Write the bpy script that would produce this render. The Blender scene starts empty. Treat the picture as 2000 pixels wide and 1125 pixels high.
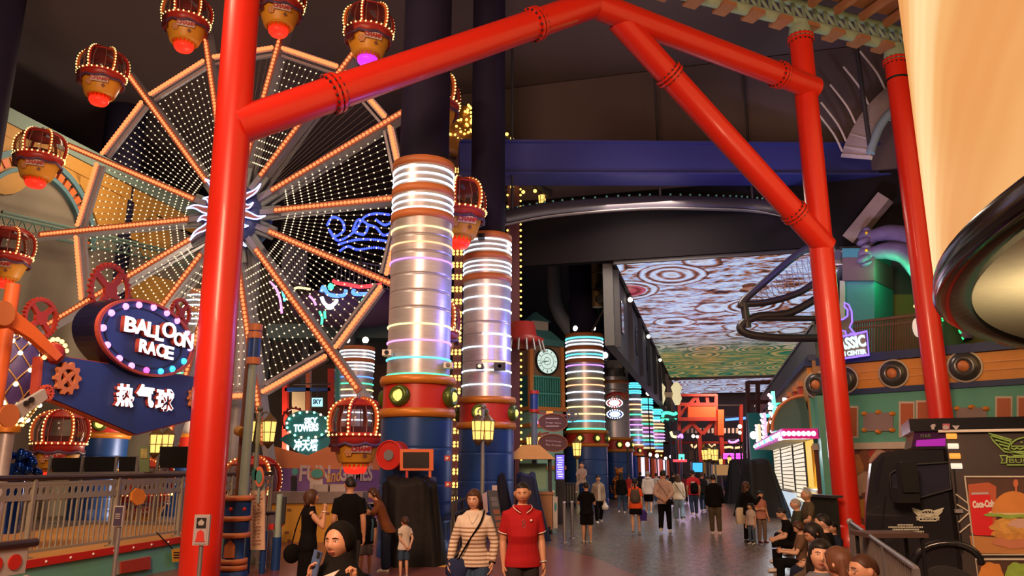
import bpy, math, random
from mathutils import Vector as V, Matrix, noise
random.seed(7)
SC = bpy.context.scene
COL = SC.collection
PI = math.pi
sin, cos = math.sin, math.cos

# ------------------------------------------------------------------ camera, world, lights, exposure
CAM_H, FOC, TH = 1.9, 1500.0, math.atan(348.5 / 1500)     # eye height, focal length in px of the 2000 px frame, upward pitch
cam_d = bpy.data.cameras.new('camera'); cam = bpy.data.objects.new('camera', cam_d); COL.objects.link(cam)
cam.location = (0, 0, CAM_H); cam.rotation_euler = (PI / 2 + TH, 0, 0)
cam_d.sensor_width = 36; cam_d.lens = 36 * FOC / 2000; cam_d.clip_end = 400
SC.camera = cam
SC.view_settings.view_transform = 'Standard'; SC.view_settings.look = 'None'
SC.view_settings.exposure = 0.0; SC.view_settings.gamma = 1; SC.view_settings.use_curve_mapping = False
SC.cycles.use_denoising = True
SC.cycles.max_bounces = 6; SC.cycles.diffuse_bounces = 3; SC.cycles.glossy_bounces = 3
SC.cycles.transparent_max_bounces = 8; SC.cycles.sample_clamp_indirect = 3.0; SC.cycles.sample_clamp_direct = 12
SC.cycles.caustics_reflective = False; SC.cycles.caustics_refractive = False
w = bpy.data.worlds.new('hall_air'); SC.world = w; w.use_nodes = True
w.node_tree.nodes['Background'].inputs[0].default_value = (.75, .62, .68, 1)
w.node_tree.nodes['Background'].inputs[1].default_value = .014

def ray(px, py):
    a, b = (px - 1000) / FOC, (562.5 - py) / FOC
    return V((a, cos(TH) - b * sin(TH), sin(TH) + b * cos(TH)))
def at(px, py, Y):                       # the point of the place seen at a pixel at forward distance Y
    r = ray(px, py); return V((0, 0, CAM_H)) + r * (Y / r.y)
def gp(px, py, z=0.0):                   # ... lying on a level plane of height z
    r = ray(px, py); return V((0, 0, CAM_H)) + r * ((z - CAM_H) / r.z)
def onpl(px, py, o, n):                  # ... lying on a plane
    r = ray(px, py); c = V((0, 0, CAM_H)); return c + r * ((V(o) - c).dot(n) / r.dot(n))
YAW = math.radians(14.3)                 # the promenade runs off to the right of the view
EL, EC, EZ = V((cos(YAW), -sin(YAW), 0)), V((sin(YAW), cos(YAW), 0)), V((0, 0, 1))
def gr(l, c, z=0): return EL * l + EC * c + EZ * z       # promenade coordinates: lateral, along, up

def light(name, kind, loc, energy, color, size=1, target=None, spot=None, size_y=None):
    d = bpy.data.lights.new(name, kind); d.energy = energy; d.color = color
    if kind == 'AREA':
        d.size = size
        if size_y: d.shape = 'RECTANGLE'; d.size_y = size_y
    else: d.shadow_soft_size = size
    if spot: d.spot_size = spot; d.spot_blend = .6
    o = bpy.data.objects.new(name, d); COL.objects.link(o); o.location = loc
    if target is not None: o.rotation_euler = (V(target) - V(loc)).to_track_quat('-Z', 'Y').to_euler()
    return o
# unseen fills added for brightness, with blue washes matching spill on columns and beam
light('warm_fill', 'AREA', (-3, -3, 9), 2700, (1, .56, .34), 4, (0, 16, 3))
light('plaza_fill', 'AREA', (-9, 9, 14.5), 900, (1, .66, .42), 3, (-8, 19, 0))
light('promenade_fill', 'AREA', (5, 27, 11.5), 700, (1, .82, .66), 3, (6, 30, 0))
light('wall_fill', 'AREA', (-13.5, 29, 15.5), 500, (1, .75, .5), 3, (-19, 30, 6))
light('building_fill', 'AREA', (8, 13, 6.2), 420, (1, .68, .40), 2.5, (13, 23, 3.5))  # added unseen, brightens the building front
light('blue_column_wash', 'AREA', (1.2, 17.4, 5.6), 90, (.20, .20, 1), 1.0, (-1.6, 17.8, 5.2))
light('blue_column_wash', 'AREA', (2.2, 22, 5.6), 90, (.20, .20, 1), 1.0, (-.4, 22.2, 5.2))
light('column_fill', 'SPOT', (-1.5, 12.5, 8.2), 170, (1, .93, .86), .3, (-2.0, 17.6, 4.8), math.radians(34))  # this and the next: added to brighten the silver sleeves
light('column_fill', 'SPOT', (0, 15.8, 8.6), 130, (1, .93, .86), .3, (-.7, 22.2, 5.2), math.radians(30))
light('sign_fill', 'SPOT', (-5.2, 8.5, 7.0), 500, (1, .80, .65), .3, (-6.4, 12.5, 3.4), math.radians(46))  # added unseen, brightens the oval sign
light('shop_light', 'AREA', (9.4, 26.5, 2.6), 120, (.85, .95, 1), 1.5, (8.0, 25.5, 0))
light('arcade_glow', 'POINT', tuple(gr(-2, 58, 3.0)), 380, (.9, .6, 1), 2.0)
light('far_fill', 'AREA', tuple(gr(2, 66, 9)), 900, (1, .55, .4), 3, tuple(gr(3, 72, 3)))
light('soffit_fill', 'AREA', (8.2, 9.0, 2.7), 230, (1, .82, .52), 3, (9.5, 9.5, 6))  # added light standing in for floor bounce on the soffit
light('violet_track_fill', 'SPOT', (9.5, 22, 6.5), 900, (.85, .7, 1), .3, (12.5, 27, 12), math.radians(60))  # added to lighten the dark violet track
light('blue_beam_wash', 'AREA', (9, 24, 9), 70, (.15, .15, 1), 2, (9, 28, 13))
light('ceiling_fill', 'AREA', (5, 23, 9.5), 190, (1, .78, .72), 3, (5, 27, 18.5))  # added to lift the ceiling and the wall above the beam
light('left_wall_fill', 'AREA', tuple(gr(-16, 27.5, 2.0)), 900, (1, .76, .52), 2, tuple(gr(-25, 21, 7)))  # added behind the wheel to brighten the brick wall

# ------------------------------------------------------------------ materials
MATS = {}
def mat(name, col, rough=.55, metal=0, emit=0, ecol=None, var=.12, scale=6, bump=0, alpha=1, stretch=None, coat=0, spec=.5):
    if name in MATS: return MATS[name]
    m = bpy.data.materials.new(name); m.use_nodes = True; MATS[name] = m
    nt = m.node_tree; b = nt.nodes['Principled BSDF']; L = nt.links.new
    b.inputs['Roughness'].default_value = rough; b.inputs['Metallic'].default_value = metal
    c4 = (*col, 1)
    b.inputs['Base Color'].default_value = c4
    b.inputs['Specular IOR Level'].default_value = spec
    if coat: b.inputs['Coat Weight'].default_value = coat
    if emit:
        b.inputs['Emission Color'].default_value = (*(ecol or col), 1); b.inputs['Emission Strength'].default_value = emit
    if alpha < 1: b.inputs['Alpha'].default_value = alpha
    if var and not emit:
        tc = nt.nodes.new('ShaderNodeTexCoord'); n = nt.nodes.new('ShaderNodeTexNoise'); n.inputs['Scale'].default_value = scale
        n.inputs['Detail'].default_value = 4
        if stretch:
            mp = nt.nodes.new('ShaderNodeMapping'); mp.inputs['Scale'].default_value = stretch
            L(tc.outputs['Object'], mp.inputs[0]); L(mp.outputs[0], n.inputs['Vector'])
        else: L(tc.outputs['Object'], n.inputs['Vector'])
        mx = nt.nodes.new('ShaderNodeMix'); mx.data_type = 'RGBA'
        mx.inputs[6].default_value = tuple(max(0, x * (1 - var)) for x in col) + (1,)
        mx.inputs[7].default_value = tuple(min(1, x * (1 + var)) for x in col) + (1,)
        L(n.outputs['Fac'], mx.inputs[0]); L(mx.outputs[2], b.inputs['Base Color'])
        if bump:
            bp = nt.nodes.new('ShaderNodeBump'); bp.inputs['Strength'].default_value = bump; bp.inputs['Distance'].default_value = .02
            L(n.outputs['Fac'], bp.inputs['Height']); L(bp.outputs[0], b.inputs['Normal'])
    return m
def glow(name, col, s, sample=False):                  # lamps, tubes, screens
    m = mat(name, (col[0] * .3, col[1] * .3, col[2] * .3), .4, emit=s, ecol=col, var=0)
    if not sample: m.cycles.emission_sampling = 'NONE'
    return m

# ------------------------------------------------------------------ mesh builder
def basis(z, up=None):
    z = V(z).normalized(); up = V(up) if up is not None else (EZ if abs(z.z) < .95 else V((0, 1, 0)))
    x = up.cross(z)
    if x.length < 1e-6: x = V((1, 0, 0)).cross(z)
    x.normalize(); return x, z.cross(x), z
def frame(o, x, z=EZ):                                  # matrix with local x along x, z up, y into the depth
    x = V(x).normalized(); z = V(z).normalized(); y = z.cross(x).normalized()
    return Matrix(((x.x, y.x, z.x, o[0]), (x.y, y.y, z.y, o[1]), (x.z, y.z, z.z, o[2]), (0, 0, 0, 1)))
class MB:
    def __init__(s, M=None): s.v, s.f, s.m, s.s, s.M, s.k = [], [], [], [], M, 0
    def add(s, vs, fs, smooth=False):
        n = len(s.v)
        s.v += [tuple(s.M @ V(p)) if s.M is not None else tuple(p) for p in vs]
        for f in fs: s.f.append([i + n for i in f]); s.m.append(s.k); s.s.append(smooth)
        return s
    def box(s, c, d, R=None):
        c = V(c); h = V(d) / 2; vs = [V((x * h.x, y * h.y, z * h.z)) for x in (-1, 1) for y in (-1, 1) for z in (-1, 1)]
        if R is not None: vs = [R @ p for p in vs]
        return s.add([p + c for p in vs], [(0, 1, 3, 2), (4, 6, 7, 5), (0, 4, 5, 1), (2, 3, 7, 6), (0, 2, 6, 4), (1, 5, 7, 3)])
    def bar(s, a, b, w, h=None, up=None):                # square bar from a to b
        a, b = V(a), V(b); x, y, z = basis(b - a, up); j_ = 1 + .004 * (len(s.v) // 8 % 9); w *= j_ / 2; h = (h * j_ if h else w * 2) / 2
        vs = [p + x * i * w + y * j * h for p in (a, b) for i, j in ((-1, -1), (1, -1), (1, 1), (-1, 1))]
        return s.add(vs, [(3, 2, 1, 0), (4, 5, 6, 7), (0, 1, 5, 4), (1, 2, 6, 5), (2, 3, 7, 6), (3, 0, 4, 7)])
    def loft(s, secs, cap=True, closed=False, smooth=True):
        n = len(secs[0]); vs = [p for r in secs for p in r]; fs = []; k = len(secs)
        for i in range(k if closed else k - 1):
            a, b = i * n, (i + 1) % k * n
            fs += [(a + j, a + (j + 1) % n, b + (j + 1) % n, b + j) for j in range(n)]
        s.add(vs, fs, smooth)
        if cap and not closed:
            s.add(secs[0], [tuple(range(n - 1, -1, -1))]); s.add(secs[-1], [tuple(range(n))])
        return s
    def tube(s, pts, r, seg=10, closed=False, cap=True, ry=None, up=None):
        pts = [V(p) for p in pts]; n = len(pts); secs = []; px = None
        for i, p in enumerate(pts):
            if closed: t = pts[(i + 1) % n] - pts[i - 1]
            else: t = pts[min(i + 1, n - 1)] - pts[max(i - 1, 0)]
            if px is None or up is not None: x, y, z = basis(t, up)
            else:
                z = t.normalized(); x = px - z * px.dot(z); x.normalize(); y = z.cross(x)
            px = x; rr = r[i] if isinstance(r, (list, tuple)) else r; r2 = (ry[i] if isinstance(ry, (list, tuple)) else ry) if ry else rr
            secs.append([p + x * cos(a) * rr + y * sin(a) * r2 for a in (2 * PI * j / seg for j in range(seg))])
        return s.loft(secs, cap, closed)
    def cyl(s, a, b, r, r2=None, seg=16): return s.tube([a, b], [r, r if r2 is None else r2], seg)
    def lathe(s, prof, seg=24, o=(0, 0, 0), R=None, a0=0, a1=2 * PI):
        o = V(o); full = abs(a1 - a0 - 2 * PI) < 1e-6; ks = seg if full else seg + 1; vs = []
        for j in range(ks):
            a = a0 + (a1 - a0) * j / seg
            for r, z in prof:
                p = V((r * cos(a), r * sin(a), z)); vs.append((R @ p if R is not None else p) + o)
        n = len(prof); fs = []
        for j in range(seg):
            a, b = j * n, (j + 1) % ks * n
            fs += [(a + i, b + i, b + i + 1, a + i + 1) for i in range(n - 1)]
        return s.add(vs, fs, True)
    def ball(s, c, r, seg=10, ring=6, R=None):
        c = V(c); r = V((r, r, r)) if isinstance(r, (int, float)) else V(r); vs = [V((0, 0, r.z))]; fs = []
        for i in range(1, ring):
            t = PI * i / ring
            vs += [V((r.x * sin(t) * cos(a), r.y * sin(t) * sin(a), r.z * cos(t))) for a in (2 * PI * j / seg for j in range(seg))]
        vs.append(V((0, 0, -r.z))); e = len(vs) - 1
        for j in range(seg):
            k = (j + 1) % seg; fs.append((0, 1 + j, 1 + k)); fs.append((e, 1 + (ring - 2) * seg + k, 1 + (ring - 2) * seg + j))
            for i in range(ring - 2):
                a = 1 + i * seg; fs.append((a + j, a + seg + j, a + seg + k, a + k))
        return s.add([(R @ p if R is not None else p) + c for p in vs], fs, True)
    def bulb(s, c, r): c = V(c); return s.add([c + V(d) * r for d in ((1, 0, 0), (-1, 0, 0), (0, 1, 0), (0, -1, 0), (0, 0, 1), (0, 0, -1))],
        [(0, 2, 4), (2, 1, 4), (1, 3, 4), (3, 0, 4), (2, 0, 5), (1, 2, 5), (3, 1, 5), (0, 3, 5)], True)
    def ring(s, c, R, r, axis=EZ, seg=36, t=6, ry=None):
        x, y, z = basis(axis); c = V(c)
        return s.tube([c + (x * cos(a) + y * sin(a)) * R for a in (2 * PI * j / seg for j in range(seg))], r, t, True, up=z, ry=ry)
    def prism(s, poly, d, holes=None):                   # outline (3-D points, flat) pushed along d
        d = V(d); n = len(poly); a = [V(p) for p in poly]; b = [p + d for p in a]
        s.add(a + b, [tuple(range(n)), tuple(range(2 * n - 1, n - 1, -1))] + [(i, i + n, (i + 1) % n + n, (i + 1) % n) for i in range(n)]); return s
    def plate(s, outer, inner, d):                        # ring plate: two outlines of equal count pushed along d
        d = V(d); n = len(outer); o = [V(p) for p in outer]; i = [V(p) for p in inner]
        vs = o + i + [p + d for p in o] + [p + d for p in i]; fs = []
        for k in range(n):
            j = (k + 1) % n
            fs += [(k, j, n + j, n + k), (2 * n + k, 3 * n + k, 3 * n + j, 2 * n + j), (k, 2 * n + k, 2 * n + j, j), (n + k, n + j, 3 * n + j, 3 * n + k)]
        return s.add(vs, fs)
    def mesh(s, name, mats):
        me = bpy.data.meshes.new(name); me.from_pydata(s.v, [], s.f)
        for m in (mats if isinstance(mats, (list, tuple)) else [mats]): me.materials.append(m)
        me.polygons.foreach_set('material_index', s.m); me.polygons.foreach_set('use_smooth', s.s); me.update(); return me
    def build(s, name, mats, parent=None, world=True, fix=False, **kw):
        me = s.mesh(name, mats)
        if fix:
            import bmesh
            bm = bmesh.new(); bm.from_mesh(me); bmesh.ops.recalc_face_normals(bm, faces=bm.faces); bm.to_mesh(me); bm.free()
        return put(name, me, parent, world, **kw)
def put(name, me, parent=None, world=True, label=None, cat=None, group=None, kind=None):
    o = bpy.data.objects.new(name, me); COL.objects.link(o)
    if parent is not None:
        o.parent = parent
        if world: o.matrix_parent_inverse = PINV(parent)
    return tag(o, label, cat, group, kind)
def PINV(p): return p.matrix_basis.inverted() if p.parent is None else Matrix.Identity(4)
def tag(o, label=None, cat=None, group=None, kind=None):
    for k, x in (('label', label), ('category', cat), ('group', group), ('kind', kind)):
        if x: o[k] = x
    return o
def thing(name, label, cat, loc=(0, 0, 0), yaw=0, group=None):
    o = bpy.data.objects.new(name, None); COL.objects.link(o); o.location = loc; o.rotation_euler = (0, 0, yaw); o.empty_display_size = .1
    return tag(o, label, cat, group)
def dup(root, loc, yaw, label, group=None):
    r = root.copy(); COL.objects.link(r); r.location = loc; r.rotation_euler = (0, 0, yaw); tag(r, label, None, group)
    for ch in list(root.children):
        c = ch.copy(); COL.objects.link(c); c.parent = r
        for g in list(ch.children):
            d = g.copy(); COL.objects.link(d); d.parent = c
    return r
def text(mb_name, body, M, size, mats, parent=None, world=True, ext=.01, align='CENTER', shear=0, sx=1, offset=0, bold=0, space=1):
    c = bpy.data.curves.new('t', 'FONT'); c.body = body; c.size = size; c.extrude = ext; c.align_x = align; c.align_y = 'CENTER'
    c.shear = shear; c.offset = bold; c.resolution_u = 3; c.space_character = space
    o = bpy.data.objects.new('t', c); COL.objects.link(o); bpy.context.view_layer.update()
    me = bpy.data.meshes.new_from_object(o.evaluated_get(bpy.context.evaluated_depsgraph_get()))
    bpy.data.objects.remove(o); bpy.data.curves.remove(c)
    # text lies in xy: turn it upright to face local -y
    me.transform(M @ Matrix.Diagonal((sx, 1, 1, 1)) @ Matrix.Rotation(PI / 2, 4, 'X'))
    me.materials.clear(); me.materials.append(mats); me.name = mb_name
    return put(mb_name, me, parent, world)
def ell(o, x, z, rx, rz, n=32, rot=0):
    o, x, z = V(o), V(x), V(z)
    return [o + x * (rx * cos(a) * cos(rot) - rz * sin(a) * sin(rot)) + z * (rx * cos(a) * sin(rot) + rz * sin(a) * cos(rot)) for a in (2 * PI * j / n for j in range(n))]
def gear(mb, o, x, z, R, d, teeth=24, hub=.3, rim=.78, spokes=4, tooth=.1, rot=0):   # toothed wheel with open spokes, pushed along d
    o, x, z, d = V(o), V(x), V(z), V(d); n = teeth * 4; out, inn = [], []
    for j in range(n):
        a = rot + 2 * PI * j / n; rr = R * (1 if j % 4 < 2 else 1 - tooth)
        out.append(o + (x * cos(a) + z * sin(a)) * rr); inn.append(o + (x * cos(a) + z * sin(a)) * R * rim)
    mb.plate(out, inn, d); mb.prism(ell(o, x, z, R * hub, R * hub, 20), d)
    for k in range(spokes):
        a = rot + PI / 4 + 2 * PI * k / spokes; u = x * cos(a) + z * sin(a); w = x * -sin(a) + z * cos(a); h = R * .11
        mb.prism([o + u * R * hub * .8 + w * h, o + u * R * hub * .8 - w * h, o + u * R * (rim + .04) - w * h, o + u * R * (rim + .04) + w * h], d * .9)
def arcpts(pts, n=6):                                    # smooth curve through points
    P = [V(p) for p in pts]; out = []
    for i in range(len(P) - 1):
        a, b, c, d = P[max(i - 1, 0)], P[i], P[i + 1], P[min(i + 2, len(P) - 1)]
        for k in range(n):
            t = k / n
            out.append(.5 * ((2 * b) + (c - a) * t + (2 * a - 5 * b + 4 * c - d) * t * t + (3 * b - a - 3 * c + d) * t ** 3))
    return out + [P[-1]]

# ------------------------------------------------------------------ shared paints
RED = mat('red_gloss_paint', (.66, .022, .009), .36, var=.05, coat=.15)
DARK = mat('dark_paint', (.035, .032, .038), .6)
NAVY = mat('navy_shaft_paint', (.016, .013, .036), .75, var=.2, scale=2, spec=.15)
BLUE = mat('blue_drum_paint', (.015, .065, .25), .36, metal=.2, var=.18, scale=3)
BANDRED = mat('red_band_paint', (.55, .025, .015), .4, var=.08)
GOLD = mat('gold_ochre_paint', (.62, .22, .025), .42, metal=.2, var=.1)
ORANGE = mat('orange_paint', (.75, .15, .03), .5, var=.08)
SILVER = mat('brushed_silver_sheet', (.60, .58, .60), .36, metal=.55, var=.2, scale=3, stretch=(1, 1, 6))
STEEL = mat('grey_steel', (.30, .30, .32), .45, metal=.6)
GREY = mat('grey_paint', (.20, .19, .19), .55)
LGREY = mat('pale_grey_paint', (.42, .40, .38), .6)
WHITE = mat('white_paint', (.78, .74, .68), .5)
CREAM = mat('cream_plaster', (.55, .45, .32), .75)
BLACK = mat('black_plastic', (.012, .012, .014), .5)
TEAL = mat('teal_paint', (.07, .33, .30), .5, var=.08)
MAROON = mat('maroon_paint', (.30, .02, .02), .45)
BRONZE = mat('orange_bronze_paint', (.60, .20, .07), .5, var=.1)
YELLOW = mat('yellow_paint', (.80, .40, .03), .45, var=.06)
GLASSD = mat('dark_glass', (.02, .02, .03), .08, var=0)
PURPLE = mat('purple_paint', (.08, .05, .22), .5)
MINT = mat('mint_green_paint', (.25, .50, .38), .55)
WOOD = mat('warm_wood', (.42, .20, .07), .5, var=.35, scale=5, stretch=(1, 1, 8))
LBULB = glow('warm_bulb', (1, .58, .18), 3.2)
NETB = glow('pale_warm_bulb', (1, .80, .50), 1.6)
RIMB = glow('orange_bulb', (1, .21, .065), 2.0)
TW, TC, TY, TO, TP, TV, TG, TB = [glow(n, c, s) for n, c, s in (('white_neon', (.80, .92, 1), 2.6), ('cyan_neon', (.10, .85, 1), 2.2), ('yellow_neon', (1, .78, .30), 2.2),
    ('orange_neon', (1, .45, .22), 2.0), ('pink_neon', (1, .30, .75), 2.0), ('violet_neon', (.58, .25, 1), 2.0), ('green_neon', (.08, .95, .45), 1.9), ('blue_neon', (.10, .28, 1), 2.2))]
LETW = glow('white_lit_letter', (.95, .97, 1), 1.6)
LANT = glow('lantern_glass', (1, .60, .15), 1.5)

def brickmat(name, c1, c2, mortar, sc, rough, bw=.5, rh=.25, bump=.4, rot=0, msize=.02, axis=None):
    m = bpy.data.materials.new(name); m.use_nodes = True; nt = m.node_tree; L = nt.links.new; b = nt.nodes['Principled BSDF']
    tc = nt.nodes.new('ShaderNodeTexCoord'); mp = nt.nodes.new('ShaderNodeMapping'); br = nt.nodes.new('ShaderNodeTexBrick')
    mp.inputs['Rotation'].default_value = axis or (0, 0, rot); L(tc.outputs['Object'], mp.inputs[0]); L(mp.outputs[0], br.inputs[0])
    br.inputs['Color1'].default_value = (*c1, 1); br.inputs['Color2'].default_value = (*c2, 1); br.inputs['Mortar'].default_value = (*mortar, 1)
    br.inputs['Scale'].default_value = sc; br.inputs['Brick Width'].default_value = bw; br.inputs['Row Height'].default_value = rh; br.inputs['Mortar Size'].default_value = msize
    n = nt.nodes.new('ShaderNodeTexNoise'); n.inputs['Scale'].default_value = .7; L(tc.outputs['Object'], n.inputs[0])
    mx = nt.nodes.new('ShaderNodeMix'); mx.data_type = 'RGBA'; mx.blend_type = 'MULTIPLY'; mx.inputs[0].default_value = .6
    rp = nt.nodes.new('ShaderNodeValToRGB'); rp.color_ramp.elements[0].color = (.45, .45, .45, 1); rp.color_ramp.elements[1].color = (1.3, 1.25, 1.2, 1)
    L(n.outputs[0], rp.inputs[0]); L(br.outputs[0], mx.inputs[6]); L(rp.outputs[0], mx.inputs[7]); L(mx.outputs[2], b.inputs['Base Color'])
    mr = nt.nodes.new('ShaderNodeMapRange'); mr.inputs[3].default_value = rough - .1; mr.inputs[4].default_value = rough + .15
    n2 = nt.nodes.new('ShaderNodeTexNoise'); n2.inputs['Scale'].default_value = 9; L(tc.outputs['Object'], n2.inputs[0]); L(n2.outputs[0], mr.inputs[0]); L(mr.outputs[0], b.inputs['Roughness'])
    bp = nt.nodes.new('ShaderNodeBump'); bp.inputs['Strength'].default_value = bump; bp.inputs['Distance'].default_value = .02; bp.invert = True
    L(br.outputs['Fac'], bp.inputs['Height']); L(bp.outputs[0], b.inputs['Normal']); return m
def structure(o): o['kind'] = 'structure'; return o
def quad(name, pts, m, thick=.05, n=None):
    pts = [V(p) for p in pts]; nn = n or (pts[1] - pts[0]).cross(pts[3] - pts[0]).normalized()
    return structure(MB().prism(pts, V(nn) * thick).build(name, m, fix=True))

# ------------------------------------------------------------------ floor, ceiling, walls
PAVE = brickmat('promenade_pavers', (.19, .135, .11), (.13, .09, .078), (.02, .016, .014), 1.0, .27, bw=.5, rh=.25, rot=YAW + .25, bump=.8, msize=.022)
structure(MB().box((0, 50, -.1), (150, 130, .2)).build('floor', PAVE))
PLAZA = mat('polished_red_plaza', (.24, .085, .062), .28, var=.25, scale=1.2)
pz = [gp(x, y) for x, y in ((1240, 1124), (1160, 1090), (1060, 1066), (960, 1050), (860, 1030), (760, 1012))] + [V((-9, 28, 0)), V((-12, 14, 0)), V((-12, 2, 0)), V((4, 2, 0))]
structure(MB().prism([p + EZ * .012 for p in pz], (0, 0, -.03)).build('floor_plaza', PLAZA, fix=True))
tac = MB()                                               # yellow tactile strip by the barrier
for i in range(26):
    for j in range(4): p = gp(886, 1100) + EC * (i * .1 - .6) + EL * (j * .1); tac.lathe([(.035, .015), (.03, .022), (0, .024)], 6, p)
p0 = gp(886, 1100); tac.box(p0 + EC * .7 + EL * .15 + EZ * .008, (.42, 2.8, .016), Matrix.Rotation(-YAW, 3, 'Z'))
tac.build('tactile_strip', YELLOW, label='yellow raised tactile strip on the plaza floor beside the black tarpaulin', cat='floor strip')
CEIL = mat('dark_ceiling_paint', (.115, .086, .09), .95, var=.12, scale=.3, spec=.1)
structure(MB().box((0, 45, 18.5), (150, 150, .3)).build('ceiling', CEIL))
structure(MB().box((0, 0, 0), (140, .4, 19.5)).build('wall_back', CEIL)).location = tuple(gr(0, 92, 8.6))
bpy.data.objects['wall_back'].rotation_euler.z = -YAW
WL = -25.2
LBRICK = brickmat('cream_brick_wall', (.40, .33, .25), (.36, .29, .22), (.24, .2, .15), 1.6, .8, bw=.6, rh=.2, bump=.25, axis=(PI / 2, 0, PI / 2))
lw = structure(MB().box((-.2, 40, 6.7), (.4, 110, 13.4)).build('wall_left', LBRICK)); lw.rotation_euler.z = -YAW; lw.location = EL * WL
# painted arch mural on the left wall: ochre and blue bands, thick relief boards
def onw(px, py): return onpl(px, py, EL * WL, EL)
wallfr = [onw(0, 205), onw(180, 296), onw(300, 358), onw(300, 402), onw(180, 346), onw(0, 258)]
mural = thing('arch_mural', 'blue and ochre painted arch relief high on the cream brick left wall', 'wall decoration', onw(90, 420))
MUT = mat('dull_blue_paint', (.10, .22, .26), .6); MUO = mat('ochre_paint', (.52, .25, .04), .6); MUG = mat('grey_green_paint', (.20, .28, .24), .6)
MB().prism([onw(0, 205), onw(460, 440), onw(460, 470), onw(0, 235)], EL * .18).build('cornice', MUG, mural, fix=True)
MB().prism([onw(0, 236), onw(460, 471), onw(460, 500), onw(0, 262)], EL * .12).build('ochre_band', MUO, mural, fix=True)
ac = onw(60, 450); U = EC
def arch(r0, r1, a0, a1, n=28):
    o = [ac + U * (r1 * cos(a)) + EZ * (r1 * sin(a)) for a in (a0 + (a1 - a0) * k / n for k in range(n + 1))]
    i = [ac + U * (r0 * cos(a)) + EZ * (r0 * sin(a)) for a in (a1 + (a0 - a1) * k / n for k in range(n + 1))]
    return o + i
AR = (onw(170, 450) - ac).dot(U)
mb = MB()
for a0, a1 in ((0, PI),): mb.prism(arch(AR * .84, AR * .9, a0, a1), EL * .2); mb.prism(arch(AR * 1.06, AR * 1.14, a0, a1), EL * .2)
mb.build('arch_border', MUT, mural, fix=True)
mb = MB()
for k in range(22): mb.prism(arch(AR * .92, AR * 1.04, PI * (k + .12) / 22, PI * (k + .8) / 22, 3), EL * .14)
mb.build('arch_dentils', ORANGE, mural, fix=True)
mb = MB()
for cx, cy, rr in ((2, 300, .13), (262, 420, .10), (300, 470, .1)): mb.prism(ell(onw(cx, cy), U, EZ, AR * rr * 4, AR * rr * 4.4, 24), EL * .1)
for q in (((30, 250), (160, 320), (150, 372), (120, 330), (60, 300)), ((140, 335), (300, 400), (310, 470), (190, 440), (165, 380)), ((225, 520), (380, 560), (350, 600), (260, 590))): mb.prism([onw(*p) for p in q], EL * .08)
mb.build('ochre_panel', MUO, mural, fix=True)
# rail truss running along the left wall
tr = MB()
A, B = onw(-40, 418) + EL * .5, onw(420, 520) + EL * .5; A2, B2 = A - EZ * .45, B - EZ * .45
for a, b in ((A, B), (A2, B2), (A + EL * .5, B + EL * .5)): tr.tube([a, b], .06, 6)
for k in range(30):
    p, q = A.lerp(B, k / 30), A2.lerp(B2, (k + .5) / 30); tr.tube([p, q], .03, 5); tr.tube([q, A.lerp(B, (k + 1) / 30)], .03, 5)
tr.build('wall_truss', mat('green_grey_truss', (.12, .2, .17), .6), label='grey green lattice service truss along the cream left wall', cat='truss')
def shaft(name, px, Y, r, label, z0=0, m=NAVY, py=300):
    p = at(px, py, Y); o = MB().cyl((0, 0, z0), (0, 0, 18.3), r, seg=24).build(name, m, label=label, cat='column', group='plain dark columns', kind='thing'); o.location = (p.x, p.y, 0); return o
shaft('dark_column', 238, 33.5, .85, 'plain dark round column behind the upper left of the wheel')
shaft('dark_column', 0, 21, .55, 'plain dark round column at the far left edge of the view', py=60)
shaft('dark_column', 440, 44, 1.0, 'plain dark column far behind the wheel hub', py=200)

# blue beam and dark bulkhead across the hall
BEAM = mat('deep_blue_beam', (.035, .04, .20), .5, var=.1)
a, b = at(985, 318, 26.5), at(1800, 322, 28.5)
mb = MB(); d = (b - a); mb.bar(a - d * .1, b + d * .2, .9, 1.25, EZ)
for s in (-1, 1): mb.bar(a - d * .1 + EZ * .62 * s, b + d * .2 + EZ * .62 * s, 1.2, .08, EZ)
structure(mb.build('trim_1', BEAM)).name = 'beam'
mb = MB(); mb.lathe([(0, 0), (.42, 0), (.5, -.06), (.42, -.1), (0, -.08)], 20)
dl = mb.build('ceiling_downlight', LGREY, label='round unlit downlight in the dark ceiling above the red brace', cat='ceiling light'); dl.location = gp(1421, 223, 18.34)
# hanging pipes left of the ceiling screen
o = thing('ventilation_duct', 'wide dark vertical duct rising to the ceiling behind the third ringed column', 'duct', at(1132, 640, 46))
b0, t0 = at(1132, 640, 46), at(1130, 250, 46); MB().cyl(V((b0.x, b0.y, 0)), V((b0.x, b0.y, 18.3)), .62, seg=20).build('pipe', DARK, o); MB().cyl(V((b0.x, b0.y, 12)), V((b0.x, b0.y, 12.3)), .68, seg=20).build('collar', GREY, o)
o = thing('speaker_riser', 'ochre perforated vertical riser with two round black speakers', 'speaker', at(1165, 600, 38))
b0 = at(1167, 600, 38); mb = MB()
for k in range(12): mb.cyl(b0 + EZ * (k * .9), b0 + EZ * (k * .9 + .82), .27, seg=14)
mb.build('riser', mat('ochre_metal', (.20, .14, .05), .5, metal=.4), o)
for k in (0, 1): MB().cyl(b0 + V((.1, -.28, .35 + k * .62)), b0 + V((.1, -.5, .35 + k * .62)), .24, .2, 16).build('speaker', BLACK, o)
MB().bar(b0 - V((.3, 0, 1.2)), b0 + V((.6, .1, .4)), .1).build('bracket', DARK, o)
p = [at(x, y, 44) for x, y in ((1082, 400), (1083, 560), (1090, 605), (1110, 640), (1124, 655))]
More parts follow.
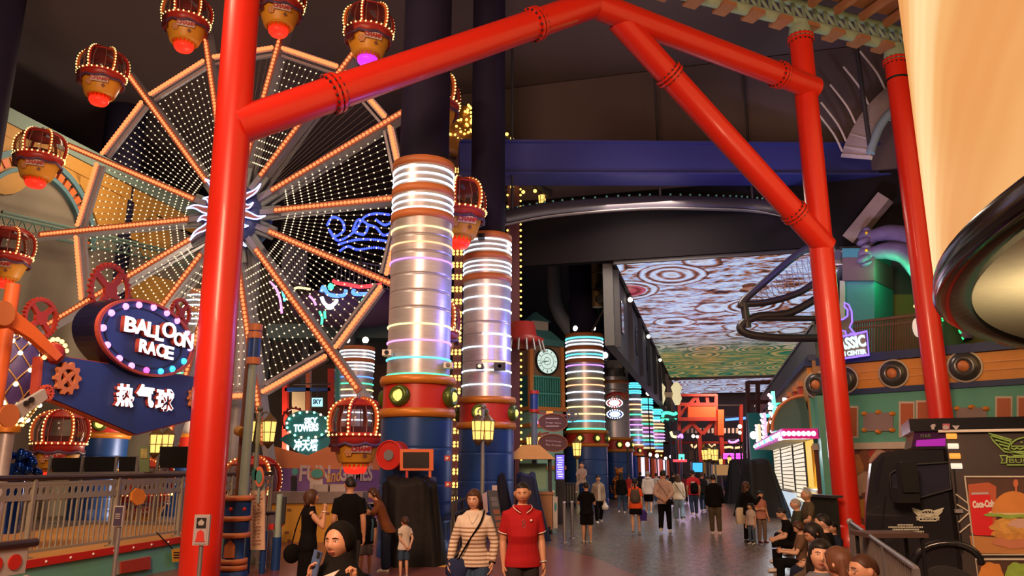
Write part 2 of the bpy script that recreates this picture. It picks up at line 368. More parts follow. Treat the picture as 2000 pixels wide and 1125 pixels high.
MB().tube(arcpts(p), .42, 14).build('bent_duct', GREY, label='grey bent ventilation duct curving toward the third ringed column', cat='duct')
# dark walls either side of the ceiling screen
SCZ = 10.0
sl0, sr0 = gp(1198, 516, SCZ), gp(1600, 486, SCZ)
LS, CS0 = sl0.dot(EL), sl0.dot(EC); RS = LS + 9.6
GW = mat('dim_grey_cladding', (.11, .11, .115), .7, var=.15)
def slab(name, l, c0, c1, z0, z1, th, m): return structure(MB().prism([gr(l, c0, z0), gr(l, c1, z0), gr(l, c1, z1), gr(l, c0, z1)], EL * th).build(name, m, fix=True))
structure(MB().prism([gr(LS - 9, CS0 - .2, SCZ + .12), gr(RS + 16, CS0 - .2, SCZ + .12), gr(RS + 16, CS0 - .2, 18.3), gr(LS - 9, CS0 - .2, 18.3)], EC * .4).build('wall_bulkhead', mat('black_board', (.012, .010, .012), .9, spec=.1), fix=True))
structure(MB().prism([gr(LS - 9, CS0 - .3, 13.0), gr(RS + 16, CS0 - .3, 13.0), gr(RS + 16, CS0 - .3, 18.3), gr(LS - 9, CS0 - .3, 18.3)], EC * .1).build('wall_above_beam', CEIL, fix=True))
slab('wall_upper_left', LS - .5, CS0 + .4, 88, SCZ - 3.3, SCZ + 8.2, .4, GW)
slab('wall_upper_right', RS + .3, CS0 + 1, 88, SCZ - 4.0, SCZ + 8.2, .4, GW)
mb = MB()
for k in range(7): c = CS0 + 3 + k * 7; mb.prism([gr(LS - .09, c, SCZ - 2.3), gr(LS - .09, c + .9, SCZ - 2.3), gr(LS - .09, c + .9, SCZ - .9), gr(LS - .09, c, SCZ - .9)], EL * .04)
structure(mb.build('window_1', GLASSD, fix=True))
mb = MB()
for k in range(8): c = CS0 + 4 + k * 6; mb.prism([gr(RS + .25, c, SCZ - 3), gr(RS + .25, c + 2.4, SCZ - 3), gr(RS + .25, c + 2.4, SCZ - 1), gr(RS + .25, c, SCZ - 1)], EL * .04)
structure(mb.build('window_2', DARK, fix=True))
mb = MB()
for k in range(9): c = CS0 + 1 + k * 5.5; mb.bar(gr(LS - .02, c, SCZ - 3.3), gr(LS - .02, c, SCZ), .22); mb.bar(gr(RS + .22, c, SCZ - 4), gr(RS + .22, c, SCZ), .22)
structure(mb.build('trim_2', DARK))
for k in range(3):
    c = CS0 + 5.5 + k * 11
    for s, l in ((1, LS + .12), (-1, RS + .12)):
        o = thing('wall_spotlight', 'small lit white spotlight under the ceiling screen edge, %s wall, %s from the front' % (('left', 'right')[s < 0], ('first', 'second', 'third')[k]), 'spotlight', gr(l, c, SCZ - .35), group='spotlights beside the ceiling screen')
        MB().ball((0, 0, 0), .12, 8, 6).build('lens', glow('spot_glow', (1, .9, .7), 4), o, False); MB().tube([(0, 0, .1), (0, 0, .33)], .05, 6).build('stem', DARK, o, False)

# ------------------------------------------------------------------ moving-picture ceiling screen
def screenmat(name):
    m = bpy.data.materials.new(name); m.use_nodes = True; nt = m.node_tree; L = nt.links.new; N = nt.nodes.new; b = nt.nodes['Principled BSDF']
    def math_(op, a, v=None, c=None):
        n = N('ShaderNodeMath'); n.operation = op
        for i, x in enumerate((a, v, c)):
            if x is None: continue
            if isinstance(x, (int, float)): n.inputs[i].default_value = x
            else: L(x, n.inputs[i])
        return n.outputs[0]
    def ramp(f, stops):
        r = N('ShaderNodeValToRGB'); e = r.color_ramp.elements; e[0].position, e[0].color = stops[0][0], (*stops[0][1], 1); e[1].position, e[1].color = stops[-1][0], (*stops[-1][1], 1)
        for p, c in stops[1:-1]: x = e.new(p); x.color = (*c, 1)
        L(f, r.inputs[0]); return r.outputs[0]
    def mixc(f, a, c, mode='MIX'):
        x = N('ShaderNodeMix'); x.data_type = 'RGBA'; x.blend_type = mode
        for k, v in ((0, f), (6, a), (7, c)):
            if isinstance(v, (int, float)): x.inputs[k].default_value = v
            elif isinstance(v, tuple): x.inputs[k].default_value = v
            else: L(v, x.inputs[k])
        return x.outputs[2]
    def noise_(vec, sc, det, mp=None):
        n = N('ShaderNodeTexNoise'); n.inputs['Scale'].default_value = sc; n.inputs['Detail'].default_value = det
        if mp: q = N('ShaderNodeMapping'); q.inputs['Scale'].default_value = mp; L(vec, q.inputs[0]); vec = q.outputs[0]
        L(vec, n.inputs[0]); return n
    tc = N('ShaderNodeTexCoord'); O = tc.outputs['Object']; nz = noise_(O, .3, 2); wv = mixc(.20, O, nz.outputs['Color'], 'LINEAR_LIGHT')
    mp = N('ShaderNodeMapping'); mp.inputs['Scale'].default_value = (.30, .22, 1); L(wv, mp.inputs[0]); vo = N('ShaderNodeTexVoronoi'); vo.inputs['Scale'].default_value = 1; vo.inputs['Randomness'].default_value = .9; L(mp.outputs[0], vo.inputs[0]); D = vo.outputs['Distance']
    rings = math_('SINE', math_('MULTIPLY', D, 50)); near = math_('LESS_THAN', D, .48); st = noise_(wv, 1.3, 8, (.45, 1.0, 1)).outputs[0]; fine = noise_(O, 4.5, 6, (.6, 1.2, 1)).outputs[0]
    base = math_('ADD', math_('MULTIPLY', st, .62), math_('MULTIPLY', fine, .38)); ringv = math_('ADD', .5, math_('MULTIPLY', rings, .16)); f = math_('ADD', math_('MULTIPLY', near, math_('MULTIPLY', ringv, .55)), math_('MULTIPLY', base, math_('SUBTRACT', 1, math_('MULTIPLY', near, .55))))
    col = ramp(f, [(.38, (.015, .01, .012)), (.42, (.14, .04, .02)), (.455, (.42, .14, .06)), (.478, (.40, .33, .40)), (.50, (.34, .44, .78)), (.57, (.66, .78, 1)), (.66, (.34, .18, .15))])
    sp = N('ShaderNodeSeparateColor'); L(vo.outputs['Color'], sp.inputs[0]); red = math_('MULTIPLY', math_('GREATER_THAN', sp.outputs[0], .60), math_('LESS_THAN', D, .30)); col = mixc(red, col, (.85, .10, .12, 1), 'MULTIPLY')
    sx = N('ShaderNodeSeparateXYZ'); L(O, sx.inputs[0]); mr = N('ShaderNodeMapRange'); mr.inputs[1].default_value = 19; mr.inputs[2].default_value = 30; L(math_('ADD', sx.outputs[1], math_('MULTIPLY', st, 6)), mr.inputs[0])
    far = ramp(f, [(.36, (.01, .03, .02)), (.45, (.02, .16, .09)), (.50, (.16, .17, .04)), (.56, (.34, .22, .07)), (.66, (.55, .42, .20))]); col = mixc(mr.outputs[0], col, far)
    b.inputs['Base Color'].default_value = (.02, .02, .02, 1); L(col, b.inputs['Emission Color']); b.inputs['Emission Strength'].default_value = .85; return m
SCRM = screenmat('ceiling_picture')
def screen(c0, c1, label):
    o = thing('ceiling_screen', label, 'video screen', gr((LS + RS) / 2, c0, SCZ), -YAW, 'video ceiling screens'); hw = (RS - LS) / 2 - .05
    MB().box((0, (c1 - c0) / 2, .06), (hw * 2, c1 - c0, .08)).build('display', SCRM, o, False)
    mb = MB()
    for a, b in (((-hw, 0), (hw, 0)), ((-hw, c1 - c0), (hw, c1 - c0)), ((-hw, 0), (-hw, c1 - c0)), ((hw, 0), (hw, c1 - c0))): mb.bar((*a, .1), (*b, .1), .12, .24)
    mb.build('frame', DARK, o, False)
screen(CS0, CS0 + 43, 'large ceiling screen showing swirling red white and brown clockwork rings')
screen(CS0 + 45, CS0 + 60, 'second ceiling screen further down the promenade, dim greyish picture')

# ------------------------------------------------------------------ ringed columns
RC = dict(w=TW, c=TC, y=TY, o=TO, p=TP, v=TV, g=TG, b=TB)
def column(label, px, Y, r, rdrum, y_top, y_sl, y_g1, y_g0, rings, seams, collars, rshaft, lamp_angles=(-22, 68, 158, 248), tops=(), lamp=1, seg=32):
    base = at(px, y_g1, Y); X = base.x; Yf = Y - r
    z = lambda y: at(px, y, Yf).z
    o = thing('ringed_column', label, 'column', (X, Y, 0), 0, 'round columns with coloured light rings'); o['kind'] = 'thing'
    zg0, zg1, zsl, zt = z(y_g0), z(y_g1), z(y_sl), z(y_top); b = lambda n, mb, m: mb.build(n, m, o, False)
    b('drum', MB().lathe([(rdrum * 1.02, 0), (rdrum * 1.02, .3), (rdrum, .32), (rdrum, .4)] + [q for k in (1, 2, 3) for q in ((rdrum, zg0 * k / 4 - .06), (rdrum, zg0 * k / 4 - .008), (rdrum * .994, zg0 * k / 4), (rdrum, zg0 * k / 4 + .008), (rdrum, zg0 * k / 4 + .06))] + [(rdrum, zg0 - .05), (rdrum, zg0)], seg + 8), BLUE)
    gh = (zg1 - zg0) * .13
    for zz in (zg0, zg1): b('gold_rim', MB().lathe([(rdrum * .9, zz - gh), (rdrum * 1.06, zz - gh), (rdrum * 1.09, zz), (rdrum * 1.06, zz + gh), (rdrum * .9, zz + gh)], seg + 8), GOLD)
    b('red_band', MB().lathe([(rdrum * .98, zg0), (rdrum * .98, zg1)], seg + 8), BANDRED)
    mb = MB(); prof = [(r, zg1), (r, zg1 + .06)]
    for s in sorted(z(y) for y in seams): prof += [(r, s - .05), (r, s - .012), (r * .985, s - .008), (r * .985, s + .008), (r, s + .012), (r, s + .05)]
    mb.lathe(prof + [(r, zsl), (r, zt - .02), (r * .99, zt), (rshaft, zt)], seg); b('silver_sleeve', mb, SILVER)
    for y in collars: zz = z(y); b('copper_collar', MB().lathe([(r, zz - .09), (r * 1.05, zz - .09), (r * 1.05, zz + .09), (r, zz + .09)], seg), BRONZE)
    for y, c in rings:
        zz = z(y); t = .021 * max(1, Y / 26); mb = MB()
        if c.islower(): mb.ring((0, 0, zz), r + t * .6, t, seg=seg, t=5)
        else:                                            # only part of the tube is lit
            c = c.lower(); mb.tube([V(((r + t * .6) * cos(a), (r + t * .6) * sin(a), zz)) for a in (-PI * .55 + PI * .5 * k / 14 for k in range(15))], t, 5)
        b('light_ring', mb, RC[c])
    if rshaft: b('shaft', MB().lathe([(rshaft, zt - .1), (rshaft, 18.34)], seg), NAVY)
    zm = (zg0 + zg1) / 2; rl = (zg1 - zg0) * .26
    for a in lamp_angles:
        u = V((sin(math.radians(a)), -cos(math.radians(a)), 0)); x, y, zz = basis(u); R = Matrix((x, y, zz)).transposed()
        q = b('porthole', MB().lathe([(rl * 1.25, -.05), (rl * 1.25, .06), (rl * 1.1, .14), (rl * .75, .16), (rl * .7, .08)], 18, u * rdrum * .98 + EZ * zm, R), mat('green_bronze', (.10, .16, .03), .35, metal=.5))
        MB().lathe([(rl * .72, .05), (rl * .5, .17), (0, .22)], 14, u * rdrum * .98 + EZ * zm, R).build('porthole_lamp', glow('porthole_glow', (1, .72, .18), 1.3 * lamp), q, False)
    for dx in tops:
        q = b('spotlight', MB().cyl((dx, -r * .5, zt), (dx, -r * .5, zt + .25), .07, seg=8), DARK); MB().ball((dx, -r * .5, zt + .36), .17 * Y / 40, 10, 8).build('spotlight_lens', glow('top_spot', (1, .9, .72), 5), q, False)
    return o
column('nearest thick silver column with coloured rings, beside the wheel and the black tarpaulin', 817, 17.6, .72, .80, 305, 415, 740, 805,
       [(322, 'w'), (336, 'w'), (349, 'w'), (377, 'w'), (390, 'w'), (403, 'w'), (440, 'y'), (471, 'o'), (503, 'v'), (631, 'y'), (663, 'p'), (697, 'c'), (729, 'g')], (532, 565, 598, 455, 488), (309, 363, 413), .60)
column('second silver column with white rings, right behind the nearest one', 950, 22.2, .70, .785, 455, 540, 780, 830,
       [(465, 'w'), (475, 'w'), (485, 'w'), (508, 'w'), (517, 'w'), (526, 'w'), (555, 'w'), (578, 'w'), (602, 'w'), (676, 'w'), (722, 'w'), (750, 'w'), (651, 'W'), (705, 'O')], (627, 651, 705), (456, 496, 538), .52, (-12, 70, 160, 250))
column('third ringed column, at the far end of the lantern row beside the clock tower', 1145, 40, .96, 1.05, 652, 703, 843, 869,
       [(658, 'c'), (664, 'w'), (671, 'w'), (684, 'w'), (691, 'c'), (697, 'w'), (712, 'v'), (725, 'w'), (738, 'y'), (751, 'o'), (765, 'w'), (780, 'w'), (794, 'y'), (808, 'y'), (822, 'c'), (837, 'g')], (), (652, 678, 703), .75, (-22, 24, 68, 158), (-.45, .4))
column('plain silver column without lit rings behind the orange tiger figure', 1200, 49, 1.0, 1.1, 703, 735, 857, 880,
       [], (720, 760, 790, 820), (745,), .7, (-50, 8, 60), (-.5,))
for i, (px, Y, yt, yb, yc, r) in enumerate(((1241, 60, 745, 872, 888, .55), (1257, 71, 776, 878, 893, .95), (1280, 86, 797, 884, 896, 1.0))):
    hs = [yt + 5 + (yb - 8 - yt) * k / 12 for k in range(13)]
    column(('slim ringed column fifth down the promenade', 'thick ringed column with cyan top, sixth down the promenade', 'last small ringed column with cyan top in the row')[i], px, Y if i < 2 else 84, r, r * 1.1, yt, yt + 22, yb, yc,
           [(yt + 3, 'c'), (yt + 7, 'c'), (yt + 11, 'c'), (yt + 18, 'c'), (yt + 22, 'c')] + [(h, 'woygpvwgbyw'[k % 11]) for k, h in enumerate(hs[3:])], (), (yt,), .6, (-30, 20), (), 1, 20)
column('ringed column behind the lower right of the wheel with two spotlights on top', 690, 33, .72, .8, 678, 720, 860, 885,
       [(683, 'w'), (690, 'w'), (697, 'w'), (707, 'w'), (714, 'w'), (721, 'w'), (735, 'b'), (748, 'g'), (760, 'y'), (772, 'w'), (790, 'g'), (805, 'w'), (820, 'w'), (838, 'b')], (), (678, 702), 0, (-20, 70), (-.4, .4))
column('ringed column behind the oval balloon sign and red pillar', 372, 32, .75, .83, 568, 660, 850, 880,
       [(575, 'w'), (585, 'w'), (595, 'w'), (612, 'w'), (622, 'w'), (632, 'w'), (655, 'w'), (670, 'o'), (690, 'v'), (710, 'p'), (728, 'g'), (750, 'c')], (), (568, 603), 0, (-20, 70), (.3,))
column('plain silver column with blue drum behind the balloon sign, left of the wheel', 205, 30, .85, .93, 610, 640, 806, 850, [], (660, 700, 740, 780), (), 0, (20, 80, 140))

# ------------------------------------------------------------------ red steel portal
def seg(mb, a, b, r, s=20): mb.cyl(a, b, r, seg=s)
def flange(parent, c, axis, r, n=16):
    c = V(c); x, y, z = basis(axis); mb = MB()
    for k in (-1, 1): mb.cyl(c + z * (.02 * k), c + z * (.085 * k), r * 1.19, seg=28)
    q = mb.build('flange', RED, parent)
    mb = MB()
    for j in range(n):
        p = c + (x * cos(2 * PI * j / n) + y * sin(2 * PI * j / n)) * r * 1.09; mb.cyl(p - z * .115, p + z * .115, .026, seg=6)
    mb.build('flange_bolts', DARK, q)
pa, pb = at(388.6, 1125, 12.4), at(473.5, 0, 12.4)
k = (pb - pa) / (pb.z - pa.z); pa0, pa1 = pa - k * pa.z, pa + k * (14.0 - pa.z)
frm = thing('red_steel_portal', 'big bright red tubular steel portal with flanged beams and diagonal brace across the hall', 'steel frame', pa0)
seg(MB(), pa0, pa1, .30); mb = MB(); seg(mb, pa0, pa1, .30, 32); mb.build('left_pillar', RED, frm)
mb = MB(); mb.lathe([(.42, 0), (.42, .05), (.31, .06), (.31, .14)], 24, pa0); mb.build('base_plate', RED, frm)
YB = 20.0
qa, qb = at(1645.8, 911, YB), at(1564, 78, YB)
k = (qb - qa) / (qb.z - qa.z); qa0 = qa - k * qa.z
mb = MB(); seg(mb, qa0, qb, .31, 32); mb.build('right_pillar', RED, frm)
MB().lathe([(.46, 0), (.46, .42), (.33, .5), (.31, .5)], 24, qa0).build('base_collar', RED, frm)
flange(frm, qb, k, .31)
jl = at(462, 248, 12.4); ap = at(1158, 8, 16.2); jr = at(1590, 172, YB); jd = at(1612, 482, YB); bd = at(1208, 38, 16.7)
for n, a, b, r, fl in (('main_beam', jl, ap, .325, ((.215, 0), (.79, 0))), ('right_beam', ap, jr, .32, ((.815, 0),)), ('diagonal_brace', bd, jd, .315, ((.225, 0), (.835, 0)))):
    mb = MB(); seg(mb, a, b, r, 28)
    if n == 'main_beam': mb.ball(b, r, 20, 12)
    mb.build(n, RED, frm)
    for t, _ in fl: flange(frm, a.lerp(b, t), b - a, r)
# the third red pole, standing behind the food truck
ra, rb = at(1850, 911, 21.5), at(1749, 122, 21.5); k = (rb - ra) / (rb.z - ra.z); ra0 = ra - k * ra.z
pole = thing('red_support_pole', 'red steel pole rising behind the food truck to the overhead track', 'pole', ra0)
mb = MB(); seg(mb, ra0, rb, .31, 28); mb.build('pole_tube', RED, pole); MB().cyl(rb - k * .62, rb - k * .55, .316, seg=28).build('black_band', BLACK, pole); flange(pole, rb, k, .31)
# ------------------------------------------------------------------ coaster track over the right side
TRG = mat('pale_green_steel', (.30, .42, .34), .5); DECK = mat('brown_deck_underside', (.34, .16, .09), .7, var=.15)
ta, tb = qb + EZ * .55, rb + EZ * .55; td = (tb - ta); t0, t1 = ta - td * 1.6, tb + td * .3
side = V((td.y, -td.x, 0)).normalized(); side = side if side.y < 0 else -side      # toward the viewer
trk = thing('coaster_track', 'overhead coaster track with pale green lattice pipe and brown deck plates', 'ride track', V((ta.x, ta.y, ta.z - .5)))
mb = MB(); mb.tube([t0, t1], .17, 12); mb.tube([t0 + EZ * .9 - side * .3, t1 + EZ * .9 - side * .3], .12, 10); mb.build('green_pipe', TRG, trk)
mb = MB(); n = 26
for i in range(n):
    p, q, r_ = t0.lerp(t1, i / n), t0.lerp(t1, (i + 1) / n), t0.lerp(t1, (i + .5) / n) + EZ * .9 - side * .3; mb.tube([p, r_], .05, 6); mb.tube([r_, q], .05, 6)
mb.build('lattice', TRG, trk)
for p in (ta, tb): MB().cyl(p - EZ * .55, p, .36, .26, 16).build('saddle', TRG, trk)
mb = MB(); dz = EZ * .75
mb.prism([t0 + dz + side * .35, t1 + dz + side * .35, t1 + dz + side * 3.1 + EZ * .1, t0 + dz + side * 3.1 + EZ * .1], EZ * .08); mb.build('deck', DECK, trk, fix=True)
for i in range(11):
    p = t0.lerp(t1, (i + .35) / 11); MB().bar(p - EZ * .14 - side * .25, p - EZ * .14 + side * .3, .42, .12, EZ).bar(p + EZ * .55 + side * .2, p + EZ * .72 + side * 3.3, .16, .22, EZ).build('cross_beam', DECK, trk)
MB().tube([t0 + dz + side * 3.2 + EZ * .1, t1 + dz + side * 3.2 + EZ * .1], .09, 8).build('edge_pipe', BRONZE, trk)

# ------------------------------------------------------------------ ferris wheel
S = 1.1; HUB = at(460.86, 425.1, 21 * S); PSI, PH0 = .242181, 2.26062945; RR, RP, OFF, DYZ = 5.254 * S, 6.991 * S, .845 * S, .119 * S
WE, WN = V((cos(PSI), -sin(PSI), 0)), V((-sin(PSI), -cos(PSI), 0))          # across the wheel, and its axle toward the viewer
SPOKE = mat('grey_blue_spoke_paint', (.36, .36, .42), .45, metal=.2)
wh = thing('ferris_wheel', 'big lit ferris wheel with orange bulb spokes and white light nets', 'ferris wheel', (HUB.x, HUB.y, 0))
wp = lambda a, r, n=0: HUB + (WE * cos(a) + EZ * sin(a)) * r + WN * n
PLATE = mat('dull_white_bulb_board', (.42, .15, .09), .6)
for kk in range(14):
    a = PH0 + kk * 2 * PI / 14; T = WE * -sin(a) + EZ * cos(a); mb = MB()
    mb.bar(wp(a, .9, .1), wp(a, RP, .1), .17, .34, WN); mb.bar(wp(a, .9, -.32), wp(a, RP, -.05), .14, .14, WN)
    for j in range(14): mb.bar(wp(a, 1.4 + j * .42, -.3 + j * .018), wp(a, 1.6 + j * .42, 0), .05, .05, WN)
    mb.tube([wp(a, RP, -.1), wp(a, RP, OFF - .1)], .07, 8)
    sp = mb.build('spoke', SPOKE, wh)
    mb = MB(); mb.bar(wp(a, 1.5, .285), wp(a, 7.25, .285), .20, .03, WN); mb.build('bulb_board', PLATE, sp)
    mb = MB()
    for j in range(44): mb.ball(wp(a, 1.58 + j * .128, .31), .055, 6, 4)
    mb.build('bulb_strip', RIMB, sp, kind='stuff')
    mb = MB()                                            # pleated socket at the hub
    for q in range(5): s_ = -.22 + q * .11; mb.tube([wp(a, .95, .1) + T * s_ * .75, wp(a, 1.62, .12) + T * s_ * .7], [.075, .06], 8)
    mb.build('spoke_socket', mat('grey_green_socket', (.25, .30, .30), .5), wh)
    b = PH0 + (kk + 1) * 2 * PI / 14; p, q = wp(a, RR, .15), wp(b, RR, .15); u = (q - p).normalized(); p += u * .22; q -= u * .22
    o = MB().bar(p, q, .22, .16, WN).bar(p - (p + q - HUB * 2).normalized() * .22, q - (p + q - HUB * 2).normalized() * .22, .08, .1, WN).build('rim_bar', SPOKE, wh)
    mb = MB()
    for j in range(19): mb.ball(p.lerp(q, j / 18) + WN * .13, .07, 7, 5)
    mb.build('rim_bulbs', RIMB, o, kind='stuff')
    wires, bl = MB(), MB(); lit = kk not in (10, 12)
    for j in range(1, 11):
        t = j / 11; A_, B_ = wp(a, 1.75, .05).lerp(wp(b, 1.75, .05), t), wp(a, RR - .25, .05).lerp(wp(b, RR - .25, .05), t)
        wires.tube([A_, B_], .007, 4, cap=False); n = 15
        if lit:
            for i in range(n): bl.bulb(A_.lerp(B_, (i + .5) / n), .031)
    o = wires.build('net_wires', mat('net_wire', (.25, .22, .22), .6), wh)
    if lit: bl.build('light_net', NETB, o, kind='stuff')
R3 = Matrix((WE, EZ.cross(WE) * 1, EZ)).transposed()
Rax = Matrix((WE, EZ, WN)).transposed()
MB().lathe([(0, -.5), (1.0, -.5), (1.05, -.2), (1.0, .3), (.8, .42), (0, .46)], 28, HUB, Rax).build('hub', mat('hub_blue_paint', (.05, .09, .25), .45), wh)
mb, neo = MB(), MB()
for j in range(16):                                      # sun star with wavy rays outlined in neon
    a = PI * (j + .5) / 8; L_ = 1.42 if j % 2 else .98; pts, n = [], 9
    for sgn in (1, -1):
        for i in range(n):
            t = i / (n - 1) if sgn > 0 else 1 - i / (n - 1)
            r_ = .42 + (L_ - .42) * t; wv = .07 * sin(t * 7) * t; hw = .13 * (1 - t) ** .7 * (1 if i not in (0,) or sgn < 0 else 1); aa = a
            pts.append(HUB + WN * .50 + (WE * cos(aa) + EZ * sin(aa)) * r_ + (WE * -sin(aa) + EZ * cos(aa)) * (wv + sgn * hw))
    mb.prism(pts, WN * .05); neo.tube([p + WN * .07 for p in pts], .026, 5, True)
o = mb.build('star', mat('star_rust_paint', (.45, .16, .10), .5), wh, fix=True); neo.build('star_neon', glow('star_neon_tube', (.42, .48, 1), 2.2), o)
MB().ball(HUB + WN * .55, .42, 14, 10).build('star_face', mat('star_face_paint', (.55, .28, .1), .5), wh)
mb = MB(); c = HUB - WN * .9; mb.cyl(HUB - WN * .3, c, .3, seg=14); mb.cyl((c.x, c.y, 0), c + EZ * .3, .42, .34, 18); mb.build('support_tower', SPOKE, wh)
# --- one balloon gondola, copied round the wheel
GY = mat('gondola_yellow', (.78, .36, .03), .42, var=.06); GR = mat('gondola_red', (.45, .03, .02), .4); GV = mat('valance_violet', (.10, .05, .12), .5)
GB = glow('gondola_bulb', (1, .62, .20), 2.8); GLASS = mat('cabin_glass', (.10, .04, .04), .06, var=0, alpha=.28)
def gondola(label):
    g = thing('balloon_gondola', label, 'gondola', (0, 0, 0), 0, 'balloon gondolas of the ferris wheel')
    B = lambda n, mb, m, p=g: mb.build(n, m, p, False, fix=True)
    MB().lathe([(0, .0), (.24, .02), (.30, .10), (.31, .2), (0, .2)], 20).build('glowing_base', glow('gondola_red_base', (1, .03, .012), 1.1), g, False)
    mb = MB()
    for j in range(18): a = 2 * PI * j / 18; da = PI / 18; mb.add([(.36 * cos(a - da), .36 * sin(a - da), .3), (.36 * cos(a + da), .36 * sin(a + da), .3), (.34 * cos(a), .34 * sin(a), .15)], [(0, 1, 2), (2, 1, 0)])
    mb.lathe([(.36, .30), (.37, .28), (.37, .32), (.3, .32)], 24); B('flame_fringe', mb, YELLOW)
    B('basket', MB().lathe([(0, .3), (.44, .3), (.46, .33), (.625, .80), (.63, .95), (.58, .95), (.40, .36), (0, .36)], 32), GY)
    mb = MB(); vs = []
    for zt_, amp, r_ in ((.99, 0, .685), (.80, .06, .685), (.80, .06, .65), (.99, 0, .65)):
        vs.append([V((r_ * cos(a), r_ * sin(a), zt_ - amp * abs(sin(a * 4)))) for a in (2 * PI * j / 48 for j in range(48))])
    mb.loft(vs + [vs[0]], False); B('valance', mb, GR)
    mb = MB(); mb.tube([V((.70 * cos(a), .70 * sin(a), .80 - .065 * abs(sin(a * 4)))) for a in (2 * PI * j / 64 for j in range(64))], .03, 5, True, ry=.045); B('valance_trim', mb, GV)
    mb = MB(); mb.lathe([(.66, .95), (.73, .97), (.73, 1.06), (.66, 1.08)], 32); B('sill_ring', mb, GR)
    prof = [(.69, 1.06), (.735, 1.25), (.74, 1.45), (.70, 1.66), (.58, 1.83), (.38, 1.95), (.12, 2.0)]; rp = arcpts([(r, 0, z) for r, z in prof], 4)
    bl = MB()
    for j in range(6):
        a = 2 * PI * j / 6 + math.radians(-82); u = V((cos(a), sin(a), 0)); t = V((-sin(a), cos(a), 0)); mb = MB()
        mb.tube([u * p.x + EZ * p.z for p in rp], .065, 6, ry=.03, up=None); B('cage_rib', mb, ORANGE if j % 2 else GR)
        for i in range(1, len(rp), 2): bl.bulb(u * (rp[i].x + .05) + EZ * rp[i].z, .035)
    for j in range(30): a = 2 * PI * j / 30; bl.bulb((.755 * cos(a), .755 * sin(a), 1.02), .035)
    bl.build('bulbs', GB, g, False, kind='stuff')
    mb = MB(); mb.lathe([(.60, 1.80), (.38, 1.94), (.12, 1.99), (0, 2.02)], 28); mb.lathe([(0, 1.93), (.36, 1.88), (.58, 1.76), (.60, 1.80)], 28); B('roof', mb, GR)
    mb = MB()
    for j in range(12): a = 2 * PI * j / 12 + .3; mb.tube([(.66 * cos(a), .66 * sin(a), 1.06), (.69 * cos(a), .69 * sin(a), 1.4), (.56 * cos(a), .56 * sin(a), 1.78)], .014, 4)
    B('window_bars', mb, mat('pink_bars', (.5, .22, .18), .4))
    MB().lathe([(.655, 1.07), (.70, 1.25), (.705, 1.45), (.665, 1.66), (.56, 1.8)], 28).build('glazing', GLASS, g, False)
    MB().lathe([(.0, .98), (.64, .98), (.5, 1.0), (.5, 1.22), (.42, 1.24), (0, 1.1)], 20).build('bench', mat('dark_red_seat', (.10, .015, .015), .6), g, False)
    # stair door at the front left
    a = math.radians(-118); u = V((cos(a), sin(a), 0)); t = V((-sin(a), cos(a), 0)); c = u * .70 + EZ * .83; mb = MB(); N_ = u * .05
    mb.prism([c - t * .17 + EZ * .27, c + t * .17 + EZ * .27, c + t * .15 - EZ * .25 - u * .06, c - t * .15 - EZ * .25 - u * .06], N_)
    for q in range(6): mb.bar(c - t * .14 + EZ * (.2 - q * .08) + u * .05 - u * .012 * q, c + t * .14 + EZ * (.2 - q * .08) + u * .05 - u * .012 * q, .03)
    B('boarding_door', mb, mat('dark_maroon_door', (.13, .015, .02), .5))
    # red letters and a small flower emblem on the basket
    a = math.radians(-52); u = V((cos(a), sin(a), 0)); t = V((-sin(a), cos(a), 0)); M = frame(u * .60 + EZ * .66, t, (EZ + u * .34).normalized())
    mb = MB(M); mb.box((0, -.035, 0), (.52, .02, .19)); bn = B('name_banner', mb, mat('pale_banner', (.62, .5, .42), .5))
    text('name_letters', 'CHAMP', M @ Matrix.Translation((0, -.055, 0)), .16, mat('letter_red', (.5, .03, .03), .5), bn, False, .004, bold=.008)
    a = math.radians(-84); u = V((cos(a), sin(a), 0)); t = V((-sin(a), cos(a), 0)); M = frame(u * .575 + EZ * .56, t, (EZ + u * .34).normalized()); mb = MB(M)
    for q in range(6): aa = 2 * PI * q / 6; mb.ball((.07 * cos(aa), -.02, .07 * sin(aa)), (.045, .012, .045), 8, 5)
    mb.ball((0, -.025, 0), (.04, .014, .04), 8, 5); B('flower_emblem', mb, mat('emblem_tan', (.65, .30, .12), .5))
    a = math.radians(-40); u = V((cos(a), sin(a), 0)); t = V((-sin(a), cos(a), 0)); M = frame(u * .535 + EZ * .48, t, (EZ + u * .34).normalized()); mb = MB(M)
    mb.prism([(-.06, -.01, 0), (.0, -.01, .07), (.07, -.01, 0), (.0, -.01, -.07)], (0, -.012, 0)); B('patch', mb, mat('patch_brown', (.22, .09, .05), .5))
    MB().tube([(0, 0, 2.0), (0, 0, 2.12)], .05, 8).build('hanger', STEEL, g, False)
    return g
GN = ('balloon gondola alone against the dark ceiling, upper left of the wheel', 'balloon gondola in front of the arch mural border, left side of the wheel', 'balloon gondola at the left edge of the photo, in front of the cream brick wall',
      'balloon gondola behind the orange arm at the lower left, only its lit crown showing', 'balloon gondola low under the hexagonal blue sign panel, above the black glass panels',
      'balloon gondola behind the foot of the red pillar at the bottom of the wheel', 'low balloon gondola behind the teal pole and price board near the ground', 'large low balloon gondola in front of the games banner beside the teal oval sign',
      'balloon gondola hidden behind the nearest silver column, lower right of the wheel', 'balloon gondola half hidden between the two nearest silver columns', 'balloon gondola behind the upper part of the nearest column',
      'balloon gondola just above the red main beam, upper right of the wheel', 'balloon gondola cut by the top edge right of the red pillar', 'balloon gondola cut by the top edge left of the red pillar')
g0 = gondola(GN[0])
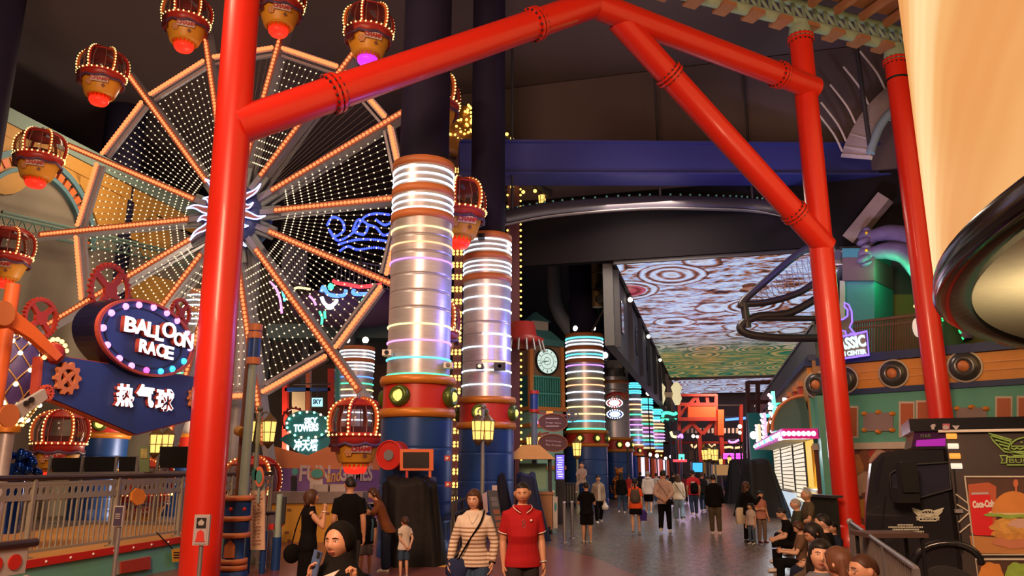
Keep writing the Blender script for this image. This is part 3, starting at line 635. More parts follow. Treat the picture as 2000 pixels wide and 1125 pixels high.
for kk in range(14):
    a = PH0 + kk * 2 * PI / 14; p = wp(a, RP, OFF) + EZ * (DYZ - 2.05)
    if kk == 0: g0.location = p; g0.rotation_euler.z = -PSI
    else: dup(g0, p, -PSI, GN[kk])
for g in COL.objects:
    if g.name.startswith('balloon_gondola.011'):
        for ch in g.children:
            if ch.name.startswith('glowing_base'): ch.data = ch.data.copy(); ch.data.materials[0] = glow('gondola_violet_base', (.75, .05, 1), 1.0)

# ------------------------------------------------------------------ curved picture drum over the right foreground
def drummat():
    m = bpy.data.materials.new('wood_grain_picture'); m.use_nodes = True; nt = m.node_tree; L = nt.links.new; N = nt.nodes.new; b = nt.nodes['Principled BSDF']
    tc = N('ShaderNodeTexCoord'); mp = N('ShaderNodeMapping'); mp.inputs['Rotation'].default_value = (0, .35, 0); L(tc.outputs['Object'], mp.inputs[0])
    wv = N('ShaderNodeTexWave'); wv.inputs['Scale'].default_value = .16; wv.inputs['Distortion'].default_value = 5; wv.inputs['Detail'].default_value = 4; wv.inputs['Detail Scale'].default_value = .35; L(mp.outputs[0], wv.inputs[0])
    w2 = N('ShaderNodeTexWave'); w2.inputs['Scale'].default_value = 1.3; w2.inputs['Distortion'].default_value = 12; w2.inputs['Detail'].default_value = 2; w2.inputs['Detail Scale'].default_value = .25; L(mp.outputs[0], w2.inputs[0])
    mx = N('ShaderNodeMix'); mx.inputs[0].default_value = .10; L(wv.outputs['Fac'], mx.inputs[2]); L(w2.outputs['Fac'], mx.inputs[3])
    rp = N('ShaderNodeValToRGB'); e = rp.color_ramp.elements; e[0].position = .05; e[0].color = (.80, .34, .10, 1); e[1].position = .95; e[1].color = (1, .74, .36, 1)
    x = e.new(.5); x.color = (.90, .46, .16, 1); L(mx.outputs[0], rp.inputs[0])
    L(rp.outputs[0], b.inputs['Emission Color']); b.inputs['Emission Strength'].default_value = 1.0; b.inputs['Base Color'].default_value = (.03, .02, .015, 1); return m
DR = 13.0; e1 = at(1829, 586, 10.9); tdir = V((e1.x, e1.y, 0)).normalized(); DC = V((e1.x, e1.y, 0)) + V((tdir.y, -tdir.x, 0)) * DR; DZ = e1.z
dr = thing('curved_video_drum', 'huge curved glowing video wall showing yellow wood grain, with black lower rim', 'video screen', (DC.x, DC.y, DZ))
A0, A1 = math.radians(80), math.radians(250)
MB().lathe([(DR, .18), (DR, 9.5), (DR - .3, 9.5), (DR - .3, .18)], 90, a0=A0, a1=A1).build('display', drummat(), dr, False)
MB().lathe([(DR + .02, .2), (DR + .05, .0), (DR - .06, -.08), (DR - .42, -.04), (DR - .46, .02)], 90, a0=A0, a1=A1).build('black_rim', mat('black_gloss_rim', (.02, .015, .015), .15, var=0), dr, False)
MB().lathe([(DR - .44, .0), (0, .0), (0, .1), (DR - .44, .1)], 90, a0=A0, a1=A1).build('soffit', mat('cream_soffit', (.50, .42, .27), .7), dr, False)

# ------------------------------------------------------------------ helpers for flat signs
def outline(pxs, o, n): return [onpl(x, y, o, n) for x, y in pxs]
def ellpx(cx, cy, a, b, rot, n=48): return [(cx + a * cos(t) * cos(rot) - b * sin(t) * sin(rot), cy + a * cos(t) * sin(rot) + b * sin(t) * cos(rot)) for t in (2 * PI * k / n for k in range(n))]
def rect(x0, y0, x1, y1): return [(x0, y0), (x1, y0), (x1, y1), (x0, y1)]
def words(name, body, cx, cy, wpx, hpx, slope, o, n, m, parent, ext=.012, bold=.0, lift=.0, shear=0):
    """lettering centred on a pixel, wpx wide and about hpx high, lying on the sign's own plane"""
    n = V(n); c = onpl(cx, cy, o, n) + n * lift; a, b = onpl(cx - wpx / 2, cy - slope * wpx / 2, o, n), onpl(cx + wpx / 2, cy + slope * wpx / 2, o, n)
    x = (b - a).normalized(); z = n.cross(x).normalized(); z = z if z.z > 0 else -z
    h = abs((onpl(cx, cy - hpx / 2, o, n) - onpl(cx, cy + hpx / 2, o, n)).dot(z)); size = h / .73
    cu = bpy.data.curves.new('t', 'FONT'); cu.body = body; cu.size = size; ob = bpy.data.objects.new('t', cu); COL.objects.link(ob); bpy.context.view_layer.update()
    wn = max(1e-3, ob.dimensions.x); bpy.data.objects.remove(ob); bpy.data.curves.remove(cu)
    return text(name, body, frame(c, x, z), size, m, parent, True, ext, 'CENTER', shear, (b - a).length / wn, bold=bold)
FN = V((0, -1, 0))
# ------------------------------------------------------------------ ride platform and its fence, left
pA, pB = gp(50, 1100, .55), gp(355, 1052, .55); pd = (pB - pA).normalized(); pn = V((pd.y, -pd.x, 0)); P0, P1 = pA - pd * 5.5, pA + pd * 8.2
plat = thing('ride_platform', 'raised ride platform with mint green side wall, red studded edge and ochre deck', 'platform', (pA.x, pA.y, 0))
MINTW = mat('mint_wall_paint', (.14, .46, .34), .5, var=.1, scale=1.5); OCH = mat('ochre_deck', (.62, .30, .06), .5, var=.2, scale=3)
MB().prism([P0, P1, P1 - EZ * .55, P0 - EZ * .55], pn * -.25).build('side_wall', MINTW, plat, fix=True)
MB().prism([P0 - EZ * .06, P1 - EZ * .06, P1 - pn * 4.2 - EZ * .06, P0 - pn * 4.2 - EZ * .06], EZ * .07).build('deck', OCH, plat, fix=True)
mb = MB(); mb.prism([P0 + EZ * .04, P1 + EZ * .04, P1 - EZ * .07, P0 - EZ * .07], pn * .05); o = mb.build('edge_trim', BANDRED, plat, fix=True)
for k in range(27): MB().ball(P0.lerp(P1, (k + .5) / 27) + pn * .05 - EZ * .015, .022, 8, 5).build('stud', WHITE, o)
pl = lambda px, py, q=.0: onpl(px, py, pA + pn * q, pn)
for xs in ((225, 290), (-90, -20)):
    q = outline([(xs[0], 1097), (xs[1], 1085), (xs[1], 1112), (xs[0], 1122)], pA + pn * .0, pn); MB().prism(q, pn * .05).build('plaque', mat('plaque_grey', (.3, .26, .22), .6), plat, fix=True)
    c = sum(q, V()) / 4; MB().prism([c + (p - c) * .88 for p in q], pn * .07).build('plaque_panel', mat('plaque_red', (.42, .05, .03), .5), plat, fix=True)
FEN = mat('khaki_grey_fence', (.30, .29, .23), .5, metal=.2)
fen = thing('ride_fence', 'khaki grey railing with perforated top panels on the ochre ride platform', 'fence', pA - pn * .35 + EZ * .0)
F0, F1 = P0 - pn * .35, P1 - pn * .35; ln = (F1 - F0).length; zt = 1.16
MB().tube([F0 + EZ * (zt + .02), F1 + EZ * (zt + .02)], .045, 10).build('handrail', mat('dark_handrail', (.03, .02, .02), .3), fen)
nP = 7
for k in range(nP + 1):
    p = F0.lerp(F1, k / nP); MB().bar(p + EZ * .01, p + EZ * zt, .07).bar(p + EZ * .01, p + EZ * .03, .16).build('post', FEN, fen)
for k in range(nP):
    a, b = F0.lerp(F1, k / nP), F0.lerp(F1, (k + 1) / nP); L_ = (b - a).length; mb = MB(); mb.bar(a + EZ * .87, b + EZ * .87, .03, .04); mb.bar(a + EZ * 1.10, b + EZ * 1.10, .03, .05); mb.bar(a + EZ * .1, b + EZ * .1, .03, .04)
    nh = 14
    for j in range(nh):                                  # band with a row of cut-out leaf shapes
        c0, c1 = a.lerp(b, j / nh), a.lerp(b, (j + 1) / nh); m_ = (c0 + c1) / 2; w_ = L_ / nh
        out = [m_ + pd * x * w_ / 2 + EZ * (.985 + y * .115) for x, y in ((1, 0), (1, 1), (0, 1), (-1, 1), (-1, 0), (-1, -1), (0, -1), (1, -1))]
        inn = [m_ + pd * (cos(t) * .3 * w_) + EZ * (.985 + sin(t) * .06) for t in (2 * PI * q / 8 for q in range(8))]; mb.plate(out, inn, pn * .012)
    mb.build('top_panel', FEN, fen)
    mb = MB()
    for j in range(1, 16): p = a.lerp(b, j / 16); mb.bar(p + EZ * .1, p + EZ * .87, .022)
    mb.build('balusters', FEN, fen)
hx = outline(ellpx(268, 970, 15, 17, 0, 7), pA - pn * .3, pn); o = MB().prism(hx, pn * .03).build('hexagon_plate', mat('orange_hex', (.85, .30, .03), .45), None, fix=True, label='orange hexagonal plate hung on the khaki grey ride fence', cat='sign')
# yellow tag on a black strap
o = thing('warning_tag', 'small yellow warning tag hanging on a black strap beside the red pillar', 'tag', pl(345, 1082, .06))
MB().prism(outline([(335, 1073), (353, 1070), (356, 1096), (337, 1098)], pA + pn * .1, pn), pn * .012).build('card', YELLOW, o, fix=True); MB().tube([pl(306, 1040, .09), pl(338, 1073, .1)], .012, 5).build('strap', BLACK, o)
mb = MB()
for k in range(3): mb.prism(outline(rect(339, 1078 + k * 5, 352, 1080 + k * 5), pA + pn * .115, pn), pn * .004)
mb.build('print_lines', BLACK, o, fix=True)
# little red dotted barrier at the bottom left corner
q0 = gp(56, 1066, 1.0); bo = q0 * 1; bl_ = lambda px, py, f=0: onpl(px, py, bo + EL * f, EL)
o = thing('dotted_barrier', 'small grey barrier with red dots and dark handrail in the lower left corner', 'barrier', V((q0.x, q0.y, 0)))
e0 = q0 - EC * 2.6; MB().tube([e0 + EZ * .03, q0 + EZ * .03 + EC * .1], .05, 8).build('handrail', mat('dark_handrail', (.03, .02, .02), .3), o)
MB().prism([e0, q0, q0 - EZ * .3, e0 - EZ * .3], EL * -.03).build('upper_panel', LGREY, o, fix=True)
mb = MB()
for k in range(10): mb.prism(ell(q0 - EC * (.17 + k * .25) - EZ * .16, EC, EZ, .085, .085, 20), EL * .02)
mb.build('red_dots', BANDRED, o, fix=True)
MB().prism([e0 - EZ * .42, q0 - EZ * .42 - EC * .1, q0 - EZ * .92 - EC * .1, e0 - EZ * .92], EL * -.02).build('lower_panel', BANDRED, o, fix=True)
mb = MB()
for k in range(12): p = q0 - EC * (k * .22); mb.bar(p - EZ * .32 + EL * .03, p - EZ * 1.0 + EL * .03, .045)
mb.build('uprights', LGREY, o)
# row of black glass panels on the platform behind the fence
o = thing('glass_windscreen', 'row of black glass panels standing behind the khaki ride fence', 'screen', at(230, 918, 19))
for x0, x1, y0, y1 in ((101, 162, 894, 923), (164, 227, 892, 922), (232, 270, 892, 921), (312, 372, 872, 912)):
    MB().prism(outline(rect(x0, y0, x1, y1 + 2), V((0, 19, 0)), FN), V((0, .08, 0))).build('glass_panel', mat('black_panel', (.012, .012, .014), .35, var=0), o, fix=True)
mb = MB()
for x in (100, 163, 229, 270, 310): a, b = at(x, 890, 18.95), at(x, 930, 18.95); mb.bar((a.x, a.y, .55), a, .06)
mb.build('panel_posts', STEEL, o); a, b = at(96, 925, 18.9), at(374, 922, 18.9); MB().bar(a, b, .1, .06).bar(V((a.x, a.y, .6)), V((b.x, b.y, .6)), .08, .06).build('panel_rail', STEEL, o)
o = thing('leaflet_stand', 'small green printed board standing between the black glass panels', 'sign', at(281, 900, 18.5)); MB().prism(outline(rect(272, 872, 291, 922), V((0, 18.5, 0)), FN), V((0, .04, 0))).build('board', mat('leaflet_green', (.20, .30, .16), .5), o, fix=True)
MB().prism(outline(rect(275, 876, 288, 895), V((0, 18.49, 0)), FN), V((0, -.01, 0))).build('picture', mat('leaflet_picture', (.55, .5, .2), .5, var=.6, scale=12), o, fix=True)
p_ = at(281, 920, 18.52); MB().bar(p_, (p_.x, p_.y, .55), .05).build('stand_leg', STEEL, o)

# ------------------------------------------------------------------ oval balloon ride sign with blue panel
SO = EL * -9.55; SN = EL
sg = thing('ride_sign', 'oval blue sign reading BALLOON RACE with pink bulbs above a blue Chinese panel', 'sign', V((onpl(240, 700, SO, SN).x, onpl(240, 700, SO, SN).y, 0)))
SIGNB = mat('sign_deep_blue', (.02, .05, .23), .4); TRIMR = mat('sign_trim_red', (.48, .08, .05), .45)
hexp = [(85, 699), (121, 697), (392, 739), (392, 814), (263, 848), (79, 770)]
hp = outline(hexp, SO, SN); c = sum(hp, V()) / 6
MB().prism([c + (p - c) * 1.035 for p in hp], SN * -.14).build('panel_trim', TRIMR, sg, fix=True); MB().prism(hp, SN * .03).build('lower_panel', SIGNB, sg, fix=True)
rot = math.radians(25); mb = MB()
eb = outline(ellpx(279, 660, 101, 71, rot), SO + SN * .12, SN); MB().prism(eb, SN * -.42).build('oval_body', mat('sign_black_blue', (.008, .008, .03), .3), sg, fix=True)
e_o = outline(ellpx(279, 660, 99.5, 70, rot), SO + SN * .12, SN); e_i = outline(ellpx(279, 660, 94, 65.5, rot), SO + SN * .12, SN); MB().plate(e_o, e_i, SN * .07).build('oval_trim', TRIMR, sg)
face = MB().prism(e_i, SN * .03).build('oval_face', SIGNB, sg, fix=True)
g_o = outline(ellpx(279, 660, 81, 54.5, rot), SO + SN * .15, SN); g_i = outline(ellpx(279, 660, 78.5, 52.5, rot), SO + SN * .15, SN); MB().plate(g_o, g_i, SN * .012).build('oval_groove', BLACK, face)
for (x, y), m in zip(((608, 648), (688, 612), (762, 604), (843, 617), (917, 649), (975, 692), (1030, 760), (1045, 845), (1012, 917), (948, 960), (883, 974), (803, 968), (720, 943), (652, 902), (585, 827), (562, 731)), 'ppppppvvccbmpppp'):
    mm = dict(p=('sign_pink_bulb', (.95, .32, .95)), v=('sign_lilac_bulb', (.5, .42, 1)), c=('sign_cyan_bulb', (.05, .65, 1)), b=('sign_blue_bulb', (.05, .45, 1)), m=('sign_magenta_bulb', (1, .12, .55)))[m]
    x, y = x / 2.812, 380 + y / 2.812; ce = V((279, 660)); x, y = ce.x + (x - ce.x) * .985, ce.y + (y - ce.y) * .985
    MB().ball(onpl(x, y, SO + SN * .16, SN), .058, 10, 8).build('sign_bulb', glow(mm[0], mm[1], 2.0), sg)
for ch, x, y, w_, h_ in (('B', 650, 722, 60, 84), ('A', 716, 735, 62, 84), ('L', 766, 750, 40, 82), ('L', 812, 770, 40, 82), ('O', 868, 752, 72, 84), ('O', 922, 802, 52, 74), ('N', 974, 810, 52, 80)):
    q = words('letter', ch, 0 + x / 2.812, 380 + y / 2.812, w_ / 2.812, h_ / 2.812, .2, SO, SN, TRIMR, sg, .05, .012, .18); words('letter_face', ch, x / 2.812, 380 + y / 2.812, w_ / 2.812, h_ / 2.812, .2, SO, SN, LETW, q, .008, .010, .235)
for ch, x, y in (('R', 722, 838), ('A', 770, 851), ('C', 820, 862), ('E', 865, 875)):
    q = words('letter', ch, x / 2.812, 380 + y / 2.812, 15, 25, .2, SO, SN, TRIMR, sg, .05, .012, .18); words('letter_face', ch, x / 2.812, 380 + y / 2.812, 15, 25, .2, SO, SN, LETW, q, .008, .010, .235)
for ch, x, y in (('热', 235, 776), ('气', 275, 777), ('球', 313, 785)):
    q = words('letter', ch, x, y, 32, 33, .1, SO, SN, TRIMR, sg, .04, .012, .05); words('letter_face', ch, x, y, 32, 33, .1, SO, SN, LETW, q, .008, .012, .095)
def sgear(name, px, py, rpx, m, lift, teeth, parent=sg, **k):
    c_ = onpl(px, py, SO + SN * lift, SN); R = abs((onpl(px, py - rpx, SO + SN * lift, SN) - c_).z); mb = MB(); gear(mb, c_, EC, EZ, R, SN * .06, teeth, **k); return mb.build(name, m, parent, fix=True)
sgear('orange_gear', 128, 739, 33, BRONZE, .04, 10, hub=.2, rim=.56, tooth=.2, spokes=4); sgear('orange_gear', 380, 778, 24, BRONZE, .04, 10, hub=.2, rim=.56, tooth=.2)
sgear('small_red_gear', 87, 768, 17, mat('gear_red_orange', (.6, .09, .04), .5), .06, 16, hub=.25, rim=.7, tooth=.15, spokes=8)
GRD = mat('dark_red_gear_paint', (.36, .035, .02), .5)
sgear('big_red_gear', 212, 568, 56, GRD, -.5, 30, hub=.28, rim=.8, rot=.2); sgear('side_red_gear', 350, 612, 30, GRD, -.55, 26, hub=.3, rim=.78)
sgear('left_red_gear', 76, 622, 42, GRD, -.3, 30, hub=.32, rim=.8)
c_ = onpl(103, 690, SO, SN); MB().ball(c_, .17, 14, 10).build('red_hub', MAROON, sg)
mb = MB()
for k in range(9): a = PI * (.1 + k * .13); mb.ball(c_ + EC * (cos(a) * .21) + EZ * (sin(a) * .21) + EL * .05, .035, 8, 6)
mb.build('hub_bulbs', LBULB, sg)
arm = outline([(0, 602), (18, 606), (60, 640), (112, 694), (100, 705), (50, 662), (14, 640), (0, 642), (-16, 622)], SO + SN * .08, SN); MB().prism(arm, SN * .1).build('orange_arm', ORANGE, sg, fix=True)
c_ = onpl(2, 612, SO + SN * .2, SN); MB().cyl(c_, c_ + SN * .06, .17, seg=20).build('arm_joint', BRONZE, sg)
arm = outline([(8, 820), (20, 826), (86, 778), (80, 760), (12, 800)], SO + SN * .1, SN); MB().prism(arm, SN * .07).build('grey_arm', LGREY, sg, fix=True)
for x, y in ((16, 812), (50, 788), (60, 781)): c_ = onpl(x, y, SO + SN * .18, SN); MB().cyl(c_, c_ + SN * .03, .16 if x < 20 else .04, seg=18).build('arm_disc', BRONZE if x < 20 else BLACK, sg)
a = onpl(26, 555, SO - SN * .3, SN); MB().cyl((a.x, a.y, .56), a, .1, seg=14).build('orange_post', ORANGE, sg)
a = onpl(398, 700, SO - SN * .25, SN); b = onpl(398, 770, SO - SN * .25, SN); MB().cyl((a.x, a.y, .56), a, .09, seg=14).build('sign_post', GREY, sg); MB().bar(onpl(90, 720, SO - SN * .2, SN), onpl(398, 755, SO - SN * .2, SN), .1).build('sign_rail', GREY, sg)
# violet quilted balloon lamp on a silver pole
p = at(28, 745, 13.2); zb = at(28, 830, 13.2).z; ztp = at(28, 655, 13.2).z; hh = ztp - zb
lp = thing('balloon_lamp', 'violet quilted balloon lamp with glowing bulb net at the left edge, on a silver pole', 'lamp', (p.x, p.y, .56))
prof = [(.20, zb), (.36, zb + hh * .18), (.50, zb + hh * .42), (.54, zb + hh * .62), (.46, zb + hh * .84), (.25, zb + hh * .96), (0, ztp)]
MB(Matrix.Translation((p.x, p.y, 0))).lathe(prof, 24).build('balloon', PURPLE, lp); pr = arcpts([(r, 0, z) for r, z in prof], 5); mb, bl = MB(), MB()
for s_ in (1, -1):
    for j in range(10): mb.tube([V((p.x + (q.x + .012) * cos(2 * PI * j / 10 + s_ * i * .085), p.y + (q.x + .012) * sin(2 * PI * j / 10 + s_ * i * .085), q.z)) for i, q in enumerate(pr[:-2])], .014, 4)
for i in range(2, len(pr) - 1, 4):
    for j in range(10): a = 2 * PI * j / 10 + (.31 if i % 8 == 2 else 0); bl.ball((p.x + (pr[i].x + .03) * cos(a), p.y + (pr[i].x + .03) * sin(a), pr[i].z), .04, 8, 6)
mb.build('gold_net', mat('gold_net', (.65, .38, .15), .4, metal=.4), lp); bl.build('net_bulbs', glow('white_warm_bulb', (1, .85, .55), 3), lp)
bl = MB()
for j in range(16):
    a = 2 * PI * j / 16
    for k in range(7): bl.bulb((p.x + (.22 + k * .03) * cos(a), p.y + (.22 + k * .03) * sin(a), zb + k * .055), .028)
bl.build('skirt_bulbs', LBULB, lp); MB().cyl((p.x, p.y, .56), (p.x, p.y, zb + .05), .12, seg=16).build('pole', SILVER, lp); MB().cyl((p.x, p.y, zb - .12), (p.x, p.y, zb), .2, seg=16).build('pole_collar', GOLD, lp)
fo = MB(); random.seed(3); c_ = at(28, 905, 16.5)
for k in range(26): fo.ball(c_ + V((random.uniform(-.42, .5), random.uniform(-.2, .2), random.uniform(-.2, .22))), (random.uniform(.09, .17), .1, random.uniform(.06, .12)), 7, 5, Matrix.Rotation(random.uniform(0, 3), 3, 'Y'))
fo.cyl(V((c_.x, c_.y, .56)), c_, .25, seg=12); fo.build('foil_rosette', mat('blue_foil', (.01, .05, .30), .18, metal=.8), label='crumpled shiny blue foil heap behind the fence at the left edge', cat='decoration')

# ------------------------------------------------------------------ thin information posts
def info_post(label, px, py0, py1, Y, wpx, build_face):
    a, b = at(px, py0, Y), at(px, py1, Y); w_ = wpx * Y / 1560; h = a.z - b.z
    o = thing('information_post', label, 'sign post', (a.x, Y, 0), 0); z = (a.z + b.z) / 2
    MB().cyl((0, .03, 0), (0, .03, b.z + .05), .03, seg=10).build('pole', STEEL, o, False); MB().lathe([(.16, 0), (.16, .02), (.03, .03)], 18, (0, .03, 0)).build('foot', STEEL, o, False)
    MB().box((0, 0, z), (w_, .05, h)).build('frame', LGREY, o, False); build_face(o, z, w_, h); return o
def f1(o, z, w_, h):
    MB().box((0, -.03, z), (w_ * .8, .012, h * .9)).build('face', mat('slate_violet', (.06, .05, .10), .4), o, False)
    mb = MB()
    for k in range(3): mb.box((0, -.04, z + h * (.1 - k * .1)), (w_ * .5, .006, .012))
    mb.build('print_lines', LGREY, o, False)
def f2(o, z, w_, h):
    MB().box((0, -.03, z), (w_ * .78, .012, h * .9)).build('face', mat('pale_lilac', (.46, .42, .46), .4), o, False); MB().box((0, -.04, z + h * .23), (w_ * .62, .01, h * .34)).build('badge', BLACK, o, False)
    MB(frame((0, -.046, z + h * .23), (1, 0, 0))).prism([(-.03, 0, -.03), (.03, 0, -.03), (.045, 0, .01), (0, 0, .05), (-.045, 0, .01)], (0, -.005, 0)).build('emblem', LGREY, o, False, fix=True)
    MB(frame((0, -.04, z - h * .2), (1, 0, 0))).prism([(-.07, 0, -.07), (.07, 0, -.07), (.055, 0, -.04), (.045, 0, .05), (0, 0, .085), (-.045, 0, .05), (-.055, 0, -.04)], (0, -.008, 0)).build('red_bell', mat('bell_red', (.65, .04, .03), .5), o, False, fix=True)
info_post('thin grey post with small slate panel in front of the mint green platform wall', 235, 988, 1028, 10.8, 19, f1)
info_post('grey post with black badge and red bell picture in front of the red pillar', 397, 1005, 1065, 11.0, 30, f2)

# ------------------------------------------------------------------ poles, lanterns and price board right of the pillar
def lantern(o, c, s, name='lantern'):
    c = V(c); fr = mat('lantern_frame', (.20, .13, .05), .4, metal=.4)
    q = MB().lathe([(.02, .30), (.05, .27), (.13, .19), (.15, .17), (.13, .165)], 6, c, Matrix.Scale(s, 3)).lathe([(.10, -.18), (.105, -.2), (.06, -.25), (.015, -.30), (0, -.31)], 6, c, Matrix.Scale(s, 3)).build(name, fr, o, False)
    MB().lathe([(.125, .165), (.115, 0), (.098, -.18)], 6, c, Matrix.Scale(s, 3)).build(name + '_glass', LANT, q, False)
    mb = MB()
    for k in range(6): a = PI * k / 3; mb.tube([c + V((.13 * cos(a), .13 * sin(a), .17)) * s, c + V((.10 * cos(a), .10 * sin(a), -.19)) * s], .008 * s, 4)
    mb.ring(c - EZ * .02 * s, .118 * s, .007 * s, seg=6, t=4); mb.build(name + '_bars', fr, q, False)
def lantern_post(label, px, py_l, Y, ztop_py, offs, s=1.0, col=None):
    c = at(px, py_l, Y); zt_ = at(px, ztop_py, Y).z; o = thing('lantern_post', label, 'street lamp', (c.x, Y, 0), 0, 'yellow lantern posts'); m = col or mat('olive_pole', (.24, .24, .17), .5, metal=.3)
    MB().lathe([(.13, 0), (.13, .12), (.08, .2), (.055, .5), (.045, zt_), (0, zt_ + .06)], 14).build('pole', m, o, False)
    for dx, dy in offs:
        lantern(o, (dx, dy, c.z), s); t = V((dx, dy, c.z + .32 * s)); MB().tube(arcpts([(0, 0, zt_ - .12), (dx * .5, dy * .5, zt_ + .02), (dx, dy, zt_ - .03), t], 4), .02, 6).build('arm', m, o, False)
    MB().ball((0, 0, zt_ + .08), .07, 10, 6).build('finial', m, o, False); return o
lantern_post('two lantern lamp post with olive pole right of the teal striped pole', 505, 842, 16.0, 806, ((-.2, -.05), (.2, .05)), 1.15)
lantern_post('lamp post whose two yellow lanterns hang before the second silver column', 943, 840, 20.5, 800, ((-.12, -.05), (.13, .06)), 1.35)
lantern_post('small lamp post with one yellow lantern in front of the third ringed column', 1127, 877, 33, 866, ((0, 0),), 1.5)
lantern_post('lamp post with lanterns behind the directory signs and wooden kiosk', 1046, 867, 28, 850, ((-.15, 0), (.17, 0)), 1.4)
o = thing('wall_lantern_pair', 'pair of yellow lanterns shining above the black glass panels, left of the red pillar', 'lantern', at(316, 866, 19.5))
for dx in (-.16, .14): lantern(o, (dx, 0, 0), 1.25)
MB().tube([(-.16, 0, .35), (-.16, 0, .42), (.14, 0, .42), (.14, 0, .35)], .02, 6).cyl((0, .1, .42), (0, .1, -1.5 - at(316, 866, 19.5).z + 1.5), .04, seg=8).build('bracket', STEEL, o, False)
# teal pole with blue and orange base
Y = 13.9; X = at(459, 1040, Y).x; z = lambda y: at(459, y, Y).z
o = thing('teal_pole', 'tall pale teal pole on a round blue base with orange rings beside the red pillar', 'pole', (X, Y, 0)); r = .235; bz = z(970)
MB().lathe([(r * 1.1, 0), (r * 1.1, .14), (r * .8, .2), (r * .8, .27), (r, .3), (r * .78, .34), (r * .74, .72), (r * .95, .78), (r, bz - .32), (r, bz - .05)], 24).build('base', BLUE, o, False)
for zz, rr in ((.22, 1.05), (.32, 1.05), (.75, 1.12), (bz - .36, 1.12), (bz - .02, 1.22)): MB().lathe([(r * .7, zz - .045), (r * rr, zz - .04), (r * rr, zz + .04), (r * .7, zz + .045)], 24).build('orange_ring', BRONZE, o, False)
for a in (-60, -5, 50): u = V((sin(math.radians(a)), -cos(math.radians(a)), 0)); MB().ball(u * r + EZ * (bz - .2), .035, 10, 8).build('red_stud', BANDRED, o, False)
M = frame((0, -r * .79, .53), (1, 0, 0)); MB(M).prism([(-.09, 0, -.14), (.09, 0, -.14), (.09, 0, .05), (0, 0, .15), (-.09, 0, .05)], (0, -.03, 0)).build('shield_panel', BRONZE, o, False, fix=True)
TPALE = mat('pale_teal_paint', (.30, .42, .38), .45); zz1, zz2 = z(705), z(640)
MB().cyl((.09, 0, bz), (.09, 0, zz1), .085, .075, 16).build('pole', TPALE, o, False); MB().cyl((.09, 0, zz1), (.09, 0, zz2), .11, seg=16).build('blue_sleeve', BLUE, o, False)
for zz in (zz1, zz2, z(655)): MB().cyl((.09, 0, zz - .06), (.09, 0, zz + .06), .125, seg=16).build('sleeve_ring', BRONZE, o, False)
MB().cyl((-.05, .15, bz), (-.05, .15, z(650)), .06, seg=10).build('brown_pipe', mat('brown_pipe', (.22, .09, .04), .5), o, False); MB().cyl((-.12, .1, z(840)), (.0, .0, z(845)), .09, seg=12).build('bracket_disc', MUO, o, False)
# price board on two posts
o = thing('price_board', 'tall peach price board with small dark print and round badges between teal posts', 'sign', at(500, 1075, 14.6))
def pb(x0, y0, x1, y1, dy, th, n, m): return MB().prism(outline(rect(x0, y0, x1, y1), V((0, 14.6 + dy, 0)), FN), V((0, th, 0))).build(n, m, o, fix=True)
pb(489, 958, 517, 1074, 0, .04, 'board', mat('peach_board', (.72, .50, .34), .6)); 
mb = MB()
for k in range(15):
    for x0, x1 in ((493, 499), (502, 507)) if k > 1 else ((494, 510),): mb.prism(outline(rect(x0, 966 + k * 6.8, x1 + (k * 7 % 4), 968.2 + k * 6.8), V((0, 14.59, 0)), FN), V((0, -.006, 0)))
mb.build('print', mat('faded_print', (.35, .17, .12), .6), o, fix=True)
for x in (484, 514):
    a, b, c_ = at(x, 940, 14.7), at(x, 1080, 14.7), 0; MB().cyl((b.x, 14.7, .45), (a.x, 14.7, a.z), .04, seg=10).build('post', TPALE, o); MB().cyl((b.x, 14.7, 0), (b.x, 14.7, .75), .055, seg=10).build('blue_foot', BLUE, o)
for x, y, rx, ry, m in ((506, 931, 9, 20, 'badge_orange'), (497, 927, 6, 12, 'badge_teal')): MB().prism(outline(ellpx(x, y, rx, ry, 0, 24), V((0, 14.5, 0)), FN), V((0, .05, 0))).build('badge', mat('badge_orange', (.8, .2, .08), .5) if m == 'badge_orange' else TEAL, o, fix=True)
MB().prism(outline(ellpx(506, 931, 6, 13, 0, 20), V((0, 14.49, 0)), FN), V((0, -.01, 0))).build('badge_centre', TEAL, o, fix=True); a = at(506, 950, 14.55); MB().cyl((a.x, 14.55, a.z - .3), a, .025, seg=8).build('badge_stem', TPALE, o)
# gate post with a red box
a, b = at(547, 965, 15.2), at(541, 1120, 15.2); o = thing('gate_post', 'short teal gate post with navy foot and red button box near the yellow counter', 'post', (a.x, 15.2, 0))
MB().cyl((0, 0, .55), (.0, 0, a.z), .06, seg=12).build('upper_tube', TPALE, o, False); MB().cyl((0, 0, 0), (0, 0, .6), .085, seg=12).build('navy_foot', BLUE, o, False); MB().box((-.1, -.06, at(1, 1028, 15.2).z), (.09, .1, .1)).build('red_box', BANDRED, o, False); MB().box((.1, -.02, a.z - .3), (.06, .06, .5)).build('sensor_bar', BLACK, o, False)
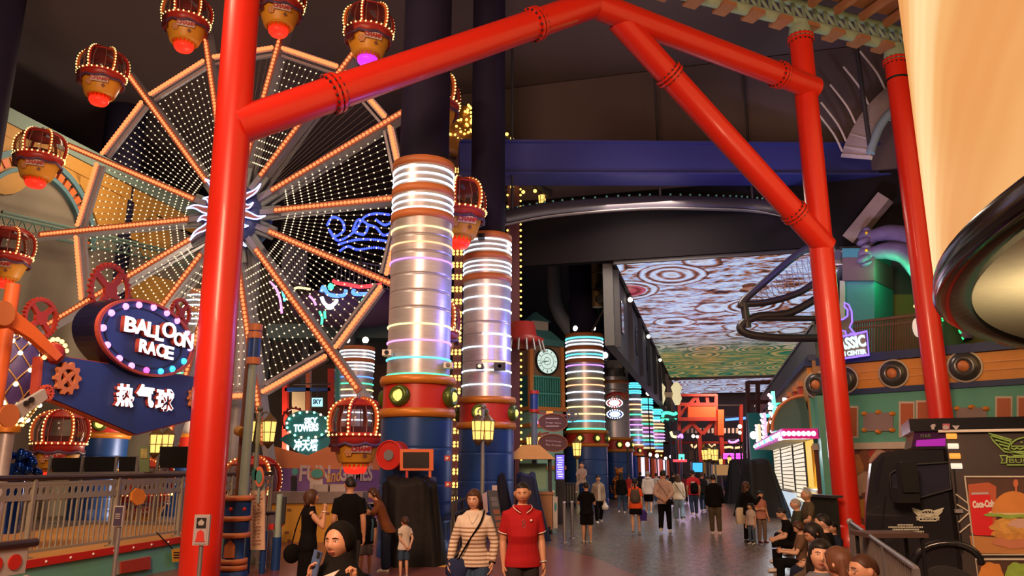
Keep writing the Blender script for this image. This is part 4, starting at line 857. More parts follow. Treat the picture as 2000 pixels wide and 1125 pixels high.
# curved grey barrier panel
o = thing('curved_barrier', 'curved grey slatted barrier panel behind the peach price board', 'barrier', at(525, 1050, 15.6)); pts = [gp(x, y) for x, y in ((500, 1112), (518, 1112), (530, 1108), (537, 1098), (538, 1088))]; pts = arcpts(pts, 4)
MB().tube([p + EZ * 1.02 for p in pts], .035, 8).build('top_rail', mat('dark_handrail', (.03, .02, .02), .3), o); mb = MB(); mb.tube([p + EZ * .12 for p in pts], .02, 6)
for p in pts[::1]: mb.bar(p, p + EZ * 1.0, .03)
mb.build('slats', LGREY, o); MB().loft([[p + EZ * .8, p + EZ * 1.0, p + EZ * 1.0 + V((0, .02, 0)), p + EZ * .8 + V((0, .02, 0))] for p in pts], smooth=False).build('top_band', LGREY, o)

def pan(parent, name, px, Y, th, m, fix=True, n=FN):
    """board whose outline is given on the upright plane at forward distance Y; th is its thickness into the depth"""
    return MB().prism(outline(px, V((0, Y, 0)), n), V((0, th, 0))).build(name, m, parent, fix=fix)
def floorz(px, Y): return at(px, 911, Y).x
def post(parent, name, px, py, Y, r, m, z0=0, seg_=12, px0=None):
    a = at(px, py, Y); return MB().cyl((a.x if px0 is None else floorz(px0, Y), Y, z0), a, r, seg=seg_).build(name, m, parent)
# ------------------------------------------------------------------ games booth behind the wheel
Y = 25.5
o = thing('games_banner', 'wide orange and violet banner wall lettered FUN and GAMES behind the low gondola', 'banner', at(645, 940, Y)); ORB = mat('banner_orange', (.80, .28, .09), .6, var=.15, scale=.8); VIB = mat('banner_violet', (.24, .13, .34), .6, var=.15)
pan(o, 'violet_field', rect(536, 908, 752, 990), Y, .12, VIB); pan(o, 'orange_field', [(536, 872), (600, 890), (650, 868), (752, 880), (752, 918), (536, 914)], Y - .01, .1, ORB)
o2 = mat('letter_cream', (.72, .60, .48), .6)
words('letters_fun', 'FUN', 615, 926, 58, 31, .0, V((0, Y - .02, 0)), FN, o2, o, .012, .02); words('letters_and', 'and', 651, 930, 26, 26, -.1, V((0, Y - .02, 0)), FN, mat('letter_ochre', (.7, .38, .1), .6), o, .012, .01, .01, .3); words('letters_games', 'GAMES', 695, 926, 64, 30, 0, V((0, Y - .02, 0)), FN, o2, o, .012, .02)
a = at(640, 985, Y); MB().box((a.x, Y + .1, a.z / 2), (3.6, .2, a.z)).build('base_wall', VIB, o)
Y = 20.6; zc = at(620, 968, Y).z; xl, xr = floorz(536, Y), floorz(708, Y)
o = thing('games_counter', 'long counter with yellow printed cloth front and grey top below the games banner', 'counter', ((xl + xr) / 2, Y, 0))
MB().box(((xl + xr) / 2, Y + .35, zc - .05), (xr - xl + .1, .8, .28)).build('counter_top', mat('counter_grey', (.22, .17, .14), .5), o); MB().box(((xl + xr) / 2, Y + .3, (zc - .2) / 2), (xr - xl, .6, zc - .2)).build('yellow_front', mat('yellow_cloth', (.68, .33, .03), .6, bump=.5, scale=3), o)
mb = MB()
for x, y in ((565, 996), (640, 1003), (560, 1040), (590, 1038), (648, 1045), (566, 1056)): mb.prism(outline(rect(x - 4, y - 2.5, x + 4, y + 2.5), V((0, Y - .005, 0)), FN), V((0, -.006, 0)))
mb.build('front_print', mat('print_brown', (.25, .1, .03), .6), o, fix=True)
o = thing('counter_stand', 'black tower speaker with teal disc standing on the left of the games counter', 'speaker', at(573, 960, 21)); pan(o, 'body', rect(568, 930, 578, 959), 21, .12, BLACK); pan(o, 'disc', ellpx(576, 921, 6, 7, 0, 18), 20.95, .04, TEAL); a = at(574, 932, 21.05); MB().cyl(a - EZ * .05, a + EZ * .15, .02).build('stem', STEEL, o)
for i, (x0, x1) in enumerate(((612, 642), (645, 676))):
    a, b = at(x0, 964, 21), at(x1, 946, 21); tag(MB().box(((a.x + b.x) / 2, 21.1, (a.z + b.z) / 2), (b.x - a.x, .35, b.z - a.z)).build('cardboard_carton', mat('pale_carton', (.45, .38, .3), .7)), ('pale carton standing on the games counter, left one of two', 'pale carton standing on the games counter beside the black shirted man')[i], 'box', 'cartons on the counter')
o = thing('counter_notice', 'white notice board with a round badge above the games counter', 'sign', at(618, 960, 20.9)); pan(o, 'board', rect(605, 935, 630, 962), 20.95, .05, mat('notice_cream', (.6, .5, .4), .6)); pan(o, 'badge', ellpx(619, 925, 12, 9, 0, 24), 20.9, .05, TEAL); pan(o, 'badge_ring', ellpx(619, 925, 15, 11, 0, 24), 20.93, .05, BRONZE)
a, b = floorz(706, 21), floorz(760, 21); o = thing('grey_rail', 'dark metal rail beside the black tarpaulin at the end of the counter', 'railing', (a, 21.3, 0)); mb = MB()
for k in range(4): z_ = .5 + k * .22; mb.tube([(a, 21.3, z_), (b + .6, 21.3, z_)], .03, 6)
for k in range(4): x = a + (b + .6 - a) * k / 3; mb.tube([(x, 21.3, 0), (x, 21.3, 1.25)], .035, 8)
mb.build('rails', STEEL, o)
# teal oval sign SKY TOWERS
Y = 27; SGT = mat('sign_teal', (.02, .26, .27), .45); so = V((0, Y, 0))
o = thing('tower_ride_sign', 'teal oval sign reading SKY TOWERS with Chinese panel below', 'sign', at(600, 890, Y))
pan(o, 'lower_panel', [(545, 858), (560, 848), (690, 848), (652, 872), (597, 893)], Y + .02, .12, SGT); e = pan(o, 'oval', ellpx(601, 830, 42, 26, .08), Y - .05, .2, SGT); MB().plate(outline(ellpx(601, 830, 44, 28, .08), so + FN * .06, FN), outline(ellpx(601, 830, 40, 24.5, .08), so + FN * .06, FN), FN * .06).build('oval_trim', TEAL, o)
for k in range(18):
    a = 2 * PI * (k + .4) / 18; MB().ball(onpl(601 + 41 * cos(a), 830 + 25.5 * sin(a), so + FN * .13, FN), .045, 8, 6).build('sign_bulb', glow(*(('bulb_mint', (.3, 1, .75), 2.4), ('bulb_peach', (1, .6, .45), 2.4))[k % 2]), o)
words('letters_sky', 'SKY', 607, 822, 24, 11, -.05, so + FN * .06, FN, LETW, o, .02, .012); words('letters_towers', 'TOWERS', 598, 836, 47, 14, -.05, so + FN * .06, FN, LETW, o, .02, .015); words('letters_chinese', '冲天塔', 597, 871, 46, 18, 0, so, FN, LETW, o, .02, .012)
post(o, 'sign_pole', 600, 850, Y + .15, .06, STEEL, px0=600)
so2 = V((0, 28, 0)); mb = MB(); c_ = onpl(573, 820, so2, FN); gear(mb, c_, V((1, 0, 0)), EZ, .48, V((0, .06, 0)), 18); mb.build('back_gear', MAROON, o, fix=True)
# red steel gallows, lit screens and booth frame behind
o = thing('booth_frame', 'red framed booth tower with cream panel behind the teal oval sign', 'booth', (floorz(600, 31), 31, 0))
for x0, x1, y0, y1, m in ((551, 560, 745, 900, BANDRED), (640, 652, 720, 900, BANDRED), (556, 645, 757, 764, BLUE), (597, 605, 700, 900, mat('rust_post', (.35, .08, .03), .5)), (570, 596, 765, 840, mat('booth_cream', (.55, .42, .25), .7)), (655, 662, 700, 880, TEAL)): pan(o, 'frame_member', rect(x0, y0, x1, y1), 31, .3, m)
for x in (555, 646, 601): a = at(x, 900, 31.1); MB().bar((a.x, 31.15, 0), a, .2).build('leg', BANDRED, o)
o = thing('small_lit_sign', 'small cyan lit rectangular sign hanging above the teal oval sign', 'sign', at(619, 795, 29)); pan(o, 'frame', rect(608, 776, 631, 795), 29, .1, DARK); pan(o, 'lit_face', rect(609, 777, 630, 794), 28.97, .02, glow('pale_cyan_screen', (.45, .9, 1), 1.2)); words('letters', 'SKY', 619, 785, 16, 9, 0, V((0, 28.96, 0)), FN, BLUE, o, .005, .01); a = at(619, 776, 29.05); MB().bar(a, a + EZ * .5, .04).bar(a + EZ * .5 - V((.9, 0, 0)), a + EZ * .5 + V((.5, 0, 0)), .05).build('bracket', DARK, o)
# neon show deck seen through the wheel
Y = 34
o = thing('neon_dragon_cloud', 'swirling deep blue bulb cloud glowing behind the right side of the wheel', 'light decoration', at(700, 470, Y)); mb = MB(); wr = MB()
for pts in (((640, 440), (650, 425), (668, 432), (672, 450), (655, 462), (644, 450), (660, 470), (690, 455), (712, 425), (735, 418), (760, 420)), ((690, 450), (700, 430), (718, 440), (712, 458), (695, 455)), ((662, 478), (690, 470), (715, 468), (745, 470), (770, 475)), ((665, 490), (680, 482), (700, 488), (735, 484), (770, 492)), ((720, 440), (735, 445), (750, 460), (772, 450)), ((735, 430), (752, 440), (770, 432))):
    c_ = arcpts([at(x, y, Y) for x, y in pts], 8); wr.tube(c_, .03, 5)
    for p in c_[::1]: mb.bulb(p - V((0, .05, 0)), .075)
wr.build('wire_frame', BLACK, o); mb.build('blue_bulbs', glow('deep_blue_bulb', (.05, .09, 1), 2.6), o, kind='stuff')
a = at(705, 496, Y); MB().cyl(a, a - EZ * 2.8, .06).build('hanger', DARK, o)
o = thing('smiling_neon_sign', 'neon smiling face with green eyes, blue brow and white grin behind the wheel', 'neon sign', at(690, 620, Y)); N_ = lambda n, pts, c, r=.05: MB().tube(arcpts([at(x, y, Y - .1) for x, y in pts], 6), r, 6).build(n, c, o)
N_('blue_brow', ((628, 570), (632, 560), (642, 575), (670, 577), (676, 566)), TB, .09); N_('blue_cheek', ((692, 565), (692, 574), (730, 573), (746, 570)), TB, .09); N_('red_hair', ((650, 548), (660, 553), (680, 556), (705, 560), (745, 556)), glow('red_neon', (1, .04, .05), 2.2), .09); N_('white_grin', ((628, 580), (634, 593), (645, 598), (656, 590), (657, 585)), TW, .09); N_('white_grin', ((632, 586), (640, 602), (652, 600)), TW, .06)
for x, y in ((646, 560), (711, 589)): MB().ball(at(x, y, Y - .1), (.14, .05, .18), 10, 8).build('green_eye', TG, o)
mb = MB(); c_ = at(690, 600, Y + 1.4); mb.ball(c_, (3.0, .9, 1.0), 20, 10); mb.build('dark_body', mat('plum_fabric', (.07, .03, .07), .8), o); MB().cyl((c_.x, c_.y, 0), c_, .2).build('mast', DARK, o)
for i, (pts, m) in enumerate(((((527, 550), (540, 565), (548, 590), (550, 612)), TP), (((540, 548), (550, 560), (556, 588)), TC), (((560, 586), (568, 572), (580, 562), (606, 565)), TY), (((604, 578), (612, 586), (617, 596)), TP), (((624, 608), (629, 620), (628, 634)), TG), (((634, 608), (635, 622)), TG))):
    q = MB().tube(arcpts([at(x, y, 33) for x, y in pts], 6), .055, 6).build('neon_arc', m); tag(q, ('pink curved neon tube, leftmost behind the lower wheel spokes', 'cyan curved neon tube beside the pink one behind the wheel', 'yellow arched neon tube behind the lower wheel spokes', 'short pink neon stroke under the yellow arch', 'short green neon stroke with a hooked end', 'shorter green neon stroke right of its pair')[i], 'neon tube', 'neon arcs behind the wheel')
o = thing('show_deck', 'dark raised show deck with grey railings behind the wheel', 'balcony', (floorz(640, 37), 37, 0)); a, b = at(520, 660, 37), at(770, 640, 37)
MB().prism([V((a.x, 37, a.z)), V((b.x, 37, a.z)), V((b.x, 37, a.z + .7)), V((a.x, 37, a.z + .7))], V((0, 1.5, 0))).build('deck_edge', mat('deck_teal', (.08, .12, .12), .6), o, fix=True)
for y0, y1, x0, x1 in ((470, 540, 555, 600), (505, 548, 660, 775)):
    mb = MB(); p, q = at(x0, y0, 37), at(x1, y0 + 20, 37); d_ = at(x0, y1, 37).z - p.z
    for k in range(15): u = p.lerp(q, k / 14); mb.bar(u, u + EZ * d_, .045)
    mb.bar(p, q, .08); mb.bar(p + EZ * d_, q + EZ * d_, .08); mb.build('railing', mat('violet_grey_rail', (.16, .14, .22), .5), o)
mb = MB()
for x in (525, 600, 690, 765): u = at(x, 655, 37.5); mb.bar((u.x, 37.5, 0), u, .3)
mb.build('supports', DARK, o)
structure(MB().box((0, 0, 0), (30, .3, 8)).build('wall_behind_wheel', mat('brown_back_wall', (.16, .10, .075), .8))).location = (-14, 47, 4)

# ------------------------------------------------------------------ things round the foot of the nearest column
Y = 15.9
def draped(name, label, foot, top, seed, m, wob=.06, kind_='tarpaulin', up=1.0):
    """cloth hung over something: a closed lofted skin with folds; foot and top are (x,y) outlines on the ground plan with heights"""
    rnd = random.Random(seed); n = 56; ph = [rnd.uniform(0, 6.28) for _ in range(5)]; (fx, fy, frx, fry), (tx, ty, trx, try_, tz) = foot, top; secs = []
    for i in range(15):
        t = i / 14; s = t ** up; cx, cy, rx, ry, z = fx + (tx - fx) * s, fy + (ty - fy) * s, frx + (trx - frx) * s, fry + (try_ - fry) * s, tz * t; sec = []
        for j in range(n):
            a = 2 * PI * j / n; f = 1 + (1 - t * .55) * wob * (sin(7 * a + ph[0] + 1.2 * t) + .6 * sin(13 * a + ph[1] - 2 * t) + .5 * sin(4 * a + ph[2])); ca, sa = cos(a), sin(a); q = .62
            sec.append(V((cx + rx * f * math.copysign(abs(ca) ** q, ca), cy + ry * f * math.copysign(abs(sa) ** q, sa), z + (.05 * sin(5 * a + ph[3]) + .04 * sin(3 * a + ph[4])) * t ** 3)))
        secs.append(sec)
    top_ = [V((tx + (p.x - tx) * .55, ty + (p.y - ty) * .55, p.z + .05)) for p in secs[-1]]
    return MB().loft(secs + [top_]).build(name, m, label=label, cat=kind_)
TARP = mat('black_tarpaulin', (.009, .008, .009), .6, bump=.6, scale=4, spec=.2)
xl, xr = floorz(756, Y), floorz(868, Y); zt_ = at(800, 950, Y).z
draped('black_tarpaulin', 'big wrinkled black tarpaulin draped over equipment in front of the nearest column', ((xl + xr) / 2, Y + .1, (xr - xl) / 2, .42), ((xl + xr) / 2 - .13, Y + .15, (xr - xl) / 2 - .05, .38, zt_ + .1), 4, TARP, .10)
o = thing('orange_framed_screen', 'dark screen in an orange frame above the black tarpaulin', 'screen', at(812, 948, 16.0)); SF = V((0, 16.0, 0)); q = rect(781, 878, 846, 918)
pan(o, 'frame', rect(781, 877, 846, 919), 16.0, .1, ORANGE); pan(o, 'dark_display', rect(787, 883, 838, 914), 15.98, .04, mat('dark_display', (.02, .015, .015), .25, var=0))
for x in (795, 840): a, b = at(x, 918, 16.05), at(x, 950, 16.05); MB().bar(a, b - EZ * .6, .05).build('leg', ORANGE if x > 800 else BANDRED, o)
o = thing('hose_reel', 'round red hose reel with grey hub fixed to the blue column drum', 'hose reel', at(762, 888, 16.4)); c_ = at(760, 889, 16.3); u = V((-.35, -.94, 0)).normalized()
MB().cyl(c_, c_ - u * .1, .30, .30, 28).build('front_disc', BANDRED, o); MB().cyl(c_ - u * .1, c_ - u * .3, .22, seg=24).build('hose', BLACK, o); MB().cyl(c_ - u * .3, c_ - u * .36, .30, seg=28).build('rear_disc', MAROON, o); MB().cyl(c_ + u * .03, c_, .11, seg=20).build('hub', STEEL, o); MB().ring(c_ + u * .01, .29, .02, u, 28).build('rim', BANDRED, o); MB().bar(c_ - u * .3, c_ - u * .75, .08).build('wall_arm', BLACK, o)
for i, (x, y) in enumerate(((874, 895), (875, 946))):
    a = at(x, y, 16.9); q = thing('alarm_box', ('upper red alarm box on the right side of the nearest blue drum', 'lower red alarm box on the right side of the nearest blue drum')[i], 'alarm', a, 0, 'red alarm boxes on the column'); MB().box((0, 0, 0), (.12, .1, .11)).build('case', BANDRED, q, False); MB().cyl((0, -.05, 0), (0, -.09, 0), .03).build('button', WHITE, q, False)
for i, (x, y, Y_) in enumerate(((757, 690, 16.9), (876, 714, 17.2), (937, 716, 21.3), (976, 716, 21.3), (940, 462, 21.4))):
    a = at(x, y, Y_); m = WHITE if i < 2 else BLACK; q = thing('security_camera', ('small white camera on the left edge of the nearest column sleeve', 'small white camera box on the right edge of the nearest column sleeve', 'small black box speaker low on the second column, left of its pair', 'larger black box speaker low on the second column, right of its pair', 'black box under the top collar of the second column')[i], 'camera' if i < 2 else 'speaker', a, 0, 'fittings on the silver columns'); MB().box((0, 0, 0), (.2, .26, .13) if i != 3 else (.32, .3, .2)).build('body', m, q, False); MB().box((0, .2, .02), (.06, .3, .06)).build('bracket', m, q, False)
    MB().cyl((0, -.13, 0), (0, -.15, 0), .05).build('lens', GLASSD, q, False)
# black iron railing between the columns
o = thing('black_iron_railing', 'black iron railing with patterned grey panels between the two nearest columns', 'railing', gp(884, 1090)); a, b = gp(883, 1092), gp(930, 1052); mb = MB()
for k in range(4): p = a.lerp(b, k / 3); mb.bar(p, p + EZ * 1.15, .06)
for z_ in (.12, .9, 1.15): mb.bar(a + EZ * z_, b + EZ * z_, .05)
for k in range(16): p = a.lerp(b, (k + .5) / 16); mb.bar(p + EZ * .12, p + EZ * .9, .02)
mb.build('rails', BLACK, o); o2 = thing('patterned_fence', 'grey patterned fence panel behind the striped sweater woman', 'fence', at(905, 1000, 23)); a, b = V((floorz(880, 23), 23, 0)), V((floorz(930, 23), 23, 0)); mb = MB(); mb.prism([a + EZ * 1.05, b + EZ * 1.05, b + EZ * 1.3, a + EZ * 1.3], V((0, .04, 0)))
for k in range(9): p = a.lerp(b, k / 8); mb.bar(p, p + EZ * 1.05, .04)
mb.build('panel', GREY, o2, fix=True); mb = MB()
for k in range(5): mb.prism(ell(a.lerp(b, (k + .5) / 5) + EZ * 1.17 - V((0, .0, 0)), (1, 0, 0), EZ, .05, .08, 12), V((0, -.02, 0)))
mb.build('ovals', LGREY, o2, fix=True)
# tilted menu board, folded covers, kiosk
Y = 19.6; o = thing('menu_board', 'tall dark tilted menu board with orange tiles leaning behind the red polo man', 'menu board', gp(975, 1065)); q = outline([(952, 957), (971, 958), (988, 1058), (966, 1066)], V((0, Y, 0)), FN)
MB().prism(q, V((0, .06, 0))).build('board', mat('slate_board', (.06, .07, .075), .5), o, fix=True); ce = sum(q, V()) / 4
for i, (x, y) in enumerate(((964, 975), (966, 985), (969, 1000), (972, 1012), (974, 1025), (976, 1036), (978, 1047))): pan(o, 'menu_tile', [(x - 6, y - 4.4), (x + 6, y - 4.8), (x + 8, y + 4), (x - 4.5, y + 4.4)], Y - .01, .01, mat('tile_grey', (.16, .17, .18), .5) if i < 2 else mat('tile_rust', (.32, .11, .05), .5))
MB().bar(at(960, 962, Y + .08), (floorz(962, Y) + .1, Y + .9, 0), .05).bar(at(984, 1040, Y + .08), (floorz(985, Y) + .1, Y + .9, 0), .05).build('strut', BLACK, o); pan(o, 'top_label', rect(961, 948, 971, 958), Y + .01, .02, mat('label_cream', (.65, .55, .48), .6))
o = thing('paper_notice_board', 'pale paper notice board left of the tilted menu board', 'sign', gp(947, 1060)); q = pan(o, 'paper', [(941, 966), (951, 960), (953, 1000), (944, 1008)], Y + .3, .02, mat('notice_pink', (.6, .45, .4), .6)); a = at(947, 1004, Y + .34); MB().bar((a.x, Y + .34, 0), a, .05).build('stand', BLACK, o)
draped('folded_black_parasol', 'folded parasol under a black cover beside the tilted menu board', (floorz(988, 21.5), 21.5, .34, .3), (floorz(980, 21.5), 21.5, .1, .1, at(980, 932, 21.5).z), 8, mat('navy_black_cover', (.012, .012, .020), .7, spec=.2), .12, 'cover')
draped('blue_covered_cart', 'cart under a dark blue cover behind the red polo man', (floorz(1040, 21), 21.2, .46, .45), (floorz(1028, 21), 21.3, .26, .3, at(1025, 938, 21).z + .1), 9, mat('navy_cover', (.014, .02, .055), .65, spec=.25), .05, 'cover', .9)
Y = 23.2; o = thing('wooden_kiosk', 'wooden vending kiosk with yellow awning and white printed side panel', 'kiosk', (floorz(1045, Y), Y, 0)); x0, x1 = floorz(1003, Y), floorz(1078, Y); zc = at(1, 965, Y).z; zr = at(1, 897, Y).z
MB().box(((x0 + x1) / 2, Y + .5, zc / 2 + .06), (x1 - x0, 1.0, zc - .1)).build('body', WOOD, o); MB().box(((x0 + x1) / 2, Y + .5, zc + .02), (x1 - x0 + .12, 1.1, .07)).build('counter_top', WOOD, o)
q = [V((x0 - .2, Y - .2, zr)), V((x1 + .1, Y - .2, zr)), V((x1 + .1, Y + 1.2, zr)), V((x0 - .2, Y + 1.2, zr))]; r_ = [V((x0 + .25, Y + .2, zr + .42)), V((x1 - .35, Y + .2, zr + .42)), V((x1 - .35, Y + .8, zr + .42)), V((x0 + .25, Y + .8, zr + .42))]; MB().loft([q, r_], smooth=False).build('awning', mat('awning_yellow', (.68, .34, .05), .6), o)
mb = MB()
for x in (x0, x1 - .04):
    for y in (Y + .05, Y + .95): mb.bar((x, y, 0), (x, y, zr), .07)
mb.build('posts', DARK, o)
c_ = V((x1 + .02, Y + .35, .65)); MB().prism([c_ + V((.0, -.3, -.5)), c_ + V((0, .45, -.5)), c_ + V((0, .45, .55)), c_ + V((0, -.3, .55))], V((.05, 0, 0))).build('side_panel', WHITE, o, fix=True); pan(o, 'front_panel', rect(1081, 970, 1089, 1032), Y - .01, .02, mat('panel_cream', (.6, .56, .45), .6)); pan(o, 'panel_emblem', ellpx(1085, 990, 2.6, 9, 0, 16), Y - .02, .01, TEAL)
for x in (x0 + .1, x1 - .1): MB().cyl((x - .03, Y, .1), (x + .03, Y, .1), .1, seg=14).build('wheel', BLACK, o)
pan(o, 'mint_back', rect(1014, 905, 1068, 955), Y + 1.0, .04, MINT)
o = thing('violet_screen', 'tall glowing violet screen beside the kiosk awning', 'screen', (floorz(1093, 27), 27, 0)); pan(o, 'case', rect(1084, 886, 1103, 939), 27, .2, DARK); q = pan(o, 'lit_picture', rect(1086, 889, 1102, 936), 26.97, .02, glow('violet_screen_light', (.22, .16, .9), 1.0)); a = at(1094, 938, 27.1); MB().bar((a.x, 27.1, 0), a, .3).build('pedestal', DARK, o)
mb = MB()
for k in range(9): mb.prism(outline(rect(1088 + k % 3, 893 + k * 4.6, 1098 + (k * 5) % 3, 895 + k * 4.6), V((0, 26.96, 0)), FN), V((0, -.01, 0)))
mb.build('lit_text', glow('violet_text', (.75, .7, 1), 1.2), o, fix=True)
# direction signs
Y = 24.5; DM = mat('sign_brown_maroon', (.10, .03, .03), .5)
o = thing('directory_signpost', 'teal signpost with two dark maroon oval direction signs in front of the kiosk', 'signpost', (floorz(1043, Y), Y, 0)); post(o, 'pole', 1043, 772, Y, .10, mat('grey_teal_pole', (.14, .22, .25), .5)); a = at(1043, 790, Y)
MB().cyl(a - EZ * .2, a + EZ * .35, .13, seg=16).build('blue_sleeve', BLUE, o)
for d_ in (-.2, .38): MB().cyl(a + EZ * (d_ - .05), a + EZ * (d_ + .05), .16, seg=16).build('sleeve_ring', BANDRED, o)
for cy, rows in ((825, ('', 'Jungle Gym', '')), (865, ('First World Complex', 'Sky Arcade'))):
    pan(o, 'oval_sign', ellpx(1080, cy, 28, 17, .05), Y - .1, .08, DM); MB().plate(outline(ellpx(1080, cy, 29, 18, .05), V((0, Y - .12, 0)), FN), outline(ellpx(1080, cy, 27, 16, .05), V((0, Y - .12, 0)), FN), FN * .03).build('sign_rim', mat('rim_rust', (.3, .09, .05), .5), o)
    for k, t in enumerate(rows):
        if not t: MB().prism(outline(rect(1066, cy - (len(rows) - 1) * 3.6 + k * 7.4 - 1.2, 1092, cy - (len(rows) - 1) * 3.6 + k * 7.4 + .6), V((0, Y - .11, 0)), FN), V((0, -.006, 0))).build('print_line', mat('sign_text_white', (.7, .62, .6), .5), o, fix=True); continue
        words('sign_text', t, 1081, cy - (len(rows) - 1) * 3.6 + k * 7.4 + .5, 30, 3.6, .06, V((0, Y - .11, 0)), FN, mat('sign_text_white', (.7, .62, .6), .5), o, .004)
MB().bar(at(1043, 806, Y), at(1112, 812, Y), .06).build('sign_arm', MAROON, o); mb = MB(); gear(mb, at(1118, 811, Y - .1), (1, 0, 0), EZ, .21, V((0, .06, 0)), 12, spokes=4, hub=.35, rim=.75); mb.build('gear', mat('slate_blue', (.12, .16, .22), .5), o, fix=True); MB().bar(at(1043, 850, Y + .05), at(1072, 845, Y + .05), .05).build('lower_arm', MAROON, o)
pan(o, 'top_label', rect(1067, 803, 1080, 811), Y - .05, .03, glow('orange_label', (1, .35, .05), 1.2))
# clock tower
Y = 37; x0, x1 = floorz(1012, Y), floorz(1088, Y); cw = mat('clock_brown', (.22, .13, .08), .6); W_ = 1.4
o = thing('clock_tower', 'model clock tower with two glowing dials, teal grilles and orange corner posts', 'clock tower', (floorz(1048, Y), Y, 0), math.radians(32)); zz = lambda y: at(1048, y, Y).z
B = lambda n, z0, z1, w_, m, inset=0: MB().box((0, 0, (z0 + z1) / 2), (w_, w_, z1 - z0)).build(n, m, o, False); w0 = 1.78
B('base', 0, zz(800), w0 * 1.02, MINT)
for y, k in ((912, 1.12), (862, 1.14), (800, 1.18), (832, 1.1)): B('cornice', zz(y) - .12, zz(y) + .06, w0 * k, mat('clock_orange', (.55, .20, .05), .5)); 
B('grille_block', zz(800), zz(738), w0 * .98, mat('deep_teal', (.02, .13, .13), .5)); B('clock_block', zz(738), zz(680), w0 * 1.0, cw); B('roof_step', zz(680), zz(668), w0 * 1.12, mat('teal_roof', (.06, .2, .22), .5)); MB().loft([[V((s * w0 * .52, t * w0 * .52, zz(668))) for s, t in ((-1, -1), (1, -1), (1, 1), (-1, 1))], [V((s * w0 * .3, t * w0 * .3, zz(648))) for s, t in ((-1, -1), (1, -1), (1, 1), (-1, 1))]], smooth=False).build('roof', mat('teal_roof', (.06, .2, .22), .5), o, False); B('belfry', zz(648), zz(630), w0 * .5, LGREY)
MB().loft([[V((s * w0 * .3, t * w0 * .3, zz(630))) for s, t in ((-1, -1), (1, -1), (1, 1), (-1, 1))], [V((s * .05, t * .05, zz(610))) for s, t in ((-1, -1), (1, -1), (1, 1), (-1, 1))]], smooth=False).build('spire', mat('teal_roof', (.06, .2, .22), .5), o, False)
h = w0 / 2
for s, t in ((-1, -1), (1, -1), (1, 1)): MB().box((s * h, t * h, (zz(800) + zz(676)) / 2), (.2, .2, zz(676) - zz(800))).build('corner_post', mat('clock_orange', (.55, .20, .05), .5), o, False)
for nrm in (V((0, -1, 0)), V((1, 0, 0))):
    xx = EZ.cross(-nrm) * -1; c_ = nrm * (h + .02) + EZ * ((zz(738) + zz(682)) / 2); x_ = V((1, 0, 0)) if nrm.y else V((0, 1, 0)); R = .60
    q = MB().prism(ell(c_, x_, EZ, R, R, 36), nrm * .05).build('dial', glow('clock_face', (.75, .95, .85), .8), o, False, fix=True); mb = MB(); mb.plate(ell(c_, x_, EZ, R * 1.1, R * 1.1, 36), ell(c_, x_, EZ, R * .97, R * .97, 36), nrm * .09)
    for k in range(12): a = PI * k / 6; u = x_ * sin(a) + EZ * cos(a); mb.bar(c_ + nrm * .06 + u * R * .72, c_ + nrm * .06 + u * R * .9, .035, .02)
    mb.ring(c_ + nrm * .06, R * .62, .012, nrm, 30, 4); mb.ring(c_ + nrm * .06, R * .3, .012, nrm, 24, 4); mb.build('dial_marks', BLACK, q, False, fix=True); mb = MB()
    for a, l in ((-1.88, .80), (-1.66, .5)): u = x_ * sin(a) + EZ * cos(a); mb.bar(c_ + nrm * .07 - u * .08, c_ + nrm * .07 + u * R * l, .065, .02)
    mb.build('clock_hands', BLACK, q, False)
    mb = MB()
    for z0, z1 in ((zz(798), zz(772)), (zz(768), zz(740))):
        for k in range(12): u = x_ * ((k - 5.5) * .135); mb.bar(nrm * (h + .01) + u + EZ * z0, nrm * (h + .01) + u + EZ * z1, .045)
        mb.bar(nrm * (h + .02) - x_ * .8 + EZ * z1, nrm * (h + .02) + x_ * .8 + EZ * z1, .08)
    mb.build('grille_bars', mat('grille_teal', (.07, .36, .34), .5), o, False)
mb = MB(); mb.tube([V((-h * 1.1, -h * 1.22, zz(828))), V((h * 1.1, -h * 1.22, zz(828)))], .06, 6); mb.build('pink_light_strip', TP, o, False); mb = MB(); mb.tube([V((-h * .9, -h * 1.22, zz(868))), V((h * .6, -h * 1.22, zz(868)))], .07, 6); mb.build('blue_light_strip', TC, o, False)
# golden bulb tower behind the columns
Y = 31; o = thing('golden_bulb_tower', 'tall dark drop tower with clusters of golden bulbs behind the two nearest columns', 'ride tower', (floorz(950, Y), Y, 0)); xl, xr = at(893, 700, Y).x, at(1003, 700, Y).x; MT = mat('tower_maroon', (.12, .035, .05), .5)
for i, x in enumerate((xl, xr)): MB().bar((x, Y, 0), (x, Y, 14.8), .5 if i else .34, .4).build('mast', MT, o)
mb = MB()
for k in range(15): z_ = .6 + k; mb.bar((xl, Y, z_), (xr, Y, z_ + .9), .08); mb.bar((xr, Y, z_), (xl, Y, z_ + .9), .08)
mb.build('lattice', mat('tower_violet', (.10, .05, .14), .6), o); cl, st = MB(), MB()
for k in range(27):
    z_ = .6 + k * .52
    for i in range(3):
        for j in range(2): cl.ball((xl - .2 + i * .16, Y - .28, z_ + j * .13), .06, 6, 4)
    st.ball((xr + .3, Y - .25, z_), .05, 6, 4); st.ball((xr + .3, Y - .25, z_ + .26), .045, 6, 4); st.ball((xr - .25, Y - .25, z_), .05, 6, 4)
cl.build('bulb_clusters', glow('gold_bulb', (1, .60, .12), 2.6), o, kind='stuff'); st.build('bulb_strip', glow('gold_bulb', (1, .60, .12), 2.6), o, kind='stuff')
